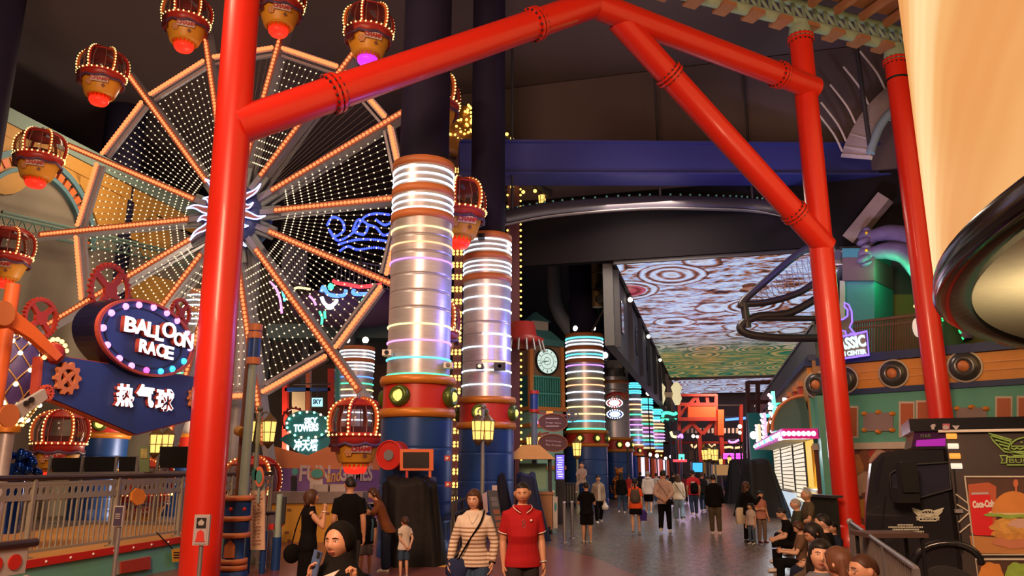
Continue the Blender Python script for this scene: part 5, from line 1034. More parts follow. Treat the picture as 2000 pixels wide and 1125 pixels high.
c_ = at(1020, 650, Y - .6); MB().lathe([(.2, 0), (.75, .15), (.9, .4), (.6, .55), (.5, 1.1), (.2, 1.15)], 20, V((xr + .35, Y - .1, c_.z - .6))).build('seat_carriage', MAROON, o); mb = MB(); random.seed(5)
for k in range(8): a = -PI * .9 + k * .36; u = V((cos(a), sin(a), 0)); mb.tube([V((xr + .35, Y - .1, c_.z - .2)) + u * .8, V((xr + .35, Y - .1, c_.z - .75)) + u * .95], .05, 6)
mb.build('harness', STEEL, o)
crown = at(897, 245, Y - .4); mb = MB()
for k in range(70): mb.ball(crown + V((random.uniform(-.55, .55), random.uniform(-.2, .1), random.uniform(-.75, .95))), .06, 6, 4)
mb.build('crown_bulbs', glow('gold_bulb', (1, .60, .12), 2.6), o, kind='stuff'); MB().lathe([(.1, -1.2), (.7, -1.0), (.6, .9), (.1, 1.1)], 18, crown + V((0, .5, 0))).build('crown', mat('crown_gold', (.4, .18, .04), .4, metal=.4), o)
p = [at(x, y, Y - .2) for x, y in ((985, 262), (1010, 290), (1050, 360), (1075, 378))]; MB().tube(arcpts(p, 4), .16, 8).build('side_beam', DARK, o); mb = MB()
for x, y in ((990, 262), (1000, 270), (992, 358), (1000, 365), (1008, 357), (1022, 375), (1045, 373), (995, 286)): mb.ball(at(x, y, Y - .5), .08, 6, 4)
mb.build('beam_bulbs', glow('gold_bulb', (1, .60, .12), 2.6), o)
o = thing('high_lantern', 'single small yellow lantern hanging high beside the dark track', 'lantern', at(1059, 400, Y)); lantern(o, (0, 0, .2), 1.3); MB().cyl((0, 0, .6), (0, 0, 5), .02, seg=6).build('chain', DARK, o, False)
# dark curved monorail
p = [at(x, y, Yy) for x, y, Yy in ((985, 425, 26), (1080, 408, 26.8), (1250, 395, 28), (1400, 396, 28.5), (1490, 402, 28.5), (1560, 420, 27), (1610, 455, 25), (1635, 500, 24))]
o = thing('dark_monorail_track', 'dark curved track with green studs crossing behind the red diagonal brace', 'ride track', p[2]); pts = arcpts(p, 8); secs = []
MB().tube(pts, .12, 8, ry=.28, up=EZ).build('rail', mat('black_rail_paint', (.03, .025, .035), .4), o); MB().tube([q - EZ * .28 for q in pts], .16, 8, ry=.03, up=EZ).build('lower_flange', mat('rail_grey', (.25, .22, .22), .5), o); 
for q in pts: MB().ball(q + EZ * .3, .05, 6, 4).build('green_stud', mat('stud_green', (.10, .32, .25), .5), o)
for q in (pts[2], pts[18], pts[30]): MB().cyl(q, (q.x, q.y, 18.3), .05, seg=6).build('hanger_rod', DARK, o)
for i, (x, y) in enumerate(((1265, 478), (1300, 478))): q = MB().ball(at(x, y, 30.5), .07, 8, 6).build('green_pilot_lamp', TG); tag(q, ('green pilot lamp under the dark bulkhead, left of two', 'green pilot lamp under the dark bulkhead, right of two')[i], 'lamp')
# bollards and tiger
for i, (x, y0, y1) in enumerate(((1103, 982, 1060), (1118, 981, 1052), (1145, 990, 1058))):
    a = gp(x, y1); q = thing('bollard', ('slim steel bollard, left of the pair beside the kiosk', 'slim steel bollard, right of the pair beside the kiosk', 'steel bollard half hidden behind the man carrying a child')[i], 'bollard', a, 0, 'steel bollards'); h_ = at(x, y0, a.y).z; MB().cyl((0, 0, 0), (0, 0, h_), .045, seg=12).build('tube', STEEL, q, False); MB().lathe([(.045, h_), (.04, h_ + .03), (0, h_ + .04)], 12).build('cap', SILVER, q, False); MB().lathe([(.09, 0), (.09, .02), (.045, .03)], 14).build('foot', STEEL, q, False)

# ------------------------------------------------------------------ ship-like building on the right
BA, BB = at(1583, 800, 25.5), at(2120, 800, 20.5); BA.z = BB.z = 0; bu = (BB - BA).normalized(); bn = V((bu.y, -bu.x, 0)); bn = bn if bn.y < 0 else -bn
BTEAL = mat('building_teal', (.10, .36, .28), .55, var=.08); BOR = mat('building_orange', (.70, .28, .045), .5, var=.08); BNAVY = mat('building_navy', (.02, .035, .12), .5); BWH = mat('building_offwhite', (.55, .46, .38), .6)
bld = thing('ship_building', 'orange and teal curved building front with round dome ports and burger mural', 'building', BA)
bp = lambda px, py, q=0: onpl(px, py, BA + bn * q, bn)
LB = (BB - BA).length
def wallstrip(name, z0, z1, out, m, a=0, b=1.0, th=.3): return MB().prism([BA + bu * LB * a + bn * out + EZ * z0, BA + bu * LB * b + bn * out + EZ * z0, BA + bu * LB * b + bn * out + EZ * z1, BA + bu * LB * a + bn * out + EZ * z1], bn * -th).build(name, m, bld, fix=True)
zl = at(1640, 878, 24.8).z; zn = 4.12; zt_ = 5.12
wallstrip('lower_wall', 0, zl, 0, mat('mural_ground', (.15, .045, .03), .5, var=.4, scale=1.2)); wallstrip('white_ledge', zl, zl + .2, .12, BWH); wallstrip('teal_band', zl + .2, zn, 0, BTEAL); wallstrip('navy_band', zn, zn + .17, .08, BNAVY); wallstrip('orange_band', zn + .17, zt_, 0, BOR); wallstrip('navy_coping', zt_, zt_ + .26, .12, BNAVY)
for dz in (.45, .68): wallstrip('orange_moulding', zn + dz, zn + dz + .04, .03, mat('orange_light', (.72, .32, .10), .5))
for px, py, r in ((1650, 742, .40), (1746, 730, .40), (1885, 716, .42), (1598, 752, .40)):
    c_ = bp(px, py, .02); x, y, z = basis(bn); R = Matrix((x, y, z)).transposed(); q = MB().lathe([(r, 0), (r * .97, .08), (r * .8, .2), (r * .42, .27), (r * .40, .23)], 26, c_, R).build('dome_port', mat('dome_gunmetal', (.10, .10, .10), .3, metal=.6), bld)
    MB().lathe([(r * .41, .2), (r * .3, .27), (0, .30)], 18, c_, R).build('port_centre', BRONZE, q); MB().lathe([(r, 0), (r * 1.12, 0), (r * 1.12, .07), (r, .07)], 26, c_, R).build('port_ring', BWH, q)
def bquad(name, x0, y0, x1, y1, m, lift, th=.03, rnd=0):
    return MB().prism([bp(x, y, lift) for x, y in rect(x0, y0, x1, y1)], bn * th).build(name, m, bld, fix=True)
for x0, x1, y0, y1 in ((1658, 1673, 797, 852), (1760, 1783, 788, 850), (1793, 1816, 786, 838), (1948, 1974, 778, 830), (1990, 2016, 777, 825)):
    q = bquad('shutter_frame', x0 - 4, y0 - 4, x1 + 4, y1 + 4, BWH, 0); bquad('rust_shutter', x0, y0, x1, y1, mat('rust_panel', (.42, .10, .03), .5), .03)
for x0, x1, y0, y1 in ((1687, 1745, 806, 842), (1868, 1928, 796, 830)):
    q = [bp(x, y, 0) for x, y in ((x0 + 6, y0), (x1 - 6, y0), (x1, y0 + 6), (x1, y1 - 6), (x1 - 6, y1), (x0 + 6, y1), (x0, y1 - 6), (x0, y0 + 6))]; MB().prism(q, bn * .06).build('porthole_panel', mat('mauve_panel', (.26, .18, .18), .5), bld, fix=True); mb = MB()
    for px, py in ((x0 + 2, y0 + 2), (x1 - 2, y0 + 2), (x0 + 2, y1 - 2), (x1 - 2, y1 - 2), ((x0 + x1) / 2, y0 - 1), ((x0 + x1) / 2, y1 + 1)): mb.ball(bp(px, py, .05), (.11, .04, .07), 10, 6)
    mb.build('corner_clips', GOLD, bld)
# burger mural painted in flat shapes on the lower wall
mur = thing('burger_mural', 'wall mural of burgers, fries and chicken beside the red pillar', 'mural', bp(1720, 960, .02)); random.seed(11)
MUT_ = [mat('mural_' + n, c, .45, var=.35, scale=6) for n, c in (('bun', (.50, .20, .06)), ('brown', (.24, .08, .035)), ('red', (.48, .05, .03)), ('cream', (.52, .34, .24)), ('gold', (.55, .25, .03)), ('dark', (.06, .02, .02)))]
for cx, cy, rx, ry, k in ((1690, 905, 22, 26, 1), (1720, 900, 20, 22, 3), (1672, 910, 14, 22, 0), (1712, 888, 16, 12, 2), (1730, 912, 14, 14, 0), (1700, 940, 30, 22, 3), (1690, 940, 10, 24, 3), (1722, 936, 20, 16, 2), (1735, 948, 14, 14, 1), (1680, 950, 10, 18, 3), (1712, 968, 30, 10, 1), (1690, 985, 18, 12, 4), (1715, 990, 16, 12, 0), (1730, 985, 14, 14, 2), (1700, 1005, 20, 14, 4), (1725, 1015, 22, 14, 3), (1690, 1020, 14, 12, 1), (1745, 905, 12, 16, 5), (1755, 930, 20, 26, 0), (1630, 920, 18, 30, 1), (1635, 960, 16, 26, 0), (1622, 890, 14, 20, 2), (1640, 1000, 18, 24, 4), (1760, 970, 18, 20, 1), (1790, 930, 20, 30, 2), (1790, 985, 20, 24, 0), (1705, 918, 9, 22, 3), (1740, 890, 7, 10, 3)):
    MB().prism([bp(cx + rx * cos(t) * (1 + .12 * sin(3 * t + cx)), cy + ry * sin(t) * (1 + .12 * cos(4 * t + cy)), .012 + .002 * (cx % 7)) for t in (2 * PI * j / 18 for j in range(18))], bn * .006).build('mural_' + ('bun', 'patty', 'red_box', 'paper', 'fries', 'shadow')[k], MUT_[k], mur, fix=True)
# side front along the promenade: shop with lit windows and pointed pink canopy
SA = at(1604, 911, 25.2); SA.z = 0; SBp = SA + EC * 17; sn = -EL
sp = lambda px, py, q=0: onpl(px, py, SA + sn * q, sn)
wc = lambda px: (onpl(px, 911, SA, sn) - SA).dot(EC)
shop = thing('corner_shop', 'corner shop front with lit striped windows facing the promenade', 'shop', SA)
def sstrip(name, c0, c1, z0, z1, out, m, th=.25): return MB().prism([SA + EC * c0 + sn * out + EZ * z0, SA + EC * c1 + sn * out + EZ * z0, SA + EC * c1 + sn * out + EZ * z1, SA + EC * c0 + sn * out + EZ * z1], sn * -th).build(name, m, shop, fix=True)
sstrip('teal_corner', -.6, wc(1601), 0, 4.1, .02, BTEAL); sstrip('upper_wall', 0, 30, 2.9, 5.3, 0, mat('shop_ochre', (.42, .20, .06), .55)); sstrip('parapet', 0, 30, 5.3, 5.5, .1, BNAVY); sstrip('sill_wall', 0, 30, 0, .55, .05, mat('white_counter_front', (.6, .62, .62), .5)); sstrip('back_wall', 0, 30, .55, 2.9, -.12, WHITE)
BLIND = glow('lit_blind', (1, .86, .62), .9); YEL = glow('lit_yellow_booth', (1, .62, .10), .9)
wc = lambda px: (onpl(px, 911, SA, sn) - SA).dot(EC)
for i, (c0, c1) in enumerate(((wc(1600), wc(1574)), (wc(1570), wc(1550)), (wc(1546), wc(1526)), (wc(1523), wc(1511)))):
    q = sstrip('lit_window', c0, c1, .55, 2.9, -.04, YEL if i == 0 else BLIND, .05); mb = MB()
    if i:
        for k in range(13): mb.bar(SA + EC * c0 + sn * -.03 + EZ * (.7 + k * .17), SA + EC * c1 + sn * -.03 + EZ * (.66 + k * .17), .03)
        mb.build('blind_slats', mat('slat_brown', (.25, .15, .10), .6), q)
    else:
        for k in range(6): mb.bar(SA + EC * (c0 + .2 + k * .3) + sn * -.03 + EZ * 1.2, SA + EC * (c0 + .2 + k * .3) + sn * -.03 + EZ * 2.6, .05)
        mb.build('yellow_bars', YELLOW, q); sstrip('white_picture', c0 + .05, c0 + .9, 1.7, 2.6, -.01, glow('blue_white_picture', (.7, .8, 1), 1), .02); sstrip('counter', c0, c1, 1.05, 1.15, .15, WHITE, .3)
    sstrip('window_post', c1, c1 + .3, .0, 2.9, .0, DARK, .1)
for c0 in (3.2, 5.2, 7.6): sstrip('red_pilaster', c0, c0 + .5, 3.2, 4.9, .12, BANDRED); sstrip('pilaster_cap', c0 - .15, c0 + .65, 4.75, 4.95, .16, BRONZE)
# round teal hood over the canopy
mb = MB(); c_ = SA + EC * 3.2 + EZ * 3.15; mb.loft([[c_ + sn * (.1 + 1.1 * sin(t) * s_) + EZ * (1.15 * cos(t)) + EC * (2.2 * (k / 8 - .5)) for t in (PI / 2 * j / 10 for j in range(11))] + [c_ + EC * (2.2 * (k / 8 - .5)) - sn * .1] for k, s_ in ((k, 1) for k in range(9))], True, False); mb.build('teal_hood', mat('dark_teal_hood', (.02, .10, .10), .3), shop, fix=True)
for kx in (-1.1, 1.1): MB().tube([c_ + EC * kx + sn * (.12 + 1.13 * sin(t)) + EZ * (1.18 * cos(t)) for t in (PI / 2 * j / 8 for j in range(9))], .06, 6).build('hood_rib', BRONZE, shop)
can = thing('pink_canopy', 'pointed white canopy with pink and rainbow light edge on the corner shop', 'canopy', SA + EC * 4 + EZ * 2.95); zc = 2.78
tip = V((at(1476, 878, 42).x, 42, 0)); c0_, c1_ = SA + EC * -.3 + sn * .05, SA + EC * 19 + sn * .05; k1 = V((at(1530, 848, 25).x, 25, 0))
cp = [c0_ + EZ * zc, k1 + EZ * zc, tip + EZ * zc, c1_ + EZ * zc]; MB().prism(cp, EZ * .28).build('slab', mat('canopy_white', (.75, .68, .55), .5), can, fix=True)
for n, pts, mm in (('pink_fascia', (cp[0], cp[1]), ('canopy_magenta', (.85, .02, .22), .55)), ('rainbow_fascia', (cp[1], cp[2]), ('canopy_pink', (.75, .08, .55), .5))): MB().bar(pts[0] + EZ * .14 , pts[1] + EZ * .14, .10, .32, EZ).build(n, glow(*mm), can)
bp_ = [cp[0].lerp(cp[1], (k + .5) / 7) for k in range(7)] + [cp[1].lerp(cp[2], (k + .5) / 14) for k in range(14)]
for i, p in enumerate(bp_): MB().ball(p + EZ * .14 + ((sn - EC).normalized() if i < 7 else (sn * .8 - EC * .5)) * .09, .085, 8, 6).build('canopy_bulb', glow(*(('canopy_white_bulb', (1, .5, .78), 2.2), ('canopy_cyan_bulb', (.1, .85, 1), 2.5), ('canopy_peach_bulb', (1, .65, .5), 2.5))[0 if i < 8 else i % 3]), can)
# letters standing on the canopy, outlined with bulbs
lt = thing('rooftop_letters', 'standing bulb lit letters on the tip of the pink canopy', 'sign', tip + EZ * (zc + .28))
for i, (t, sc, mm) in enumerate(((.80, .85, ('letter_peach', (1, .65, .4), 1.2)), (.52, 1.1, ('letter_pink_glow', (.85, .5, .75), 1.1)), (.2, 1.5, ('letter_mint', (.25, .95, .75), 1.1)))):
    c_ = cp[1].lerp(cp[2], t) + EZ * .3 - sn * .1; u = (cp[2] - cp[1]).normalized(); d_ = V((u.y, -u.x, 0)) * -.12; w_ = .5 * sc; h_ = 1.0 * sc; mb = MB()
    for a, b in (((-w_, 0), (-w_ * .5, h_)), ((w_, 0), (w_ * .5, h_))) if i == 0 else (((-w_ * .2, 0), (w_ * .2, h_)),): mb.prism([c_ + u * a[0] + EZ * a[1], c_ + u * b[0] + EZ * a[1], c_ + u * b[0] + EZ * b[1], c_ + u * a[0] + EZ * b[1]], d_)
    q = mb.build('letter', glow(*mm), lt, fix=True)
    for k in range(9): MB().ball(c_ + u * (-w_ * .6 if k % 2 else w_ * .6) + EZ * (h_ * (k + .5) / 9) + d_ * 1.4, .07, 6, 5).build('letter_bulb', glow('letter_bulb_pink', (1, .5, .65), 2.5), q)
for i, (x, y, r, mm) in enumerate(((1472, 850, .17, ('star_white', (1, .85, .6), 3.5)), (1500, 833, .2, ('star_white', (1, .85, .6), 3.5)))): MB().ball(at(x, y, 40), r * 1.2, 8, 6).build('lamp', glow(*mm), lt)
o = thing('hanging_light_string', 'string of small cyan and white lights sagging above the rooftop letters', 'string lights', at(1520, 800, 34)); MB().tube(arcpts([at(1490, 820, 34), at(1515, 795, 34), at(1560, 770, 33)], 6), .03, 5).build('wire', DARK, o)
for x, y, m in ((1497, 812, TC), (1512, 797, TW), (1523, 790, TG), (1540, 780, TW)): MB().box(at(x, y, 34), (.5, .1, .14)).build('light', m, o)
# promenade-facing teal end wall and black tarp tents
o = structure(MB().prism([V((at(1468, 900, 46).x, 46, 0)), V((at(1512, 900, 46).x, 46, 0)), V((at(1512, 900, 46).x, 46, 5.0)), V((at(1468, 900, 46).x, 46, 5.0))], V((0, .3, 0))).build('wall_shop_end', mat('bright_teal', (.03, .32, .34), .5), fix=True))
draped('black_tent_cover', 'broad black tarpaulin over a stall in front of the teal shop end wall', (floorz(1482, 31), 31, .95, .9), (floorz(1482, 31), 31.2, .5, .4, 2.1), 12, TARP, .08)
draped('covered_parasol', 'closed parasol under a pointed black cover on the promenade', (floorz(1437, 42), 42, .68, .5), (floorz(1432, 42), 42, .18, .15, 2.15), 13, mat('matt_black_cover', (.006, .006, .008), .8), .05, 'cover')
# upper gallery parapet and right dark bay
o = thing('gallery_parapet', 'grey mesh gallery parapet running above the corner shop toward the promenade end', 'balcony', SA + EZ * 5.6)
g0_, g1_ = SA + EC * 2 - sn * .4 + EZ * 5.55, SA + EC * 42 - sn * .4 + EZ * 5.55
MB().prism([g0_, g1_, g1_ + EZ * 1.3, g0_ + EZ * 1.3], sn * -.15).build('panel', mat('mesh_grey', (.10, .10, .10), .6, var=.3, scale=20), o, fix=True); mb = MB(); mb.bar(g0_ + EZ * 1.33, g1_ + EZ * 1.33, .1); mb.bar(g0_, g1_, .14); mb.build('rails', GREY, o); mb = MB()
for k in range(40): mb.ball(g0_.lerp(g1_, k / 40) + EZ * 1.25 + sn * .1, .035, 6, 4)
mb.build('rivets', LGREY, o); MB().prism([g0_ - EZ * 1.0, g1_ - EZ * 1.0, g1_, g0_], sn * -.12).build('support_wall', DARK, o, fix=True)
# terrace of the dinosaur attraction on top of the building
ter = thing('dinosaur_terrace', 'dark rooftop terrace with teal tower, brown railing and dim yellow wall', 'terrace', bp(1720, 690, -1)); tb_ = lambda px, py, q: onpl(px, py, BA + bn * q, bn)
MB().prism([BA + EZ * 5.1 , BB + EZ * 5.1, BB - bn * 6 + EZ * 5.1, BA - bn * 6 + EZ * 5.1], EZ * .1).build('terrace_floor', DARK, ter, fix=True)
def tq(name, x0, y0, x1, y1, q, m, th=.4): return MB().prism([tb_(x, y, q) for x, y in rect(x0, y0, x1, y1)], bn * -th).build(name, m, ter, fix=True)
TWT = mat('tower_teal', (.03, .20, .26), .55); tq('teal_tower', 1648, 545, 1708, 700, -2.6, TWT, 2); tq('mauve_band', 1645, 503, 1708, 548, -2.5, mat('mauve_band', (.10, .05, .07), .6), 2); tq('tower_top', 1645, 485, 1705, 503, -2.55, TWT, 2); tq('pale_strip', 1640, 548, 1650, 700, -2.55, LGREY, .3)
tq('dim_yellow_wall', 1705, 575, 2010, 700, -5.2, mat('dim_ochre_wall', (.12, .085, .02), .7)); tq('upper_dark_wall', 1700, 395, 2010, 577, -5.4, mat('violet_black_wall', (.02, .016, .03), .7))
tq('tan_wing', 1636, 398, 1690, 485, -5.0, mat('dim_tan', (.20, .13, .07), .7)); MB().bar(tb_(1660, 470, -4), tb_(1730, 385, -4), .5, .5).build('slanted_beam', mat('mauve_beam', (.24, .18, .18), .6), ter)
mb = MB(); r0, r1 = tb_(1668, 630, -.5), tb_(1830, 606, -.5); r0b, r1b = tb_(1668, 706, -.5), tb_(1830, 690, -.5); r1.z = r0.z; r0b.z = r1b.z = 5.36
for k in range(34): mb.bar(r0.lerp(r1, k / 33), r0b.lerp(r1b, k / 33), .035)
mb.bar(r0, r1, .08); mb.bar(r0 - EZ * .2, r1 - EZ * .2, .05); mb.build('brown_railing', mat('railing_brown', (.12, .05, .035), .5), ter)
o = thing('terrace_lantern', 'small white lantern glowing on the terrace beside the third red pole', 'lantern', tb_(1790, 640, -.3)); MB().ball(tb_(1791, 640, -.3), (.13, .13, .3), 10, 8).build('shade', glow('dim_white_lamp', (1, .75, .6), .7), o); a = tb_(1788, 598, -.3); MB().ball(a, .06, 8, 6).build('bulb', LBULB, o); MB().bar(a, V((a.x, a.y, 5.3)), .04).build('stem', DARK, o)
o = thing('green_bulb_tree', 'small pointed tree of green bulbs under the rim of the curved video wall', 'light decoration', tb_(1855, 690, -.6)); mb = MB(); random.seed(2); a = tb_(1858, 690, -.6)
for k in range(90): t = random.random(); r_ = (1 - t) * .55; b = random.uniform(0, 6.3); mb.bulb(V((a.x + r_ * cos(b), a.y + r_ * sin(b) * .5, 5.35 + t * 1.45)), .04)
MB().lathe([(.42, 0), (.05, 1.4), (0, 1.45)], 12, V((a.x, a.y, 5.32))).build('cone', mat('deep_green', (.01, .06, .02), .7), o); mb.build('green_bulbs', glow('emerald_bulb', (.03, 1, .22), 1.8), o, kind='stuff')
# two long-necked dinosaur heads lit green from below
DSK = mat('dinosaur_skin', (.12, .09, .20), .6, var=.3, scale=5)
for i, dy in enumerate((0, 34)):
    o = thing('dinosaur_figure', ('upper long necked dinosaur head leaning left, throat lit green', 'lower long necked dinosaur head leaning left, lit green from below')[i], 'dinosaur', tb_(1860, 560 + dy, -3), group='dinosaur figures')
    pth = arcpts([tb_(x, y + dy * (1 if k < 4 else 1.4), -3 + i * .3) for k, (x, y) in enumerate(((1700, 462), (1716, 458), (1740, 456), (1775, 466), (1815, 500), (1850, 560), (1870, 620)))], 5)
    n_ = len(pth); mb = MB(); mb.tube(pth, [.20 + .26 * min(1, k / n_ * 1.4) for k in range(n_)], 14); h_ = tb_(1696, 463 + dy, -3 + i * .3); mb.ball(h_, (.36, .3, .32), 14, 10); mb.ball(h_ + V((-.22, -.1, -.18)), (.3, .22, .15), 12, 8, Matrix.Rotation(-.5, 3, 'Y')); mb.ball(h_ + V((-.12, -.08, -.36)), (.26, .2, .09), 12, 8, Matrix.Rotation(-.35, 3, 'Y')); mb.ball(h_ + V((-.08, -.05, .24)), (.16, .2, .12), 10, 6)
    mb.build('body', DSK, o); MB().ball(h_ + V((-.18, -.26, .08)), .06, 8, 6).build('eye', YELLOW, o)
    for k, t in enumerate((.25, .5)): p = pth[int(n_ * t)]; light('dinosaur_green_wash', 'POINT', p + V((-.25, -.35, -.75)), 55, (.05, 1, .25), .1)
# neon dinosaur sign
o = thing('dinosaur_park_sign', 'lit white lettered sign with violet edge and long necked dinosaur on top', 'sign', bp(1650, 700, .25)); dn = bn; q0_ = BA + bn * .35
MB().prism([onpl(x, y, q0_, dn) for x, y in ((1600, 668), (1692, 648), (1696, 692), (1604, 706))], dn * .12).build('board', mat('sign_taupe_board', (.30, .22, .20), .5), o, fix=True); mb = MB(); mb.tube([onpl(x, y, q0_ + dn * .14, dn) for x, y in ((1599, 667), (1693, 647), (1697, 693), (1603, 707))], .035, 6, True); mb.build('edge_neon', glow('violet_blue_neon', (.22, .12, 1), 2.2), o)
words('letters_upper', 'JURASSIC', 1648, 673, 84, 22, -.17, q0_ + dn * .13, dn, glow('ice_white_letter', (.7, .95, 1), 1.2), o, .02, .02); words('letters_lower', 'RESEARCH CENTER', 1648, 692, 84, 9, -.13, q0_ + dn * .13, dn, glow('ice_white_letter', (.7, .95, 1), 1.2), o, .015, .01)
dino = [(1652, 592), (1660, 596), (1666, 610), (1667, 630), (1662, 640), (1670, 650), (1676, 655), (1672, 656), (1664, 652), (1662, 656), (1655, 656), (1654, 648), (1645, 646), (1642, 658), (1635, 658), (1634, 640), (1620, 646), (1604, 652), (1618, 638), (1634, 628), (1650, 624), (1658, 618), (1658, 606), (1652, 600)]
dp = [onpl(x, y, q0_, dn) for x, y in dino]; MB().prism(dp, dn * .1).build('dinosaur_silhouette', mat('dino_olive', (.20, .19, .11), .6), o, fix=True); MB().tube([p + dn * .12 for p in dp], .03, 5, True).build('dinosaur_neon', glow('violet_blue_neon', (.22, .12, 1), 2.2), o)
p = onpl(1650, 700, BA + bn * .2, bn); MB().bar(p, V((p.x, p.y, p.z + .35)), .1).build('bracket', DARK, o)
# second coaster track, pale violet curve with bent ribs
o = thing('violet_coaster_track', 'pale violet coaster track curve with thin bent side rods, upper right', 'ride track', at(1690, 240, 27)); Lp = arcpts([at(x, y, 27) for x, y in ((1645, 296), (1655, 270), (1680, 225), (1715, 185), (1760, 150), (1830, 110))], 6); Rp_ = arcpts([at(x, y, 25.8) for x, y in ((1700, 300), (1705, 280), (1720, 245), (1745, 215), (1790, 190), (1850, 150))], 6)
mb = MB(); secs = [[a, b, b - EZ * .12, a - EZ * .12] for a, b in zip(Lp, Rp_)]; mb.loft(secs, True, False, False); mb.build('deck', mat('violet_grey_deck', (.50, .42, .46), .6), o, fix=True); mb = MB()
for a, b in list(zip(Lp, Rp_))[::4]: mb.bar(a - EZ * .16, b - EZ * .16, .14)
mb.build('cross_ties', mat('tie_grey', (.55, .48, .48), .6), o)
for k in range(0, 26, 5): a = Lp[k]; MB().tube(arcpts([a, a + V((-.25, 0, .7)), a + V((-.8, 0, 1.6))], 4), .045, 6).build('bent_rod', mat('rod_grey', (.6, .52, .46), .5), o)
MB().tube(Rp_, .16, 8).build('rail', mat('blue_grey_rail', (.22, .30, .38), .5), o); a = Rp_[1]; MB().cyl((a.x, a.y + .2, 18.3), a, .08, seg=12).build('hanger', DARK, o)
# black looping rails beside the ceiling screen
o = thing('black_loop_rail', 'black looping ride rails hanging beside the ceiling screen behind the red pillar', 'ride track', at(1500, 600, 27)); BR = mat('black_rail_paint', (.03, .025, .035), .4); Yl = 26
for n_, pts, r_ in (('upper_rail', ((1600, 475), (1560, 495), (1500, 545), (1452, 588), (1450, 600)), .13), ('middle_rail', ((1452, 594), (1500, 590), (1560, 572), (1600, 545)), .12), ('lower_loop', ((1600, 580), (1540, 612), (1480, 618), (1447, 636), (1460, 652), (1520, 660), (1600, 660)), .14), ('cross_rail', ((1462, 622), (1600, 622)), .1), ('drop_bar', ((1453, 592), (1460, 640)), .14)): MB().tube(arcpts([at(x, y, Yl) for x, y in pts], 6) if len(pts) > 2 else [at(x, y, Yl) for x, y in pts], r_, 10).build(n_, BR, o)
mb = MB()
for k in range(12):
    a, b = at(1475 + k * 10, 576 - k * 8, Yl), at(1482 + k * 10, 592 - k * 4, Yl); mb.tube([a, b], .012, 4); a, b = at(1475 + k * 10, 576 - k * 8, Yl), at(1500 + k * 9, 590 - k * 5, Yl); mb.tube([a, b], .012, 4)
mb.build('safety_net', STEEL, o); p = at(1600, 475, Yl); MB().cyl(p, (p.x, p.y, 18.3), .12, seg=10).build('hanger', BR, o)
o = thing('curved_blue_rail', 'dark blue grey curved rail behind the top of the right red pillar', 'ride track', at(1640, 470, 29)); MB().tube(arcpts([at(x, y, 29) for x, y in ((1600, 425), (1630, 440), (1648, 480), (1645, 530), (1625, 560))], 6), .17, 10).build('rail', mat('blue_grey_dark', (.06, .07, .10), .4), o); p = at(1600, 425, 29); MB().cyl(p, (p.x, p.y, 18.3), .1, seg=8).build('hanger', BR, o)
o = thing('orange_support_pole', 'short brown orange support column below the violet coaster track', 'pole', at(1740, 470, 33.5)); a, b = at(1756, 410, 33.5), at(1750, 700, 33.5); MB().cyl((b.x, 33.5, 0), a, .25, seg=14).build('tube', mat('rust_orange', (.25, .06, .03), .5), o)

# ------------------------------------------------------------------ food truck
TY_ = 11.3; TBK = mat('truck_black', (.014, .014, .018), .22, var=.1, coat=.3); TGR = mat('truck_charcoal', (.050, .038, .036), .4)
tr_ = thing('food_truck', 'black food truck with winged burger emblem on cab door and burger poster', 'truck', (6.3, TY_, 0)); TN = V((-.40, -.9165, 0)).normalized(); TD = -TN; TU = V((-TN.y, TN.x, 0)); T0 = V((at(1785, 911, TY_).x, TY_, 0)); tx = lambda px, py: onpl(px, py, T0, TN)
def tp(name, px, m, out=0, th=.02, par=None): return MB().prism([p + TN * out for p in outline(px, T0, TN)], TD * th).build(name, m, par or tr_, fix=True)
zr = tx(1850, 842).z; zf = tx(1800, 818).z; e0, e1_ = tx(1846, 911), tx(1846, 911) + TU * 4.2; e2 = tx(1785, 911)
def slab4(name, a, b, z0, z1, out, th, m): return MB().prism([V((a.x, a.y, z0)) + TN * out, V((b.x, b.y, z0)) + TN * out, V((b.x, b.y, z1)) + TN * out, V((a.x, a.y, z1)) + TN * out], TD * th).build(name, m, tr_, fix=True)
slab4('box_body', e0, e1_, .45, zr, 0, 2.2, TGR); slab4('roof_fascia', e2, e1_, zr, zf, .06, 2.3, TBK); slab4('cream_line', tx(1840, 911), e1_, zr - .02, zr + .015, .075, .03, WHITE)
vx = mat('violet_plexi', (.06, .02, .08), .15, var=0); tp('luton_panel', [(1789, 822), (1846, 818), (1846, 874), (1780, 874)], vx, .02, 1.9); tp('luton_reflection', [(1790, 860), (1846, 856), (1846, 871), (1788, 872)], glow('magenta_reflection_glow', (.42, .0, .42), .7), .03)  # magenta reflection on the plexi put in as a glowing strip
tp('luton_edge', [(1780, 872), (1848, 873), (1848, 877), (1779, 877)], TBK, .03)
cab = [(1702, 905), (1722, 884), (1760, 878), (1850, 877), (1880, 1100), (1880, 1145), (1706, 1145), (1690, 1030), (1692, 985)]
cp_ = [p for p in outline(cab, T0, TN)]; MB().prism(cp_, TD * 2.0).build('cab', TBK, tr_, fix=True)
win = [(1738, 925), (1768, 908), (1852, 903), (1858, 955), (1790, 974), (1740, 970)]; q = tp('door_window', win, mat('truck_window', (.03, .03, .05), .05, var=0), .012); tp('windscreen_edge', [(1706, 930), (1722, 892), (1726, 893), (1712, 965)], GLASSD, .012)
mb = MB(); wp_ = [p + TN * .03 for p in outline(win, T0, TN)]; mb.tube(wp_, .018, 6, True); mb.build('window_seal', BLACK, tr_)
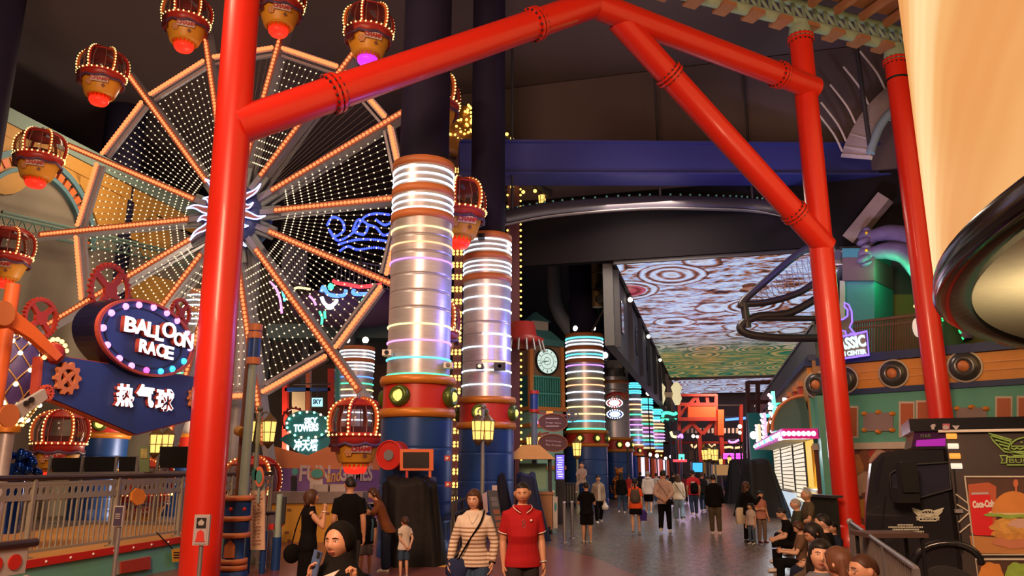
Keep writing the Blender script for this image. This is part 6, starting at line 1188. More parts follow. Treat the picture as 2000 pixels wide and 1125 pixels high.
MB().box(tx(1770, 932) + TN * .3, (.22, .16, .40)).build('wing_mirror', BLACK, tr_); MB().box(tx(1766, 966) + TN * .26, (.30, .2, .2)).build('lower_mirror', BLACK, tr_); MB().bar(tx(1760, 905) + TN * .02, tx(1765, 912) + TN * .3, .035).bar(tx(1750, 975), tx(1762, 972) + TN * .26, .035).build('mirror_arm', BLACK, tr_)
mb = MB(); mb.tube([p + TN * .01 for p in outline([(1862, 905), (1870, 990), (1880, 1080)], T0, TN)], .01, 5); mb.tube([p + TN * .01 for p in outline([(1728, 970), (1722, 1040), (1724, 1080)], T0, TN)], .01, 5); mb.build('door_seam', mat('seam_black', (.003, .003, .003), .8), tr_); MB().box(tx(1872, 998) + TN * .03, (.1, .04, .05)).build('door_handle', SILVER, tr_)
c_ = tx(1850, 1130); MB().cyl(c_ - EZ * .25 + TN * .04, c_ - EZ * .25 + TD * .35, .42, seg=28).build('wheel', BLACK, tr_); MB().cyl(c_ - EZ * .25 + TN * .06, c_ - EZ * .25 + TD * .1, .2, seg=20).build('wheel_hub', STEEL, tr_); mb = MB(); mb.tube([tx(1850 + 66 * cos(t), 1100 - 40 * sin(t)) + TN * .03 for t in (PI * j / 12 for j in range(13))], .05, 6); mb.build('wheel_arch', TBK, tr_)
EM = mat('emblem_cream', (.62, .64, .52), .5)
def winged(cx, cy, s, m, r_, parent):                    # outlined burger between two wings over a ribbon
    mb = MB(); L_ = lambda pts, cl=False: mb.tube([tx(cx + x * s, cy + y * s) + TN * .025 for x, y in pts], r_, 5, cl)
    L_([(14 * cos(t), -7 * sin(t)) for t in (PI * j / 12 for j in range(13))], True); L_([(-14 + k * 2.33, 1.6 + (.8 if k % 2 else -.4)) for k in range(13)]); L_([(-14, 4), (14, 4), (12, 7), (-12, 7)], True); L_([(-14, 4), (0, 6.5), (14, 4)])
    for x, y in ((-6, -3), (-2, -5), (3, -5), (7, -3), (0, -2.5)): L_([(x - .8, y), (x + .8, y)])
    for sg_ in (-1, 1):
        L_([(sg_ * 13, 5), (sg_ * 16, 2), (sg_ * 13.5, -5), (sg_ * 31, -10), (sg_ * 27, -4), (sg_ * 21, 2), (sg_ * 19, 4)], True)
        for k in range(4): L_([(sg_ * (14 + k * .5), -3.5 + k * 2), (sg_ * (29 - k * 3.1), -8 + k * 3.2)])
    L_([(-17, 8), (17, 8), (17, 14), (-17, 14)], True); L_([(-17, 7), (-22, 7), (-20, 10), (-21.5, 12.5), (-17, 12.5)], True); L_([(17, 7), (22, 7), (20, 10), (21.5, 12.5), (17, 12.5)], True)
    return mb.build('winged_emblem', m, parent)
winged(1812, 1003, 1.0, EM, .013, tr_); words('ribbon_text', 'BURGER', 1812, 1014, 24, 4.5, 0, T0 + TN * .03, TN, EM, tr_, .004)
mb = MB()
for y, x0, x1 in ((1025, 1753, 1781), (1029.5, 1735, 1803), (1034, 1743, 1795), (1038, 1740, 1802)):
    x = x0
    while x < x1: mb.prism([p + TN * .015 for p in outline(rect(x, y - 1.4, x + 2.2, y + 1.4), T0, TN)], TN * .003); x += 3.1
mb.build('door_lettering', EM, tr_, fix=True)
for x, t in ((1822, 'f'), (1847, 'o'), (1867, 'v')): words('social_icon', t, x, 834, 6 + (t != 'f') * 3, 9, 0, T0 + TN * .085, TN, mat('icon_grey', (.45, .42, .45), .5), tr_, .004, .008)
tp('icon_square', rect(1840, 828, 1854, 841), mat('icon_rose', (.45, .10, .16), .5), .075, .01); words('fascia_word', 'MAR', 1808, 852, 20, 8, -.03, T0 + TN * .04, TN, mat('dim_green_letter', (.10, .16, .08), .5), tr_, .003)
for k, m in enumerate((ORANGE, WHITE, ORANGE, WHITE)): a, b = tx(1848 + k * 3, 852 + k * 19.4), tx(1868 + k * 3.5, 852 + k * 19.4); MB().tube([a + TN * .03, b + TN * .03], .038, 8).build('marker_lamp', glow('marker_white', (1, .85, .65), .9) if k % 2 else glow('marker_amber', (1, .35, .05), 1.1), tr_)
winged(2010, 872, 2.6, mat('emblem_green', (.28, .48, .12), .5), .014, tr_); words('ribbon_text', 'BURGER', 2010, 900.5, 80, 9, 0, T0 + TN * .03, TN, mat('emblem_green', (.28, .48, .12), .5), tr_, .004)
FRM = mat('poster_frame_cream', (.60, .56, .46), .5)
def poster(name, x0, y0, x1, y1): 
    q = tp(name, [(x0, y0), (x1, y0), (x1 + 2, y1), (x0 + 14 * (y1 - y0) / 110, y1)], mat('poster_board', (.10, .045, .03), .4, var=.3, scale=3), .02, .02); ps = [p + TN * .03 for p in outline([(x0, y0), (x1, y0), (x1 + 2, y1), (x0 + 14 * (y1 - y0) / 110, y1)], T0, TN)]; MB().tube(ps, .016, 6, True).build('poster_frame', FRM, q); return q
po = poster('burger_poster', 1884, 931, 2080, 1083)
def pp(name, pts, m, lift): return MB().prism([p + TN * lift for p in outline(pts, T0, TN)], TD * .004).build(name, m, po, fix=True)
pp('table_top', [(1893, 1046), (2070, 1056), (2070, 1082), (1900, 1080)], mat('print_table', (.50, .22, .06), .5), .028)
pp('red_carton', [(1890, 946), (1930, 942), (1945, 950), (1945, 1040), (1895, 1040)], mat('print_carton', (.50, .10, .035), .5), .03)
pp('drink_can', [(1894, 966), (1898, 962), (1928, 962), (1933, 967), (1940, 1040), (1936, 1046), (1904, 1045), (1899, 1040)], mat('print_can_red', (.70, .02, .025), .35), .034); pp('can_rim', [(1897, 962), (1929, 961), (1931, 965), (1896, 966)], SILVER, .036); words('can_lettering', 'Coca-Cola', 1920, 985, 42, 13, -.06, T0 + TN * .036, TN, WHITE, po, .003, .008, shear=.3)
bun = [(1936 + 42 - 42 * cos(t), 1001 - 42 * sin(t)) for t in (PI * j / 14 for j in range(15))]; E_ = lambda cx, cy, rx, ry, n=20, w_=.1: [(cx + rx * cos(t) * (1 + w_ * sin(5 * t)), cy + ry * sin(t) * (1 + w_ * cos(7 * t))) for t in (2 * PI * j / n for j in range(n))]
pp('skewer', [(1981, 938), (1986, 938), (1985, 962), (1982, 962)], mat('print_skewer', (.6, .15, .06), .5), .034); pp('skewer_knob', E_(1983, 944, 5, 8, 14, 0), mat('print_skewer', (.6, .15, .06), .5), .036)
pp('bottom_bun', E_(1985, 1056, 46, 15), mat('print_bun_low', (.55, .20, .10), .5), .036); pp('patty', E_(1980, 1040, 44, 14), mat('print_patty', (.60, .27, .05), .5, var=.5, scale=14), .038); pp('chicken', E_(1976, 1026, 42, 16, 26, .14), mat('print_chicken', (.66, .34, .07), .5, var=.5, scale=14), .040); pp('ham', E_(1995, 1022, 26, 9, 20, .15), mat('print_ham', (.62, .38, .30), .5), .042); pp('lettuce', E_(1978, 1003, 52, 9, 40, .16), mat('print_lettuce', (.28, .45, .06), .5, var=.4, scale=10), .044); pp('cheese', E_(1978, 999, 46, 6, 26, .12), mat('print_cheese', (.70, .58, .26), .5), .046); pp('top_bun', bun, mat('print_bun', (.68, .26, .05), .45, var=.25, scale=3), .048)
p2 = poster('lower_poster', 1905, 1092, 2080, 1160); MB().prism([p + TN * .03 for p in outline(E_(1935, 1120, 24, 22), T0, TN)], TD * .004).build('print_bun_shape', mat('print_bun', (.68, .26, .05), .45), p2, fix=True); MB().prism([p + TN * .03 for p in outline(E_(1985, 1118, 22, 20), T0, TN)], TD * .004).build('print_lettuce_shape', mat('print_lettuce', (.28, .45, .06), .5), p2, fix=True)
mb = MB()
for y0, y1, s_ in ((965, 985, 1), (985, 1000, 1), (1020, 1000, 1), (1040, 1022, 1)): mb.tube([tx(1866 + (y0 - 960) * .1, y0) + TN * .02, tx(1890 + (y1 - 960) * .1, y1) + TN * .02], .012, 5)
mb.build('chevron_lines', FRM, tr_)
# table, parapet counter and steel crowd barrier
o = thing('truck_table', 'dark folding table standing in front of the food truck cab', 'table', (at(1735, 1050, 9.8).x, 9.8, 0)); a = at(1735, 1043, 9.8); MB().box((a.x, 9.8, a.z), (.72, .5, .05)).build('tabletop', mat('table_brown', (.10, .06, .05), .5), o)
for sx in (-1, 1):
    for sy in (-1, 1): MB().bar((a.x + sx * .3, 9.8 + sy * .2, 0), (a.x + sx * .3, 9.8 + sy * .2, a.z), .035).build('leg', BLACK, o)
o = thing('steel_barrier', 'grey steel crowd barrier with vertical bars between the seated crowd and the truck', 'barrier', (4.9, 11, 0)); a, b = at(1660, 1019, 12), at(1790, 1122, 6.6); zb_ = a.z; b.z = zb_; mb = MB(); mb.tube([a, b], .025, 8); mb.tube([a - EZ * .85, b - EZ * .85], .02, 8); mb.build('rails', STEEL, o); MB().ball(a, .05, 10, 6).build('rail_cap', SILVER, o)
mb = MB()
for k in range(46): p = a.lerp(b, (k + .5) / 46); mb.bar(p, p - EZ * .85, .014)
mb.build('uprights', mat('barrier_grey', (.25, .22, .21), .5, metal=.4), o)
for t in (0, .33, .66, 1): p = a.lerp(b, t); MB().bar(p, (p.x, p.y, 0), .045).bar((p.x - .2, p.y, .02), (p.x + .2, p.y, .02), .05, .03).build('post', STEEL, o)
# low black wall behind the sitters, glass guard and leaning board near the shop
o = thing('low_black_wall', 'low dark planter wall behind the seated people, left of the right red pillar', 'wall', (6.9, 19.5, 0)); a, b = V((floorz(1573, 20.5), 20.5, 0)), V((floorz(1630, 19.2), 19.2, 0)); h_ = at(1590, 968, 20).z; MB().prism([a, b, b + EZ * h_, a + EZ * h_], V((.12, .5, 0))).build('panel', mat('black_green_panel', (.02, .022, .015), .5), o, fix=True); MB().bar(a + EZ * h_, b + EZ * h_, .3, .06, EZ).build('cap', DARK, o)
o = thing('bench', 'long low dark bench the crowd at the lower right is sitting on', 'bench', (4.4, 12, 0)); a, b = V((6.05, 17.6, 0)), V((2.75, 6.0, 0)); u = (b - a).normalized(); nn = V((-u.y, u.x, 0)); MB().prism([a + EZ * .36, b + EZ * .36, b + nn * .5 + EZ * .36, a + nn * .5 + EZ * .36], EZ * .08).build('seat', mat('bench_brown', (.10, .06, .045), .6), o, fix=True)
for k in range(9): p = a.lerp(b, (k + .5) / 9) + nn * .25; MB().bar(p, p + EZ * .36, .1, .4).build('leg', DARK, o)
BENCH = (a, b)
o = thing('leaning_blue_board', 'grey blue narrow board leaning in front of the bright shop counter', 'board', gp(1507, 1005)); p = gp(1505, 1006); MB().bar(p, at(1521, 955, p.y), .26, .06).build('panel', mat('grey_blue_board', (.14, .16, .24), .4), o); MB().bar(p + V((.1, .45, 0)), at(1519, 962, p.y + .1), .05).build('strut', DARK, o)
o = thing('glass_guard', 'bright glass counter guard reflecting white light beside the shop', 'counter', gp(1540, 1010)); a, b = gp(1519, 1000), gp(1556, 1015); a, b = V((a.x, a.y, 0)), V((b.x, b.y, 0)); MB().prism([a, b, b + EZ * .95, a + EZ * .95], V((.1, .08, 0))).build('panel', glow('white_reflection_glow', (.75, .88, 1), .75), o, fix=True); MB().bar(a + EZ * .98, b + EZ * .98, .14, .05, EZ).build('top_edge', LGREY, o)  # white reflection in the glass put in as panel glow

# ------------------------------------------------------------------ far end of the promenade
def fp(x, y, Y): return at(x, y, Y)
Y = 66
o = thing('orange_steel_structure', 'large orange steel ride structure with platform at the far end of the promenade', 'steel structure', (floorz(1370, Y), Y, 0)); OS = mat('far_orange', (.75, .13, .03), .5); ORD = mat('far_red', (.42, .04, .025), .5)
for n, r_, m in (('orange_panel', (1344, 794, 1398, 815), OS), ('orange_column', (1402, 800, 1414, 850), OS), ('lower_panel', (1324, 815, 1400, 822), ORD), ('roof_beam', (1324, 769, 1399, 774), ORD)): pan(o, n, rect(*r_), Y, .6, m)
mb = MB()
for a, b in (((1326, 772), (1326, 860)), ((1398, 770), (1398, 850)), ((1360, 772), (1364, 792)), ((1380, 772), (1382, 792)), ((1326, 812), (1362, 772)), ((1340, 815), (1372, 848)), ((1372, 848), (1396, 818)), ((1330, 845), (1360, 820)), ((1326, 790), (1398, 790))): mb.bar(at(*a, Y + .5), at(*b, Y + .5), .28)
mb.build('trusses', ORD, o)
for x in (1326, 1408, 1365): a = at(x, 850, Y + .3); MB().bar((a.x, Y + .3, 0), a, .35).build('leg', ORD, o)
o = thing('maroon_rail_frame', 'dark maroon lattice frame standing at the end of the right gallery', 'steel structure', (floorz(1482, 50), 50, 0)); mb = MB()
for a, b in (((1460, 745), (1460, 905)), ((1506, 745), (1506, 905)), ((1460, 747), (1506, 747)), ((1460, 785), (1506, 785)), ((1462, 822), (1504, 822)), ((1480, 747), (1480, 820))): p, q = at(*a, 50), at(*b, 50); mb.bar(p, V((q.x, q.y, 0)) if b[1] == 905 else q, .24)
mb.build('lattice', mat('dark_maroon_steel', (.10, .03, .02), .5), o)
o = thing('far_crossbeam', 'dark cross beam with striped valance spanning the far promenade', 'beam', (floorz(1400, 70), 70, 6)); pan(o, 'beam', rect(1296, 862, 1450, 867), 70, .4, ORD); pan(o, 'upper_beam', rect(1330, 790, 1446, 793), 70, .3, DARK); mb = MB()
for k in range(13): mb.prism(outline(rect(1342 + k * 8, 836, 1346 + k * 8, 846), V((0, 70, 0)), FN), V((0, .2, 0)))
mb.build('striped_valance', WHITE, o, fix=True)
for x in (1300, 1446): a = at(x, 864, 70.2); MB().bar((a.x, 70.2, 0), a, .4).build('post', DARK, o)
for x, y0, y1 in ((1447, 790, 862),): MB().bar(at(x, y0, 70.2), at(x, y1, 70.2), .3).build('upright', ORD, o)
o = thing('bulb_lit_portico', 'dim pale lit portico ornament above the far left stalls', 'decoration', at(1305, 785, 62)); mb = MB()
for x in (1290, 1322): mb.lathe([(.18, 0), (.4, .5), (.3, .9), (.45, 1.4), (.15, 1.8)], 12, at(x, 776, 62) - EZ * .6)
mb.build('horn_finials', glow('cream_lit', (.95, .80, .45), .75), o); pan(o, 'arch_band', rect(1293, 766, 1320, 776), 62, .3, mat('far_cream', (.5, .4, .25), .6)); MB().cyl(at(1306, 776, 62.2), (at(1306, 776, 62).x, 62.2, 0), .15).build('mast', DARK, o)
# striped lit signs and shapes: (label, kind, category, outline, material, Y)
NE = [('round red rimmed lit sign on the plain silver column', 'R', ellpx(1200, 787, 17, 9, 0, 24), 47.5), ('round navy rimmed lit sign below the red rimmed one', 'N', ellpx(1201, 809, 17, 9, 0, 24), 47.5)]
for i, (lb, k, px, Yy) in enumerate(NE):
    cx, cy = (1200, 787) if k == 'R' else (1201, 809); o = thing('hanging_oval_sign', lb, 'sign', at(cx, cy, Yy), group='hanging oval signs'); pan(o, 'board', px, Yy, .12, BANDRED if k == 'R' else SIGNB); pan(o, 'lit_face', [(cx + (x - cx) * (.6 + .1 * (j % 3 == 0)), cy + (y - cy) * (.62 + .1 * (j % 2))) for j, (x, y) in enumerate(px)], Yy - .04, .03, glow('pale_blue_sign', (.75, .9, 1), 1.3)); mb = MB()
    for j in range(20): t = 2 * PI * j / 20; mb.ball(at(cx + 15.6 * cos(t), cy + 8.2 * sin(t), Yy - .08), .042, 6, 4)
    mb.build('rim_bulbs', TW, o); MB().bar(at(cx, cy - 9, Yy + .05), at(cx, cy - 9, Yy + .05) + EZ * .35, .08).bar(at(cx, cy - 9, Yy + .05) + EZ * .3, at(cx, cy - 9, Yy + .05) + EZ * .3 + V((0, 1.0, 0)), .08).build('hanger', BANDRED, o)
o = thing('red_sign_arm', 'red arm with orange gear disc holding the two oval signs', 'bracket', at(1200, 772, 47.6)); MB().tube(arcpts([at(x, y, 47.6) for x, y in ((1184, 776), (1195, 769), (1208, 768), (1220, 772))], 5), .1, 6).build('arm', BANDRED, o); mb = MB(); gear(mb, at(1221, 773, 47.5), (1, 0, 0), EZ, .24, V((0, .08, 0)), 10); mb.build('gear', ORANGE, o, fix=True)
def neon(label, pts, Yy, m, r=.07, cat='neon sign', group=None, back=None):
    o = thing('neon_sign', label, cat, at(*pts[0], Yy), group=group); c_ = arcpts([at(x, y, Yy) for x, y in pts], 5) if len(pts) > 2 else [at(x, y, Yy) for x, y in pts]; MB().tube(c_, r, 6).build('tube', m, o)
    xs = [x for x, y in pts]; ys = [y for x, y in pts]; pan(o, 'backing', rect(min(xs) - 2, min(ys) - 2, max(xs) + 2, max(ys) + 2), Yy + .12, .1, DARK); a = at((min(xs) + max(xs)) / 2, max(ys), Yy + .2); MB().cyl(a, (a.x, a.y, 0), .07, seg=8).build('post', DARK, o); return o
neon('green neon wave sign high on the far stalls', [(1292, 822), (1298, 815), (1305, 818), (1312, 812), (1322, 817)], 62, TG, .14)
neon('green neon coil sign below the portico ornament', [(1294, 815), (1296, 808), (1304, 806), (1316, 809), (1322, 806)], 61, TG, .12)
neon('yellow to green neon swoosh at the far stalls', [(1310, 843), (1314, 852), (1322, 853), (1329, 850)], 60, TY, .1); neon('violet neon swoosh right of the yellow one', [(1324, 854), (1331, 849), (1332, 856)], 59, TV, .1)
neon('pair of green neon bars far down the promenade, upper bar', [(1326, 890), (1336, 890)], 58, TG, .13); neon('green neon bar just under another green bar, far down the promenade', [(1326, 895), (1336, 895)], 58.3, TG, .13)
neon('long thin red neon line over the far stalls', [(1315, 900), (1341, 900)], 57, glow('red_neon', (1, .04, .05), 2.2), .1)
neon('magenta neon bar, upper left of four at the far end', [(1413, 888), (1433, 888)], 64, glow('magenta_neon', (.95, .08, .8), 2), .12); neon('magenta neon bar, lower left of four at the far end', [(1413, 894), (1433, 894)], 64.2, glow('magenta_neon', (.95, .08, .8), 2), .12); neon('short magenta neon bar, upper right of four', [(1438, 888), (1450, 888)], 64.4, glow('magenta_neon', (.95, .08, .8), 2), .12); neon('short magenta neon bar, lower right of four', [(1438, 894), (1450, 894)], 64.6, glow('magenta_neon', (.95, .08, .8), 2), .12)
neon('orange neon awning line at the far end', [(1405, 873), (1415, 874), (1425, 873), (1435, 875), (1448, 873)], 68, TO, .1); neon('blue horizontal neon line behind the orange structure', [(1417, 820), (1440, 818), (1475, 815)], 74, TB, .13); neon('violet and green neon smile near the far cross beam', [(1423, 861), (1428, 864), (1436, 863), (1443, 859)], 66, TV, .1); neon('orange neon heart at the far end', [(1350, 868), (1353, 872), (1356, 874), (1360, 871), (1363, 868)], 69, TO, .09); neon('second orange neon heart right of the first', [(1384, 868), (1388, 872), (1391, 873), (1397, 868)], 69.3, TO, .09)
o = thing('blue_game_screen', 'bright cyan game screen at the far end of the promenade', 'screen', (floorz(1362, 55), 55, 0)); pan(o, 'case', rect(1351, 902, 1374, 925), 55, .4, DARK); q = pan(o, 'lit_picture', rect(1353, 904, 1372, 922), 54.95, .03, glow('cyan_screen', (.08, .55, 1), 1.1)); a = at(1362, 922, 55.2); MB().bar((a.x, 55.2, 0), a, .5).build('stand', DARK, o)
o = thing('sunset_billboard', 'far billboard with an orange sunset picture', 'billboard', (floorz(1410, 58), 58, 0)); pan(o, 'frame', rect(1390, 907, 1428, 930), 58, .2, GREY); pan(o, 'picture', rect(1392, 908, 1426, 928), 57.97, .03, glow('sunset_print', (.55, .28, .10), .6)); a = at(1410, 930, 58.1); MB().bar((a.x - .4, 58.1, 0), V((a.x - .4, 58.1, a.z)), .12).bar((a.x + .4, 58.1, 0), V((a.x + .4, 58.1, a.z)), .12).build('legs', DARK, o)
for i, (px, py, Yy, s_) in enumerate(((1377, 888, 47, 1.6), (1384, 886, 48, 1.8), (1396, 888, 45, 1.7), (1425, 899, 60, 1.3), (1408, 902, 62, 1.2))): lantern_post(('far lamp post with yellow lantern, leftmost of three close ones', 'far lamp post with tall yellow lantern, second of three close ones', 'far lamp post with yellow lantern, right one of three', 'tiny far lantern post under the magenta neon', 'tiniest far lantern post left of the magenta neon')[i], px, py, Yy, py - 7, ((0, 0),), s_)
for i, (px, py, Yy, r) in enumerate(((1462, 883, 60, .28), (1266, 768, 66, .35), (1226, 868, 44, .22), (1270, 888, 55, .2), (1283, 890, 58, .25), (1445, 833, 63, .3), (1445, 845, 63, .25), (1354, 852, 64, .25), (1362, 853, 64, .22), (1300, 895, 60, .2), (1310, 892, 62, .2))):
    o = thing('globe_lamp', ('white globe lamp on a post beside the shop end wall', 'bright spot lamp above the far ringed columns', 'small yellow lamp between the plain column and the slim one', 'small warm lamp low on the far column row, left', 'second small warm lamp low on the far column row', 'white globe lamp, upper of two at the far right frame', 'white globe lamp, lower of two at the far right frame', 'white lamp dot above the orange hearts, left', 'white lamp dot above the orange hearts, right', 'tiny lamp over the left far stalls', 'tiny lamp right of another over the far stalls')[i], 'lamp', (floorz(px, Yy), Yy, 0)); r *= .6; a = at(px, py, Yy); MB().ball(a, r, 10, 8).build('globe', glow('globe_white', (1, .85, .65), 2), o); MB().cyl((a.x, a.y + .1, 0), a + V((0, .1, -r * .5)), .05, seg=8).build('post', DARK, o)
# bright arcade stalls behind the far columns
for i, (x0, x1, y0, Yy, m) in enumerate(((1248, 1262, 893, 52, ('stall_white', (.85, .85, 1), 1.1)), (1264, 1274, 895, 55, ('stall_violet', (.65, .45, .95), 1.0)), (1278, 1290, 897, 60, ('stall_pink', (1, .55, .6), 1.0)), (1292, 1304, 898, 66, ('stall_white', (.85, .85, 1), 1.1)))):
    o = thing('arcade_stall', ('bright white arcade stall beside the far column drums', 'violet lit arcade stall with orange posts', 'pink lit arcade stall further along the row', 'last bright arcade stall in the far row')[i], 'stall', (floorz(x0, Yy), Yy, 0)); pan(o, 'lit_back', rect(x0, y0, x1, 930), Yy + .5, .05, glow(*m)); pan(o, 'roof', rect(x0 - 1, y0 - 3, x1 + 1, y0), Yy, .8, DARK)
    for x in (x0, x1): a = at(x, y0, Yy); MB().bar((a.x, Yy, 0), a, .2).build('orange_post', OS, o)
    a = at((x0 + x1) / 2, 925, Yy + .2); MB().box((a.x, Yy + .2, .5), ((x1 - x0) * Yy / 1540, .4, 1.0)).build('counter', BLUE, o)
o = thing('dark_end_facade', 'dark row of shop fronts closing the far end of the promenade', 'building', (floorz(1400, 80), 80, 0)); a, b = at(1320, 868, 80), at(1470, 868, 80); MB().box(((a.x + b.x) / 2, 80.4, a.z / 2), (b.x - a.x, .6, a.z)).build('facade', mat('facade_grey', (.06, .05, .06), .7), o)
for i, (x0, x1, y0, y1, c) in enumerate(((1346, 1376, 880, 897, (.12, .08, .06)), (1350, 1372, 898, 918, (.10, .06, .05)), (1300, 1316, 872, 895, (.04, .05, .09)), (1405, 1450, 878, 905, (.05, .04, .05)))): pan(o, 'shop_window', rect(x0, y0, x1, y1), 80.05, .06, mat('facade_panel_%d' % i, c, .5))
pan(o, 'yellow_post', [(1372, 868), (1376, 868), (1378, 925), (1373, 925)], 79.9, .2, YELLOW)
# orange tiger figure
TYG = 45.5; a = gp(1207, 975); tg = thing('tiger_statue', 'upright orange tiger figure with dark stripes in front of the plain column', 'statue', (a.x, a.y, 0)); sc = a.y / 45
mb = MB(); mb.tube([(0, 0, .08), (.02, 0, .35), (-.02, 0, .7), (.05, 0, 1.05), (.08, -.05, 1.35)], [.20, .26, .24, .25, .2], 14); mb.ball((.1, -.12, 1.58), (.24, .25, .22), 12, 8); mb.ball((.1, -.35, 1.52), (.12, .12, .09), 10, 6)
for s_ in (-1, 1): mb.tube([(s_ * .12, 0, .3), (s_ * .16, -.12, .15), (s_ * .16, -.2, .03)], [.12, .1, .08], 8); mb.tube([(s_ * .2 + .06, -.02, 1.2), (s_ * .3, -.2, 1.0), (s_ * .2, -.38, 1.1)], [.09, .08, .07], 8); mb.ball((.1 + s_ * .18, -.08, 1.78), (.07, .04, .07), 8, 6)
mb.build('body', mat('tiger_orange', (.85, .26, .04), .5), tg, False); mb = MB()
for z_, r_ in ((.3, .265), (.45, .262), (.6, .25), (.75, .245), (.9, .252), (1.05, .258), (1.2, .24)): mb.tube([(r_ * cos(t) + .02 * z_, r_ * sin(t), z_ + .05 * sin(3 * t)) for t in (-2.9 + .28 * k for k in range(10))], .022, 5)
mb.build('stripes', BLACK, tg, False); MB().tube([(-.1, .2, .3), (-.35, .25, .45), (-.4, .2, .8)], [.05, .045, .03], 8).build('tail', mat('tiger_orange', (.85, .26, .04), .5), tg, False); MB().cyl((0, 0, 0), (0, 0, .1), .35).build('plinth', DARK, tg, False)
# wheelchair-accessible railing patch, trailing fences
o = thing('grey_queue_fence', 'low grey queue fence at the foot of the third ringed column', 'fence', gp(1100, 985)); a, b = gp(1088, 988), gp(1131, 990); mb = MB()
for k in range(9): p = a.lerp(b, k / 8); mb.bar(p, p + EZ * 1.1, .05)
mb.bar(a + EZ * 1.1, b + EZ * 1.1, .07); mb.bar(a + EZ * .2, b + EZ * .2, .05); mb.build('rails', GREY, o); MB().prism([a + EZ * .25, b + EZ * .25, b + EZ * 1.0, a + EZ * 1.0], V((0, .03, 0))).build('panel', mat('fence_taupe', (.16, .12, .09), .6), o, fix=True)
o = thing('far_queue_fence', 'pale mesh fence far behind the man in olive trousers', 'fence', gp(1420, 962)); a, b = gp(1412, 962), gp(1432, 960); MB().prism([a + EZ * .1, b + EZ * .1, b + EZ * 1.3, a + EZ * 1.3], V((0, .05, 0))).build('panel', mat('fence_sage', (.2, .2, .17), .6), o, fix=True); MB().bar(a, a + EZ * 1.4, .1).bar(b, b + EZ * 1.4, .1).build('posts', STEEL, o)

# ------------------------------------------------------------------ people
TMP = bpy.data.scenes.new('work')
def fuse(mb, name, mats, vox, smooth=3):                  # melt overlapping shapes into one continuous skin
    me = mb.mesh(name, mats); o = bpy.data.objects.new(name, me); TMP.collection.objects.link(o)
    r = o.modifiers.new('r', 'REMESH'); r.mode = 'VOXEL'; r.voxel_size = vox; r.use_smooth_shade = True
    s = o.modifiers.new('s', 'SMOOTH'); s.factor = .5; s.iterations = smooth
    vl = TMP.view_layers[0]; vl.update(); dg = vl.depsgraph
    out = bpy.data.meshes.new_from_object(o.evaluated_get(dg)); bpy.data.objects.remove(o); bpy.data.meshes.remove(me)
    out.materials.clear()
    for m in (mats if isinstance(mats, (list, tuple)) else [mats]): out.materials.append(m)
    out.name = name; return out
def merge(me, mb, mats, name):                            # add small loose-rooted shapes (fingers, eyes) to a fused skin
    n = len(me.vertices); v = [tuple(x.co) for x in me.vertices] + mb.v; f = [tuple(p.vertices) for p in me.polygons] + [[i + n for i in q] for q in mb.f]
    k = [0] * len(me.polygons) + mb.m; out = bpy.data.meshes.new(name); out.from_pydata(v, [], f)
    for m in mats: out.materials.append(m)
    out.polygons.foreach_set('material_index', k); out.polygons.foreach_set('use_smooth', [True] * len(f)); out.update(); bpy.data.meshes.remove(me); return out
SK = [mat('skin_' + n, c, .5, var=.05) for n, c in (('fair', (.62, .36, .24)), ('tan', (.52, .27, .16)), ('brown', (.42, .20, .11)))]
LIP, EYW, IRI, BROW = mat('lips', (.42, .12, .10), .4), mat('eye_white', (.75, .72, .68), .3, var=0), mat('iris', (.015, .01, .008), .2, var=0), mat('eyebrow', (.02, .014, .012), .7)
def cloth(name, c, rough=.85, **k): return mat('cloth_' + name, c, rough, spec=.2, var=.12, scale=9, bump=.35, **k)
HB = mat('hair_black', (.012, .009, .009), .5, bump=.12, scale=24, stretch=(2, 2, .25), spec=.3); HBR = mat('hair_dark_brown', (.06, .025, .014), .5, bump=.12, scale=24, stretch=(2, 2, .25), spec=.3); HGR = mat('hair_grey', (.30, .26, .23), .6, bump=.12, scale=24, stretch=(2, 2, .25))
def faceY(x, z): q = x / .74; return headpt(V((q, math.sqrt(max(.05, 1 - q * q - z * z)), z))).y
def sst(t): t = max(0, min(1, t)); return t * t * (3 - 2 * t)
def headpt(d, full=True):
    x, y, z = d; jaw = sst((-.1 - z) / .9)
    p = V((x * .74 * (1 - .26 * jaw), y * (.90 if y > 0 else .96) * (1 - (.10 if y > 0 else .38) * jaw), z))
    if full and y > 0:
        G = lambda cx, cz, sx, sz, a: a * math.exp(-((p.x - cx) / sx) ** 2 - ((z - cz) / sz) ** 2)
        f = G(0, -.18, .10, .17, .17) + G(0, -.27, .17, .08, .06) + G(0, .1, .09, .2, .05) - G(.28, .05, .14, .10, .075) - G(-.28, .05, .14, .10, .075) + G(.28, .22, .2, .07, .03) + G(-.28, .22, .2, .07, .03) + G(0, -.52, .2, .09, .04) + G(0, -.85, .18, .13, .06) + G(.38, -.18, .16, .16, .03) + G(-.38, -.18, .16, .16, .03)
        p.y += f * min(1, y * 2.2)
    return p
def headgrid(M, R, nu, nv, fn):
    vs = [M @ (fn(V((0, 0, 1))) * R)]
    for i in range(1, nv):
        t = PI * i / nv
        for j in range(nu): a = 2 * PI * j / nu; vs.append(M @ (fn(V((sin(t) * cos(a), sin(t) * sin(a), cos(t)))) * R))
    vs.append(M @ (fn(V((0, 0, -1))) * R)); e = len(vs) - 1; fs = []
    for j in range(nu):
        k = (j + 1) % nu; fs += [(0, 1 + j, 1 + k), (e, 1 + (nv - 2) * nu + k, 1 + (nv - 2) * nu + j)]
        for i in range(nv - 2): a = 1 + i * nu; fs.append((a + j, a + nu + j, a + nu + k, a + k))
    return vs, fs
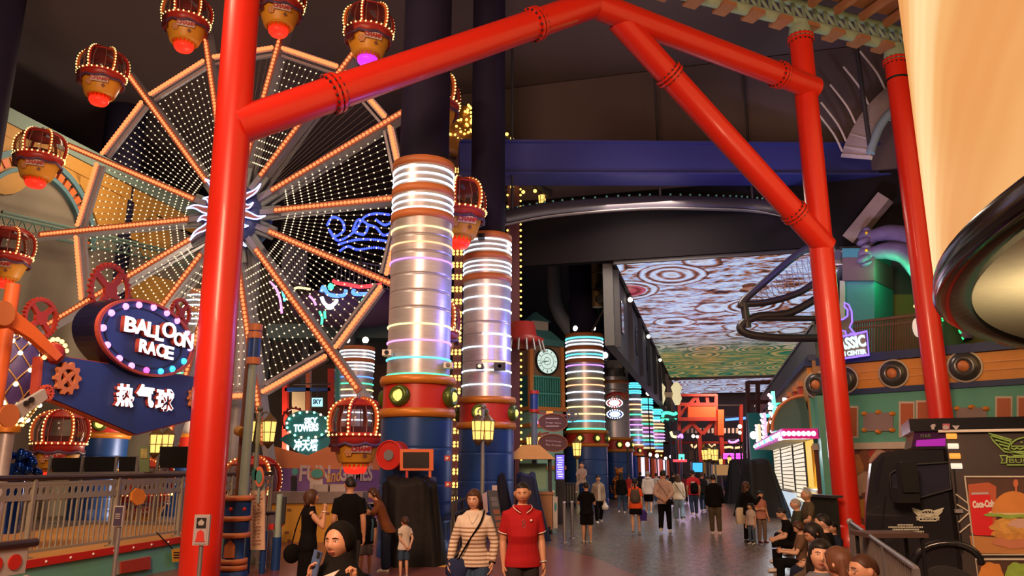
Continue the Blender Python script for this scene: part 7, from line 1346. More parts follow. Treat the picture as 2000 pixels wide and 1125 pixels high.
HAIRLINE = dict(short=(.52, .12, -.35, .05), bob=(.42, -.85, -1.1, .14), long=(.45, -.5, -1.2, .11), tied=(.50, .05, -.4, .06), hijab=(.50, -2, -2, .13), buzz=(.50, .15, -.3, .025), fringe=(.95, .15, -.35, .03), bowl=(.36, -.05, -.55, .10))
def hairfn(style):
    zf, zs, zb, t = HAIRLINE[style]
    def fn(d):
        x, y, z = d; p = headpt(d, False); zt = (zs + (zf - zs) * sst((y - .25) / .5)) if y > 0 else (zs + (zb - zs) * sst(-y * 1.3))
        if style == 'hijab':
            q = math.hypot(p.x / .64, (z + .14) / .84); m = 1 if y < .2 else sst((q - .92) / .14)
        else: m = sst((z - zt) / .14 + .5)
        return p * (1 + t * m - .10 * (1 - m)) + V((0, -.02, .02)) * m
    return fn
def handparts(w, d, n, th, S):
    """palm outline points and finger tubes; d along the hand, n palm normal, th thumb side"""
    d, n = V(d).normalized(), V(n); n = (n - d * n.dot(d)).normalized(); th = V(th); th = (th - d * th.dot(d) - n * th.dot(n)).normalized(); return V(w), d, n, th
def person(label, pos, H, yaw, top, bottom, hair, skin=1, female=False, child=False, vox=.016, arms=None, legs=None, lean=(0, 0), head=(0, 0, 0), hz=None, shoes=(.6, .55, .5), curl=.5, belly=0, group=None, face=True, wide=1.0, hands=True):
    S = H; hz0 = .53; hz = hz0 if hz is None else hz / H
    root = thing('person', label, 'person', pos, yaw, group); sk = SK[skin]; hh = .165 if child else .143
    lx, ly = lean
    def T(x, y, z): dz = z - hz0; return V(((x + lx * dz), (y + ly * dz), hz + dz * math.sqrt(max(.2, 1 - lx * lx * .5 - ly * ly * .5)))) * S
    k = (.90 if female else 1.0) * wide; wst = .86 if female else 1.0; hip = 1.05 if female else 1.0
    TOR = [(.455, .060 * hip, .052, 0), (.49, .090 * hip, .066, 0), (.535, .092 * hip, .066, 0), (.60, .080 * wst, .056, .002 + belly * .5), (.655, .082 * wst, .058 + belly, .004 + belly), (.715, .094 * k, .063 + belly * .4, .006), (.765, .105 * k, .060, .0), (.793, .098 * k, .050, -.004), (.815, .078 * k, .046, -.006), (.836, .056, .042, -.004), (.852, .040, .037, -.002)]
    if child: TOR = [(a, b * .98, c * 1.02, d_) for a, b, c, d_ in TOR]
    def torso(mb, infl=0, z0=0, z1=9, n=18, flare=0, straight=False):
        secs = []
        for z, rx, ry, dy in TOR:
            if straight and z < .5: rx, ry = .102 * hip, .074
            if z0 <= z <= z1: secs.append([T((rx + infl + flare * max(0, .6 - z)) * cos(a) * (1 + .06 * cos(2 * a)), dy + (ry + infl + flare * max(0, .6 - z)) * sin(a), z) for a in (2 * PI * j / n for j in range(n))])
        mb.loft(secs)
    # joints
    sh, el, wr_, J = {}, {}, {}, {}
    A = arms or {}; Lg = legs or {}
    for s in (-1, 1):
        a = A.get(s) or A.get(0) or ((s * .030, -.012, -.165), (s * .034, .035, -.31))
        c = T(s * .094 * k, -.004, .785); sh[s] = c; el[s] = c + V(a[0]) * S; wr_[s] = c + V(a[1]) * S; J[s] = a
    knee, ank, hipj = {}, {}, {}
    for s in (-1, 1):
        l = Lg.get(s) or Lg.get(0)
        hipj[s] = V((s * .052 * hip, 0, hz - .02)) * S
        if l: knee[s], ank[s] = V(l[0]) * S, V(l[1]) * S
        else: knee[s], ank[s] = V((s * .058, .008, .285)) * S, V((s * .062, -.008, .045)) * S
    body = MB(); torso(body); limb = .92 if female else 1.0
    if child: limb *= .9
    hM = {}
    nk = T(0, -.004, .838); hc = T(0, .012, 1 - hh * .5); MH = Matrix.Translation(hc) @ Matrix.Rotation(head[0], 4, 'Z') @ Matrix.Rotation(head[1], 4, 'X') @ Matrix.Rotation(head[2], 4, 'Y'); R = hh * S * .5
    body.tube([nk - V((0, 0, .03 * S)), nk, hc - MH.to_3x3() @ V((0, .25 * R, .35 * R))], [.036 * S, .032 * S, .032 * S], 12)
    vs, fs = headgrid(MH, R, 32, 24, headpt); body.add(vs, fs, True)
    for s in (-1, 1) if hair[0] != 'hijab' else (): body.ball(MH @ (V((s * .77, -.08, -.02)) * R), V((.09, .15, .23)) * R, 8, 6, MH.to_3x3())
    fing = MB()
    for s in (-1, 1):
        a, b, c = sh[s], el[s], wr_[s]
        body.tube([a + V((-s * .03, 0, .005)) * S, a, a.lerp(b, .5), b], [x * S * limb for x in (.036, .035, .030, .025)], 10); body.tube([b, b.lerp(c, .3), c], [x * S * limb for x in (.025, .026, .0165)], 10); body.ball(b, .025 * S * limb, 8, 6)
        ja = J[s]; d = V(ja[2]) if len(ja) > 2 and ja[2] else (c - b).normalized(); n = V(ja[3]) if len(ja) > 3 and ja[3] else V((-s, .1, 0)); cu = ja[4] if len(ja) > 4 else curl
        d.normalize(); n = n - d * n.dot(d); n.normalize(); th = d.cross(n) * 1; fwd = V((0, 1, .2)); th = th if th.dot(fwd) > 0 else -th
        if len(ja) > 5 and ja[5]: th = V(ja[5]); th = (th - d * th.dot(d) - n * th.dot(n)).normalized()
        hs = S * (1.1 if child else 1.0) * (.92 if female else 1); p0 = c + d * .004 * hs
        body.loft([[q + th * cos(t) * w_ * hs + n * sin(t) * h_ * hs for t in (2 * PI * j / 10 for j in range(10))] for q, w_, h_ in ((c, .015, .013), (p0 + d * .02 * hs, .021, .014), (p0 + d * .042 * hs, .025, .013), (p0 + d * .056 * hs, .023, .010))])
        for i, (o_, ln, f0) in enumerate(((.0185, .040, 0), (.0065, .046, .06), (-.006, .043, .12), (-.0175, .034, .2))):
            q = p0 + d * (.050 - abs(i - 1.2) * .002) * hs + th * o_ * hs; pts = [q - d * .012 * hs, q]; ang = cu * .55 + f0 * cu; dd = d + th * (o_ * 4)
            dd.normalize()
            for sgl in (.45, .32, .27): v_ = dd * cos(ang) + n * sin(ang); q = q + v_ * ln * sgl * hs; pts.append(q); ang += cu * .75
            fing.tube(pts, [x * hs for x in (.0062, .0058, .0054, .0049, .0040)], 6)
        q = p0 + d * .012 * hs + th * .016 * hs; dd = (d * .55 + th * .7 + n * .35).normalized(); fing.tube([q - dd * .01 * hs, q, q + dd * .022 * hs, q + (dd * .022 + (d * .8 + n * .5).normalized() * .02) * hs], [x * hs for x in (.0075, .0072, .0062, .0045)], 6)
    for s in (-1, 1):
        a, b, c = hipj[s], knee[s], ank[s]
        body.tube([a, a.lerp(b, .45), b], [x * S * limb for x in (.056, .049, .034)], 12); body.ball(b, .034 * S * limb, 8, 6); body.tube([b, b.lerp(c, .3), b.lerp(c, .75), c], [x * S * limb for x in (.033, .035, .024, .021)], 12)
        f = V((c.x, c.y, c.z)); body.tube([f + V((0, -.02, -.022)) * S, f + V((0, .04, -.026)) * S, f + V((0, .085, -.034)) * S], [.020 * S, .020 * S, .013 * S], 8)
    me = fuse(body, 'body', sk, vox); ex = fing if hands else MB(); ex.k = 0; nm = len(ex.f)
    if face:
        ex.k = 2; ye = faceY(.27, .04)
        for s in (-1, 1): ex.ball(MH @ (V((s * .27, ye - .012, .04)) * R), V((.115, .045, .06)) * R, 10, 6, MH.to_3x3())
        ex.k = 3
        for s in (-1, 1): ex.ball(MH @ (V((s * .265, ye + .012, .045)) * R), V((.058, .03, .056)) * R, 8, 6, MH.to_3x3())
        ex.k = 4
        for s in (-1, 1):
            ex.tube([MH @ (V((s * x, faceY(x, z) + .012, z)) * R) for x, z in ((.10, .205), (.26, .24), (.43, .185))], [.018 * R, .026 * R, .012 * R], 5)
            ex.tube([MH @ (V((s * x, faceY(x, z) + .02, z)) * R) for x, z in ((.15, .06), (.27, .105), (.39, .05))], [.010 * R, .016 * R, .010 * R], 4)
        ex.k = 1; ex.tube([MH @ (V((x, faceY(abs(x), -.5 + z) + .002, -.5 + z)) * R) for x, z in ((-.20, .012), (-.10, .02), (0, .012), (.10, .02), (.20, .012))], [.012 * R, .034 * R, .036 * R, .034 * R, .012 * R], 6); ex.tube([MH @ (V((x, faceY(abs(x), -.57 + z), -.57 + z)) * R) for x, z in ((-.15, .02), (0, 0), (.15, .02))], [.012 * R, .04 * R, .012 * R], 6)
    me = merge(me, ex, [sk, LIP, EYW, IRI, BROW], 'body'); put('body', me, root, False)
    B = lambda name, mb, m, sm=3: put(name, fuse(mb, name, m, vox * 1.15, sm), root, False)
    # clothes
    kind, cm = top; inf = .011
    if kind:
        mb = MB(); hem = {'tee': .46, 'long': .46, 'polo': .46, 'hoodie': .45, 'crop': .535, 'dress': .46, 'sleeveless': .46, 'jacket': .44, 'abaya': .46}[kind]
        torso(mb, inf + .004 + (.006 if kind in ('hoodie', 'jacket', 'abaya') else 0), hem - .006, 9, straight=True)
        if kind == 'dress' or kind == 'abaya':
            zb = .20 if kind == 'dress' else .03; mb.loft([[T((rx + .012) * cos(a), ry * sin(a), max(z, hz0 - hz + .0) if False else z) if hz > .5 else V(((rx + .012) * cos(a), ry * sin(a), z)) * S for a in (2 * PI * j / 18 for j in range(18))] for z, rx, ry in ((.60, .080, .060), (.50, .100, .078), (.38, .100, .080), (zb, .105 if kind == 'dress' else .135, .085 if kind == 'dress' else .12))])
        for s in (-1, 1):
            a, b, c = sh[s], el[s], wr_[s]; up = [a + V((-s * .04, 0, .0)) * S, a, a.lerp(b, .5)]; rr = [.046, .047, .042]
            if kind in ('tee', 'polo', 'crop'): mb.tube(up + [a.lerp(b, .68)], [x * S * limb for x in rr + [.042]], 12)
            elif kind in ('sleeveless', 'dress'): mb.tube([a + V((-s * .04, 0, 0)) * S, a.lerp(b, .22)], [.045 * S * limb, .046 * S * limb], 12)
            else:
                mb.tube(up + [b], [x * S * limb for x in rr + [.037]], 12); mb.ball(b, .037 * S * limb, 10, 6); mb.tube([b, b.lerp(c, .45), b.lerp(c, .93)], [x * S * limb for x in (.037, .036, .027)], 12)
        if kind == 'hoodie': mb.tube([T(x, y, z) for x, y, z in ((-.05, .02, .84), (-.055, -.05, .845), (0, -.075, .835), (.055, -.05, .845), (.05, .02, .84))], .026 * S, 8)
        nm = {'tee': 't_shirt', 'long': 'sweater', 'polo': 'polo_shirt', 'hoodie': 'hooded_top', 'crop': 'short_top', 'dress': 'dress', 'sleeveless': 'top', 'jacket': 'jacket', 'abaya': 'long_robe'}[kind]
        shirt = B(nm, mb, cm)
    kind, cm = bottom
    if kind:
        mb = MB(); torso(mb, .004, .45, .56)
        for s in (-1, 1):
            a, b, c = hipj[s], knee[s], ank[s]
            if kind == 'trousers': mb.tube([a, a.lerp(b, .45), b], [x * S * limb for x in (.055, .059, .048)], 12); mb.ball(b, .047 * S * limb, 10, 6); mb.tube([b, b.lerp(c, .4), b.lerp(c, .97)], [x * S * limb for x in (.047, .045, .039)], 12)
            elif kind == 'wide': mb.tube([a, a.lerp(b, .45), b], [x * S for x in (.056, .062, .056)], 12); mb.ball(b, .055 * S, 10, 6); mb.tube([b, b.lerp(c, .5), b.lerp(c, 1.0)], [x * S for x in (.055, .056, .056)], 12)
            elif kind == 'shorts': mb.tube([a, a.lerp(b, .5), a.lerp(b, .96)], [x * S * limb for x in (.056, .064, .060)], 12)
        if kind == 'skirt': mb.loft([[V((rx * cos(a), ry * sin(a), z)) * S for a in (2 * PI * j / 18 for j in range(18))] for z, rx, ry in ((.60, .086, .066), (.50, .106, .080), (.36, .120, .092))])
        B({'trousers': 'trousers', 'wide': 'trousers', 'shorts': 'shorts', 'skirt': 'skirt'}[kind], mb, cm)
    sm_ = mat('shoe_%d_%d_%d' % tuple(int(x * 99) for x in shoes), shoes, .5)
    for s in (-1, 1):
        f = ank[s]; mb = MB(); mb.loft([[f + V((w_ * cos(a), y, -.045 + h_ + h_ * .98 * sin(a))) * S for a in (2 * PI * j / 10 for j in range(10))] for y, w_, h_ in ((-.036, .012, .012), (-.028, .022, .022), (0, .024, .026), (.04, .026, .021), (.08, .027, .015), (.102, .020, .011), (.112, .008, .007))]); mb.build('shoe', sm_, root, False)
    st, hm = hair
    if st:
        if st == 'hijab':
            mb = MB(); vs, fs = headgrid(MH, R, 40, 30, hairfn(st)); mb.add(vs, fs, True); mb.build('headscarf', hm, root, False); mb = MB()
            n = 26; secs = []
            for z, rx, ry, yo in ((1 - hh * .55, .056, .050, -.012), (1 - hh * .85, .060, .058, -.004), (.85, .066, .062, .004), (.828, .086, .072, .008), (.80, .112, .082, .010), (.76, .122, .088, .014), (.72, .112, .086, .02)): secs.append([T(rx * cos(a) * (1 + .03 * sin(6 * a + z * 40)), yo + ry * sin(a) * (1 + .03 * sin(5 * a + z * 30)), z) for a in (2 * PI * j / n for j in range(n))])
            mb.loft(secs).build('scarf_drape', hm, root, False)
        else:
            mb = MB(); vs, fs = headgrid(MH, R, 36, 26, hairfn(st)); mb.add(vs, fs, True)
            if st in ('long', 'bob'):
                zl = -2.6 if st == 'long' else -1.15; secs = []
                for t, w_, y_, d_ in ((.35, .72, -.45, .50), (-.4, .82, -.55, .46), (-1.0, .84, -.62, .42), (zl * .75, .74, -.78, .30), (zl, .5, -.82, .16)): secs.append([MH @ (V((w_ * cos(a), y_ + d_ * sin(a), t)) * R) for a in (2 * PI * j / 14 for j in range(14))])
                mb.loft(secs)
            if st == 'tied': mb.tube([MH @ (V(p) * R) for p in ((0, -.9, .35), (0, -1.2, .15), (0, -1.25, -.5), (0, -1.1, -1.4), (0, -1.05, -1.8))], [.2 * R, .24 * R, .22 * R, .16 * R, .05 * R], 10)
            mb.build('hair', hm, root, False)
    root['_h'] = H
    return root, MH, R, T, sh, el, wr_, S
def W(root): return Matrix.Translation(root.location) @ Matrix.Rotation(root.rotation_euler.z, 4, 'Z')
def stand(px, top_y, foot_y, tall=1.0):                   # ground point and height of someone standing
    p = gp(px, foot_y); return p, at(px, top_y, p.y).z / tall
AWAY, FACE = -YAW, PI
def glasses(root, MH, R):
    mb = MB()
    for s in (-1, 1): c = MH @ (V((s * .28, .86, .04)) * R); mb.ring(c, .17 * R, .016 * R, MH.to_3x3() @ V((s * .15, 1, 0)), 18, 5); mb.tube([MH @ (V((s * .45, .80, .06)) * R), MH @ (V((s * .76, -.05, .08)) * R)], .014 * R, 5)
    mb.tube([MH @ (V((-.11, .90, .06)) * R), MH @ (V((.11, .90, .06)) * R)], .014 * R, 5); q = mb.build('glasses', STEEL, root, False); return q
def wb(name, mb, m, label, cat, group=None, fix=True): return mb.build(name, m, None, fix=fix, label=label, cat=cat, group=group)
def band(mb, pts, w_, t=.006): mb.tube(pts, w_, 8, ry=t, up=None)

# ---- near three
CT = lambda r, g, b: cloth('%d_%d_%d' % (int(r * 999), int(g * 999), int(b * 999)), (r, g, b))
BLK = mat('cloth_black', (.005, .0045, .005), .9, spec=.12, var=.1, scale=9, bump=.3); NVY = cloth('navy', (.012, .018, .04)); DENIM = cloth('denim', (.035, .07, .13)); WHT = cloth('white', (.62, .56, .50)); KHK = cloth('olive', (.085, .065, .04))
Yw = 4.95; p = V((at(668, 1022, Yw).x, Yw, 0)); Hh = at(668, 1021, Yw).z
hj = person('person in a black headscarf holding a phone to her ear, closest to the camera', p, Hh, math.radians(180 - 14), ('long', BLK), ('wide', BLK), ('hijab', mat('black_scarf', (.006, .005, .005), .85, spec=.15, bump=.15, scale=5)), 1, True, vox=.007, head=(math.radians(-8), .04, .04),
    arms={1: ((.03, .055, -.145), (-.014, .10, .004), (-.06, .06, .95), (-.8, .2, 0), .75, (0, .8, .3)), -1: ((-.05, .05, -.15), (-.045, .15, .012), (.05, .05, .95), (.5, .6, 0), 1.5)})
r, MH, R, T, sh, el, wr_, S = hj; Wm = W(r); a = wr_[1] + V((-.020, .012, .065)) * S; d = V((-.22, -.12, .9)).normalized(); n = V((.45, .88, .12)).normalized(); x, y, z = basis(n, d); Mx = Wm @ Matrix((( x.x, y.x, z.x, a.x), (x.y, y.y, z.y, a.y), (x.z, y.z, z.z, a.z), (0, 0, 0, 1)))
ph = thing('smartphone', 'blue grey phone held to the ear of the person in the black headscarf', 'phone', Mx.translation); MB(Mx).box((0, 0, 0), (.076, .158, .009)).build('case', mat('phone_blue', (.07, .12, .26), .35), ph); MB(Mx).box((0, 0, -.006), (.072, .152, .004)).build('glass_face', GLASSD, ph); MB(Mx).box((.02, .058, .006), (.028, .036, .004)).build('camera_bump', BLACK, ph)
mb = MB(); mb.prism([T(x_, .104, z_ + .055) for x_, z_ in ((.02, .735), (.035, .75), (-.055, .785), (.005, .72), (.03, .69), (.045, .70))], V((0, .012 * S, 0))); mb.build('silver_brooch', mat('pale_brooch', (.7, .68, .6), .3), r, False, fix=True)
# striped sweater woman
def stripes():
    m = cloth('striped_knit', (.66, .58, .48)); nt = m.node_tree; L = nt.links.new; b = nt.nodes['Principled BSDF']; tc = nt.nodes.new('ShaderNodeTexCoord'); sx = nt.nodes.new('ShaderNodeSeparateXYZ'); L(tc.outputs['Object'], sx.inputs[0])
    ml = nt.nodes.new('ShaderNodeMath'); ml.operation = 'MULTIPLY'; ml.inputs[1].default_value = 2 * PI / .045; L(sx.outputs[2], ml.inputs[0]); sn_ = nt.nodes.new('ShaderNodeMath'); sn_.operation = 'SINE'; L(ml.outputs[0], sn_.inputs[0])
    g1 = nt.nodes.new('ShaderNodeMath'); g1.operation = 'GREATER_THAN'; g1.inputs[1].default_value = .22; L(sn_.outputs[0], g1.inputs[0]); g2 = nt.nodes.new('ShaderNodeMath'); g2.operation = 'LESS_THAN'; g2.inputs[1].default_value = 1.20; L(sx.outputs[2], g2.inputs[0])
    mm = nt.nodes.new('ShaderNodeMath'); mm.operation = 'MULTIPLY'; L(g1.outputs[0], mm.inputs[0]); L(g2.outputs[0], mm.inputs[1]); mx = nt.nodes.new('ShaderNodeMix'); mx.data_type = 'RGBA'; mx.inputs[6].default_value = (.66, .58, .48, 1); mx.inputs[7].default_value = (.30, .19, .12, 1); L(mm.outputs[0], mx.inputs[0]); L(mx.outputs[2], b.inputs['Base Color']); return m
Yw = 9.7; p = V((at(927, 958, Yw).x, Yw, 0)); Hh = at(927, 957, Yw).z
q = person('person in a cream and tan striped sweater with a navy shoulder bag', p, Hh, math.radians(172), ('long', stripes()), ('wide', DENIM), ('bob', HBR), 0, True, vox=.009, head=(math.radians(-6), -.03, 0), wide=1.12, belly=.012, arms={1: ((.062, -.01, -.16), (.075, .05, -.29)), -1: ((-.058, -.01, -.16), (-.05, .055, -.305))}, legs={1: ((.06, .03, .285), (.075, .03, .045)), -1: ((-.06, .02, .285), (-.075, -.06, .06))})
glasses(q[0], q[1], q[2]); r, MH, R, T, sh, el, wr_, S = q; Wm = W(r); bag = thing('shoulder_bag', 'navy crossbody bag worn over the striped sweater', 'bag', Wm @ V((.12 * S, .09 * S, .42 * S))); mb = MB(Wm)
mb.loft([[V((.115 + x_ * .075 * w_, .06 + y_ * .04, z_)) * S for x_, y_ in ((1, 0), (.7, .7), (0, 1), (-.7, .7), (-1, 0), (-.7, -.7), (0, -1), (.7, -.7))] for z_, w_ in ((.385, .8), (.40, 1.1), (.45, 1.15), (.50, .9), (.515, .6))]); mb.build('pouch', cloth('bag_navy', (.018, .028, .085)), bag); mb = MB(Wm); mb.tube(arcpts([T(x_, y_, z_) for x_, y_, z_ in ((.10, .085, .51), (.02, .098, .64), (-.06, .085, .765), (-.078, .03, .838), (-.06, -.045, .825), (.02, -.088, .70), (.10, -.06, .56), (.16, .02, .50))], 5), .017 * S, 8, ry=.005 * S); mb.build('strap', BLK, bag)
mb = MB(); mb.ring(wr_[-1] + (el[-1] - wr_[-1]) * .06, .021 * S, .006 * S, (el[-1] - wr_[-1]), 16, 6); mb.build('bracelet', BLACK, r, False); mb = MB(); mb.tube(arcpts([T(x_, y_, z_) for x_, y_, z_ in ((-.04, .055, .83), (0, .085, .765), (.04, .055, .83))], 5), .002 * S, 4); mb.build('necklace', SILVER, r, False)
# red polo man
Yw = 9.3; p = V((at(1020, 944, Yw).x, Yw, 0)); Hh = at(1020, 942, Yw).z; PR = cloth('polo_red', (.36, .012, .016))
q = person('person in a dark red polo shirt with white trim, walking toward the camera', p, Hh, math.radians(186), ('polo', PR), ('trousers', cloth('charcoal', (.022, .02, .022))), ('buzz', HB), 1, vox=.009, head=(math.radians(-8), -.12, .06), belly=.014, wide=1.02, shoes=(.05, .04, .04), legs={1: ((.056, .05, .285), (.06, .09, .05)), -1: ((-.056, .01, .285), (-.06, -.10, .065))}, arms={1: ((.032, -.03, -.165), (.03, .0, -.315)), -1: ((-.035, -.015, -.165), (-.042, .03, -.31))})
r, MH, R, T, sh, el, wr_, S = q; mb = MB()
for s in (-1, 1): mb.loft([[T(s * x_, y_, z_) + V((0, 0, dz)) * S for dz in (0, .004)] + [T(s * x_, y_ + .01, z_) + V((0, .0, dz)) * S for dz in (.004, 0)] for x_, y_, z_ in ((.047, -.04, .862), (.056, .0, .855), (.050, .045, .838), (.018, .068, .812))])
mb.build('collar', PR, r, False, fix=True); mb = MB()
for s in (-1, 1):
    mb = MB(); mb.tube(arcpts([T(s * x_, y_, z_) for x_, y_, z_ in ((.052, -.03, .851), (.064, .01, .846), (.056, .058, .828), (.02, .08, .803))], 4), .0028 * S, 5); c = sh[s].lerp(el[s], .68); mb.build('collar_piping', WHITE, r, False); MB().ring(c, .0405 * S, .0035 * S, el[s] - sh[s], 20, 5).build('cuff_piping', WHITE, r, False)
mb = MB(); mb.ring(wr_[-1] + (el[-1] - wr_[-1]) * .07, .0205 * S, .007 * S, (el[-1] - wr_[-1]), 18, 6); mb.build('wristwatch', SILVER, r, False); mb = MB(); mb.ball(T(-.05, .083, .755), .008 * S, 8, 6); mb.build('chest_emblem', WHITE, r, False)
mb = MB(Wm := W(r))
for s in (-1, 1): mb.ring(T(.002, .09, .735 + s * .014), .011 * S, .0016 * S, (0, 1, 0), 14, 4)
wb('folded_glasses', mb, STEEL, 'folded eyeglasses hooked on the placket of the red polo', 'eyeglasses', fix=False)

# ---- group at the counter
Yw = 11.9; p = V((at(607, 960, Yw).x, Yw, 0)); Hh = at(607, 957, Yw).z
q = person('person in a black dress seen from the side, hand raised to the mouth', p, Hh, math.radians(-62), ('dress', BLK), (None, None), ('bob', HBR), 1, True, vox=.012, head=(math.radians(-8), .08, 0), shoes=(.05, .03, .03), arms={1: ((.06, .10, -.12), (.02, .12, .03), (-.25, .2, .9), (-.7, -.3, 0), 1.2), -1: ((-.03, .05, -.16), (.02, .14, -.02), (.2, .3, .9), (.7, -.2, 0), 1.2)}); r, MH, R, T, sh, el, wr_, S = q
mb = MB(); mb.ring(wr_[1] + (el[1] - wr_[1]) * .12, .019 * S, .005 * S, el[1] - wr_[1], 16, 6); mb.build('wrist_band', WHITE, r, False); Wm = W(r); bag = thing('black_shoulder_bag', 'black round handbag hanging behind the person in the black dress', 'bag', Wm @ V((-.06, -.16, .62))); mb = MB(Wm); mb.ball(V((-.05, -.13, .42)) * S, V((.05, .085, .09)) * S, 12, 8); mb.build('pouch', BLK, bag); mb = MB(Wm); mb.tube(arcpts([V(c) * S for c in ((-.05, -.14, .49), (-.09, -.09, .68), (-.10, -.02, .84), (-.10, .04, .68), (-.07, -.04, .49))], 4), .007 * S, 6); mb.build('strap', BLK, bag)
Yw = 12.6; p = V((at(685, 935, Yw).x, Yw, 0)); Hh = at(690, 931, Yw).z
person('person in a black t-shirt seen from behind at the yellow counter', p, Hh, math.radians(4), ('tee', BLK), ('trousers', cloth('slate', (.03, .03, .035))), ('short', HB), 1, vox=.012, head=(math.radians(18), 0, 0), wide=1.08, belly=.005)
p, Hh = stand(752, 957, 1119); p = V((at(757, 1000, 15).x, 15, 0)); Hh = at(740, 957, 15).z * 1.045
q = person('person in a brown long sleeved top leaning over a child beside the tarpaulin', p, Hh, math.radians(96), ('long', cloth('rust', (.16, .055, .018))), ('wide', NVY), ('long', HBR), 0, True, vox=.012, lean=(.0, .42), head=(.2, -.35, 0), shoes=(.7, .66, .62), arms={1: ((.02, .10, -.13), (.0, .21, -.17)), -1: ((-.02, .10, -.13), (.03, .21, -.15))}); r, MH, R, T, sh, el, wr_, S = q
MB(W(r)).box((wr_[1] + wr_[-1]) / 2 + V((0, .07, .01)) * S, (.07, .14, .012)).build('dark_phone', GLASSD, label='dark phone in the hands of the person in the brown top', cat='phone')
Yw = 14.4; p = V((at(718, 990, Yw).x, Yw, 0)); Hh = at(718, 985, Yw).z
person('child in a blue shirt over a black tee with grey shorts, facing the camera', p, Hh, math.radians(176), ('tee', BLK), ('shorts', cloth('grey_short', (.14, .14, .15))), ('bowl', HB), 1, child=True, vox=.012, head=(0, -.25, 0), shoes=(.1, .1, .12))
r_ = bpy.data.objects[COL.objects[-1].parent.name]; mb = MB()
for s in (-1, 1): mb.loft([[V((s * (x_ + .018 * cos(a)), y_ + .075 * sin(a), z_)) * Hh for a in (2 * PI * j / 12 for j in range(12))] for z_, x_, y_ in ((.48, .090, .005), (.60, .088, .005), (.74, .098, .0), (.80, .085, .0))])
put('open_shirt', fuse(mb, 'open_shirt', cloth('blue_shirt', (.05, .13, .20)), .013), r_, False)
Yw = 14.2; p = V((at(791, 1015, Yw).x, Yw, 0)); Hh = at(791, 1009, Yw).z
q = person('small child in a white tee and denim shorts, hands behind the back', p, Hh, math.radians(38), ('tee', WHT), ('shorts', DENIM), ('bowl', HBR), 0, child=True, vox=.012, shoes=(.3, .3, .32), arms={1: ((.03, -.06, -.14), (-.04, -.11, -.26)), -1: ((-.03, -.06, -.14), (.05, -.11, -.25))}); r, MH, R, T, sh, el, wr_, S = q; mb = MB()
for s in (-1, 1):
    for t in (.50, .60): mb.ring(sh[s].lerp(el[s], t), .0415 * S * .9, .004 * S, el[s] - sh[s], 18, 5)
mb.build('sleeve_stripes', BLK, r, False)

# ---- people along the promenade
WALK = {1: ((.058, .075, .29), (.06, .09, .05)), -1: ((-.058, .02, .285), (-.06, -.11, .075))}; WALK2 = {-1: WALK[1] and ((-.058, .075, .29), (-.06, .09, .05)), 1: ((.058, .02, .285), (.06, -.11, .075))}
p, Hh = stand(1147, 940, 1060); Hh *= .985
q = person('person in black tee and shorts carrying a child on one arm', p, Hh, AWAY + .25, ('tee', BLK), ('shorts', BLK), ('short', HB), 1, vox=.015, arms={1: ((.05, .04, -.15), (.02, .13, -.10)), -1: ((-.045, .05, -.14), (-.01, .14, -.06))}, shoes=(.45, .38, .3)); Wm = W(q[0])
cp_ = Wm @ (V((-.06, .09, 0)) * Hh); cz = at(1147, 903, p.y).z
cq = person('small child in a grey top carried on the shoulder of the person in black', V((cp_.x, cp_.y, cz - .98)), .98, AWAY + .25 + PI * .92, ('long', cloth('pale_grey_top', (.32, .28, .27))), ('trousers', cloth('pale_grey_top', (.32, .28, .27))), ('short', HB), 0, child=True, vox=.013, legs={1: ((.12, .10, .42), (.14, .04, .26)), -1: ((-.12, .10, .42), (-.14, .04, .26))}, arms={1: ((.03, .09, -.10), (.01, .17, -.14)), -1: ((-.03, .09, -.10), (-.01, .17, -.14))})
p, Hh = stand(1170, 928, 1022); q = person('person in an open beige jacket facing the camera, white bag in hand', p, Hh, FACE + .1, ('jacket', cloth('beige_jacket', (.30, .24, .19))), ('trousers', BLK), ('bowl', HB), 0, vox=.017, legs=WALK, shoes=(.7, .66, .6)); r, MH, R, T, sh, el, wr_, S = q; mb = MB(); mb.loft([[T(x_ * w_, .088, z_) for x_ in (-1, 1)] + [T(x_ * w_, .094, z_) for x_ in (1, -1)] for z_, w_ in ((.47, .03), (.65, .03), (.82, .025))], smooth=False); mb.build('white_undershirt', WHT, r, False, fix=True)
c = W(r) @ (wr_[-1] + V((0, 0, -.10)) * S); wb('plastic_bag', MB(Matrix.Translation(c)).lathe([(0, -.16), (.11, -.15), (.13, -.05), (.06, .06), (.02, .14), (0, .15)], 12), mat('white_plastic', (.7, .66, .62), .35), 'small white plastic bag carried by the person in the beige jacket', 'bag')
p, Hh = stand(1215, 923, 1003); person('person with long black hair in black top and blue jeans, walking away', p, Hh, AWAY, ('long', BLK), ('trousers', DENIM), ('long', HB), 1, True, vox=.018, legs=WALK, shoes=(.6, .6, .6), face=False)
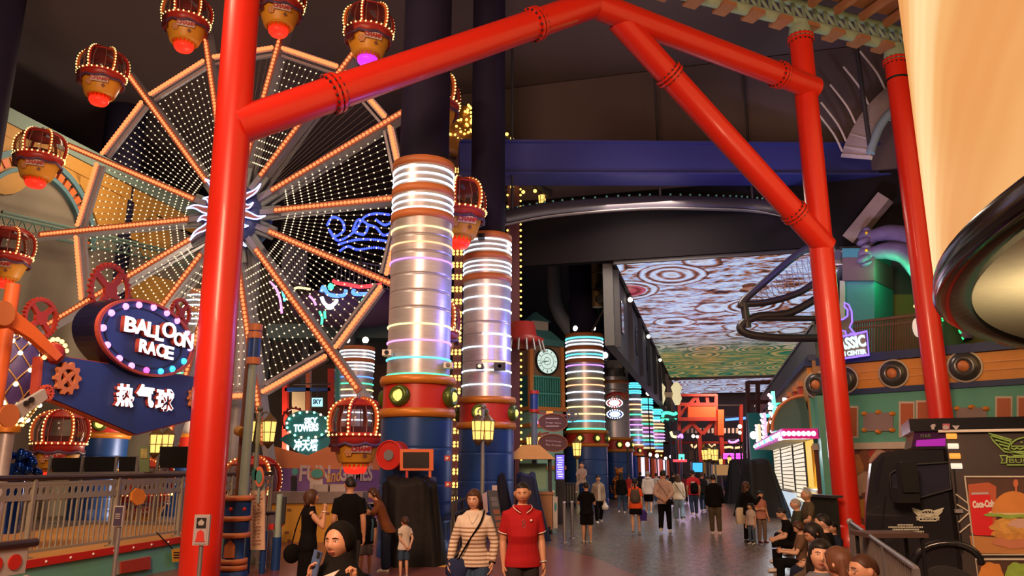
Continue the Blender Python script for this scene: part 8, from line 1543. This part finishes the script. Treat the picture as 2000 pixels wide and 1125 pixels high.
def backpack(root, S, m, label, dy=-.095, z=.68):
    Wm = W(root); b = thing('backpack', label, 'backpack', Wm @ V((0, dy * S, z * S - .2))); mb = MB(Wm); mb.loft([[V((.075 * w_ * cos(a) * (1 + .1 * cos(2 * a)), dy + .042 * w_ * sin(a), zz)) * S for a in (2 * PI * j / 16 for j in range(16))] for zz, w_ in ((z - .115, .7), (z - .10, 1), (z + .03, 1.05), (z + .10, .85), (z + .12, .5))]); mb.build('pack', m, b); mb = MB(Wm); mb.ball(V((0, dy - .045, z - .04)) * S, V((.055, .02, .05)) * S, 10, 6); mb.build('front_pocket', m, b); mb = MB(Wm)
    for s in (-1, 1): mb.tube(arcpts([V(c) * S for c in ((s * .05, dy + .02, z + .1), (s * .065, -.01, .84), (s * .07, .07, .76), (s * .085, .02, z - .06), (s * .06, dy + .02, z - .1))], 4), .012 * S, 6, ry=.004 * S)
    mb.build('straps', m, b)
p, Hh = stand(1243, 934, 1044); q = person('person in a bright orange top and black skirt, walking away', p, Hh, AWAY + .1, ('tee', cloth('bright_orange', (.80, .10, .025))), ('skirt', BLK), ('tied', HB), 0, True, vox=.015, legs=WALK, shoes=(.2, .18, .17), face=False); backpack(q[0], Hh, cloth('taupe_pack', (.10, .08, .07)), 'grey backpack on the person in the orange top'); Wm = W(q[0]); wb('blue_shopping_bag', MB(Wm @ Matrix.Translation(q[6][1] + V((.02, 0, -.12)) * Hh)).loft([[V((.10 * w_ * x_, .05 * w_ * y_, z_)) for x_, y_ in ((1, 1), (-1, 1), (-1, -1), (1, -1))] for z_, w_ in ((-.18, .9), (.05, 1.1), (.14, .2))], smooth=False), cloth('violet_blue', (.05, .03, .22)), 'small blue bag in the hand of the person in the orange top', 'bag')
p, Hh = stand(1268, 920, 1004); person('person in a white hooded top and black shorts, walking away', p, Hh, AWAY, ('hoodie', cloth('white_hoodie', (.66, .62, .62))), ('shorts', BLK), ('short', HGR), 0, vox=.018, legs=WALK2, shoes=(.7, .7, .7), face=False)
p, Hh = stand(1300, 918, 1041); q = person('person in a pale pink shirt and black trousers, arms behind the back', p, Hh, AWAY - .05, ('long', cloth('pale_pink', (.50, .35, .30))), ('trousers', BLK), ('short', HB), 1, vox=.015, legs=WALK, shoes=(.6, .58, .55), face=False, arms={1: ((.05, -.05, -.15), (-.02, -.11, -.24)), -1: ((-.05, -.05, -.15), (.04, -.11, -.23))}); Wm = W(q[0]); S = Hh
bag = thing('sling_bag', 'black sling bag on the back of the person in the pale pink shirt', 'bag', Wm @ V((.1, -.1, .9))); MB(Wm).box(V((.09, -.07, .49)) * S, V((.10, .05, .085)) * S).build('pouch', BLK, bag); MB(Wm).tube(arcpts([V(c) * S for c in ((.10, -.08, .53), (.02, -.09, .66), (-.07, -.075, .78), (-.09, -.01, .835), (-.05, .07, .76), (.05, .09, .60), (.12, .0, .52))], 4), .012 * S, 6, ry=.004 * S).build('strap', BLK, bag)
p, Hh = stand(1328, 926, 1018); q = person('person in a cream top and light blue jeans, hair loose', p, Hh, AWAY + .1, ('long', cloth('cream_top', (.62, .56, .46))), ('wide', cloth('light_denim', (.20, .30, .42))), ('long', HBR), 0, True, vox=.017, legs=WALK2, shoes=(.7, .7, .68), face=False); Wm = W(q[0]); wb('thin_bag_strap', MB(Wm).tube(arcpts([V(c) * Hh for c in ((-.09, -.04, .82), (0, -.085, .68), (.11, -.05, .52), (.11, .03, .52), (0, .09, .68), (-.08, .03, .83))], 5), .006 * Hh, 6), BLK, 'thin dark bag strap across the back of the cream top', 'bag strap', fix=False)
p, Hh = stand(1357, 918, 1008); q = person('person in a red tee with white print, jeans and a black bag', p, Hh, AWAY + .2, ('tee', cloth('red_tee', (.50, .02, .03))), ('trousers', cloth('dark_denim', (.03, .05, .10))), ('short', HB), 1, vox=.017, legs=WALK, shoes=(.6, .6, .6), face=False, wide=1.1); Wm = W(q[0]); MB(Wm).box(V((-.02, -.078, .70)) * Hh, V((.075, .012, .10)) * Hh).build('back_print', mat('print_white', (.55, .45, .42), .6), None, label='white square print on the back of the red tee', cat='print').parent = None
o = bpy.data.objects['back_print']; mw = o.data; mw.transform(Wm.inverted()); o.parent = q[0]; [o.__delitem__(k_) for k_ in ('label', 'category')]
backpack(q[0], Hh, BLK, 'black bag slung low on the back of the person in the red tee', -.10, .60)
p, Hh = stand(1399, 926, 1044); person('person in a black shirt and olive trousers, walking away alone', p, Hh, AWAY, ('long', BLK), ('trousers', KHK), ('short', HB), 1, vox=.015, legs={1: ((.058, .03, .285), (.062, .02, .045)), -1: ((-.058, .05, .285), (-.062, .07, .045))}, shoes=(.6, .56, .5), face=False, arms={1: ((.04, -.01, -.165), (.045, .08, -.27)), -1: ((-.035, -.01, -.165), (-.04, .04, -.31))})
p, Hh = stand(1463, 941, 1060); q = person('person in black with long hair holding up a hand beside two children', p, Hh, math.radians(-70), ('long', BLK), ('trousers', BLK), ('long', HBR), 1, True, vox=.015, arms={1: ((.05, .09, -.13), (.05, .20, -.02)), -1: ((-.03, -.02, -.165), (-.03, .02, -.31))}, shoes=(.03, .03, .03)); Wm = W(q[0]); wb('tote_bag', MB(Wm @ Matrix.Translation(V((-.03, -.10, .44)) * Hh)).loft([[V((.06 * w_ * x_, .15 * w_ * y_, z_)) for x_, y_ in ((1, .7), (.7, 1), (-.7, 1), (-1, .7), (-1, -.7), (-.7, -1), (.7, -1), (1, -.7))] for z_, w_ in ((-.2, .85), (-.16, 1), (.12, .95), (.2, .7))]), cloth('cream_canvas', (.55, .45, .34)), 'cream tote bag behind the person in black beside the children', 'bag')
p, Hh = stand(1490, 959, 1060); person('boy in a dusty pink tee and grey trousers, facing the camera', p, Hh, FACE + .25, ('tee', cloth('dusty_pink', (.42, .17, .13))), ('trousers', cloth('taupe_trouser', (.16, .11, .09))), ('bowl', HB), 1, child=True, vox=.013, shoes=(.12, .02, .02), arms={1: ((.03, .04, -.15), (-.03, .11, -.13)), -1: ((-.03, .0, -.16), (-.03, .06, -.29))})
p, Hh = stand(1470, 983, 1063); person('small child in pale grey tee and blue jeans beside the boy in pink', p, Hh, FACE - .9, ('tee', cloth('pale_tee', (.45, .36, .32))), ('trousers', cloth('mid_denim', (.06, .09, .14))), ('bowl', HB), 1, child=True, vox=.013, shoes=(.5, .5, .5))
FAR = ((1229, 926, 985, 'a red top', (.45, .03, .03), BLK, 'tied', True), (1284, 924, 984, 'a white top', (.6, .55, .5), DENIM, 'short', False), (1318, 921, 990, 'a black jacket', (.015, .014, .016), BLK, 'short', False), (1340, 925, 984, 'a maroon top', (.2, .02, .03), BLK, 'long', True), (1374, 923, 1000, 'a black shirt with blue jeans', (.012, .012, .014), DENIM, 'short', False), (1385, 930, 990, 'a grey shirt', (.2, .18, .18), NVY, 'short', False), (1252, 922, 975, 'a charcoal coat', (.03, .03, .035), BLK, 'tied', True), (1296, 926, 980, 'a tan shirt', (.4, .25, .16), NVY, 'short', False), (1420, 932, 968, 'a dark blue top', (.03, .04, .10), BLK, 'long', True), (1306, 928, 972, 'a pale blue top', (.35, .45, .55), NVY, 'tied', True), (1272, 927, 968, 'a dark green top', (.03, .08, .05), BLK, 'short', False), (1350, 926, 972, 'a cream shirt', (.55, .5, .4), DENIM, 'short', False))
for i, (px, t_, f_, nm, c, bt, hr, fem) in enumerate(FAR):
    p, Hh = stand(px, t_, f_); person('distant walker in %s with %s hair, seen from behind' % (nm, {'tied': 'tied', 'short': 'short', 'long': 'long'}[hr]), p, min(1.85, Hh), AWAY + (.3 if i % 2 else -.2), ('long' if i % 3 else 'tee', cloth('far_%d' % i, c)), ('trousers', bt), (hr, HB if i % 4 else HBR), 1 - i % 2, fem, vox=.022, legs=WALK if i % 2 else WALK2, face=False, group='distant walkers')

# ---- people sitting on the low bench, lower right
def sit(label, px, top_y, Y, yaw, top, bottom, hair, **k):
    zt = at(px, top_y, Y).z; hz = .50; Hh = max(1.3, min(1.78, (zt - hz) / .47)); hz = zt - .47 * Hh if not k.get('lean') else .50
    p = V((at(px, top_y + 20, Y).x, Y, 0)); kw = dict(vox=.013, legs={1: ((.075, .25, hz / Hh + .005), (.08, .26, .045)), -1: ((-.075, .25, hz / Hh + .005), (-.08, .27, .045))}, arms={1: ((.04, .05, -.15), (.0, .17, -.19)), -1: ((-.04, .05, -.15), (.0, .17, -.19))}, hz=hz); kw.update(k)
    return person(label, p, Hh, yaw, top, bottom, hair, group=None, **kw)
LEFT = math.radians(78)
sit('elderly bald person sitting at the far end of the bench', 1577, 956, 17.8, LEFT + .2, ('tee', KHK), ('trousers', BLK), ('fringe', HGR), skin=1)
sit('person with short grey hair sitting second from the far end of the bench', 1556, 974, 16.4, LEFT, ('tee', cloth('dark_green', (.04, .045, .03))), ('trousers', BLK), ('buzz', HGR), skin=0)
q = sit('person in black bending forward on the bench, wearing glasses', 1549, 991, 15.0, LEFT, ('tee', BLK), ('trousers', BLK), ('short', HB), skin=0, lean=(0, .35), head=(0, -.45, 0)); glasses(q[0], q[1], q[2])
q = sit('brown haired person looking down at a phone on the bench', 1563, 1018, 12.4, LEFT, ('tee', cloth('coffee', (.14, .08, .05))), ('trousers', BLK), ('long', HBR), skin=0, female=True, head=(0, -.5, 0), arms={1: ((.03, .08, -.14), (-.02, .22, -.12)), -1: ((-.03, .08, -.14), (.02, .22, -.13))}); MB(W(q[0])).box((q[6][1] + q[6][-1]) / 2 + V((0, .12, .03)), (.15, .08, .012)).build('phone_in_hands', GLASSD, label='dark phone held by the brown haired person on the bench', cat='phone')
sit('person in a black shirt with thick dark hair, half turned away on the bench', 1610, 1004, 11.0, LEFT - .3, ('tee', BLK), ('trousers', NVY), ('short', HB), skin=0, wide=1.05)
sit('person in an olive grey top with long dark hair over the face', 1592, 1022, 9.4, LEFT + .1, ('long', cloth('olive_grey', (.10, .075, .05))), ('trousers', BLK), ('long', HB), skin=1, female=True, head=(.1, -.45, 0))
sit('smiling person in a grey blue top looking at the camera, lower right', 1602, 1054, 6.7, math.radians(158), ('long', cloth('grey_blue_top', (.14, .15, .18))), ('trousers', NVY), ('long', HB), skin=0, female=True, vox=.008, head=(.12, .05, -.12), legs={1: ((.075, .2, .30), (.08, .2, .045)), -1: ((-.075, .2, .30), (-.08, .2, .045))})
sit('brown haired person seen from behind next to the smiling person', 1641, 1070, 6.3, math.radians(40), ('long', cloth('cocoa', (.12, .06, .045))), ('trousers', BLK), ('long', mat('hair_chestnut', (.12, .05, .025), .5, bump=.12, scale=24, stretch=(2, 2, .25), spec=.3)), skin=0, female=True, vox=.010)
q = sit('person with glasses and cropped hair at the very bottom right of the crowd', 1690, 1082, 6.0, math.radians(98), ('tee', cloth('pale_cap_shirt', (.4, .3, .22))), ('trousers', NVY), ('buzz', HBR), skin=1, vox=.009); glasses(q[0], q[1], q[2])
sit('person with dark hair in a dark jacket sitting nearer the red pillar', 1628, 1020, 13.2, LEFT + .5, ('long', NVY), ('trousers', BLK), ('short', HB), skin=1)
p = at(1655, 1072, 8.2); draped('cream_bundle', 'pale cream folded bundle lying on the bench behind the smiling person', (p.x, p.y, .22, .18), (p.x, p.y, .14, .12, .35), 21, cloth('cream_bundle', (.6, .5, .38)), .06, 'cloth bundle').location.z = .44
bpy.data.scenes.remove(TMP)
for o in list(bpy.data.objects):
    if '_h' in o.keys(): del o['_h']
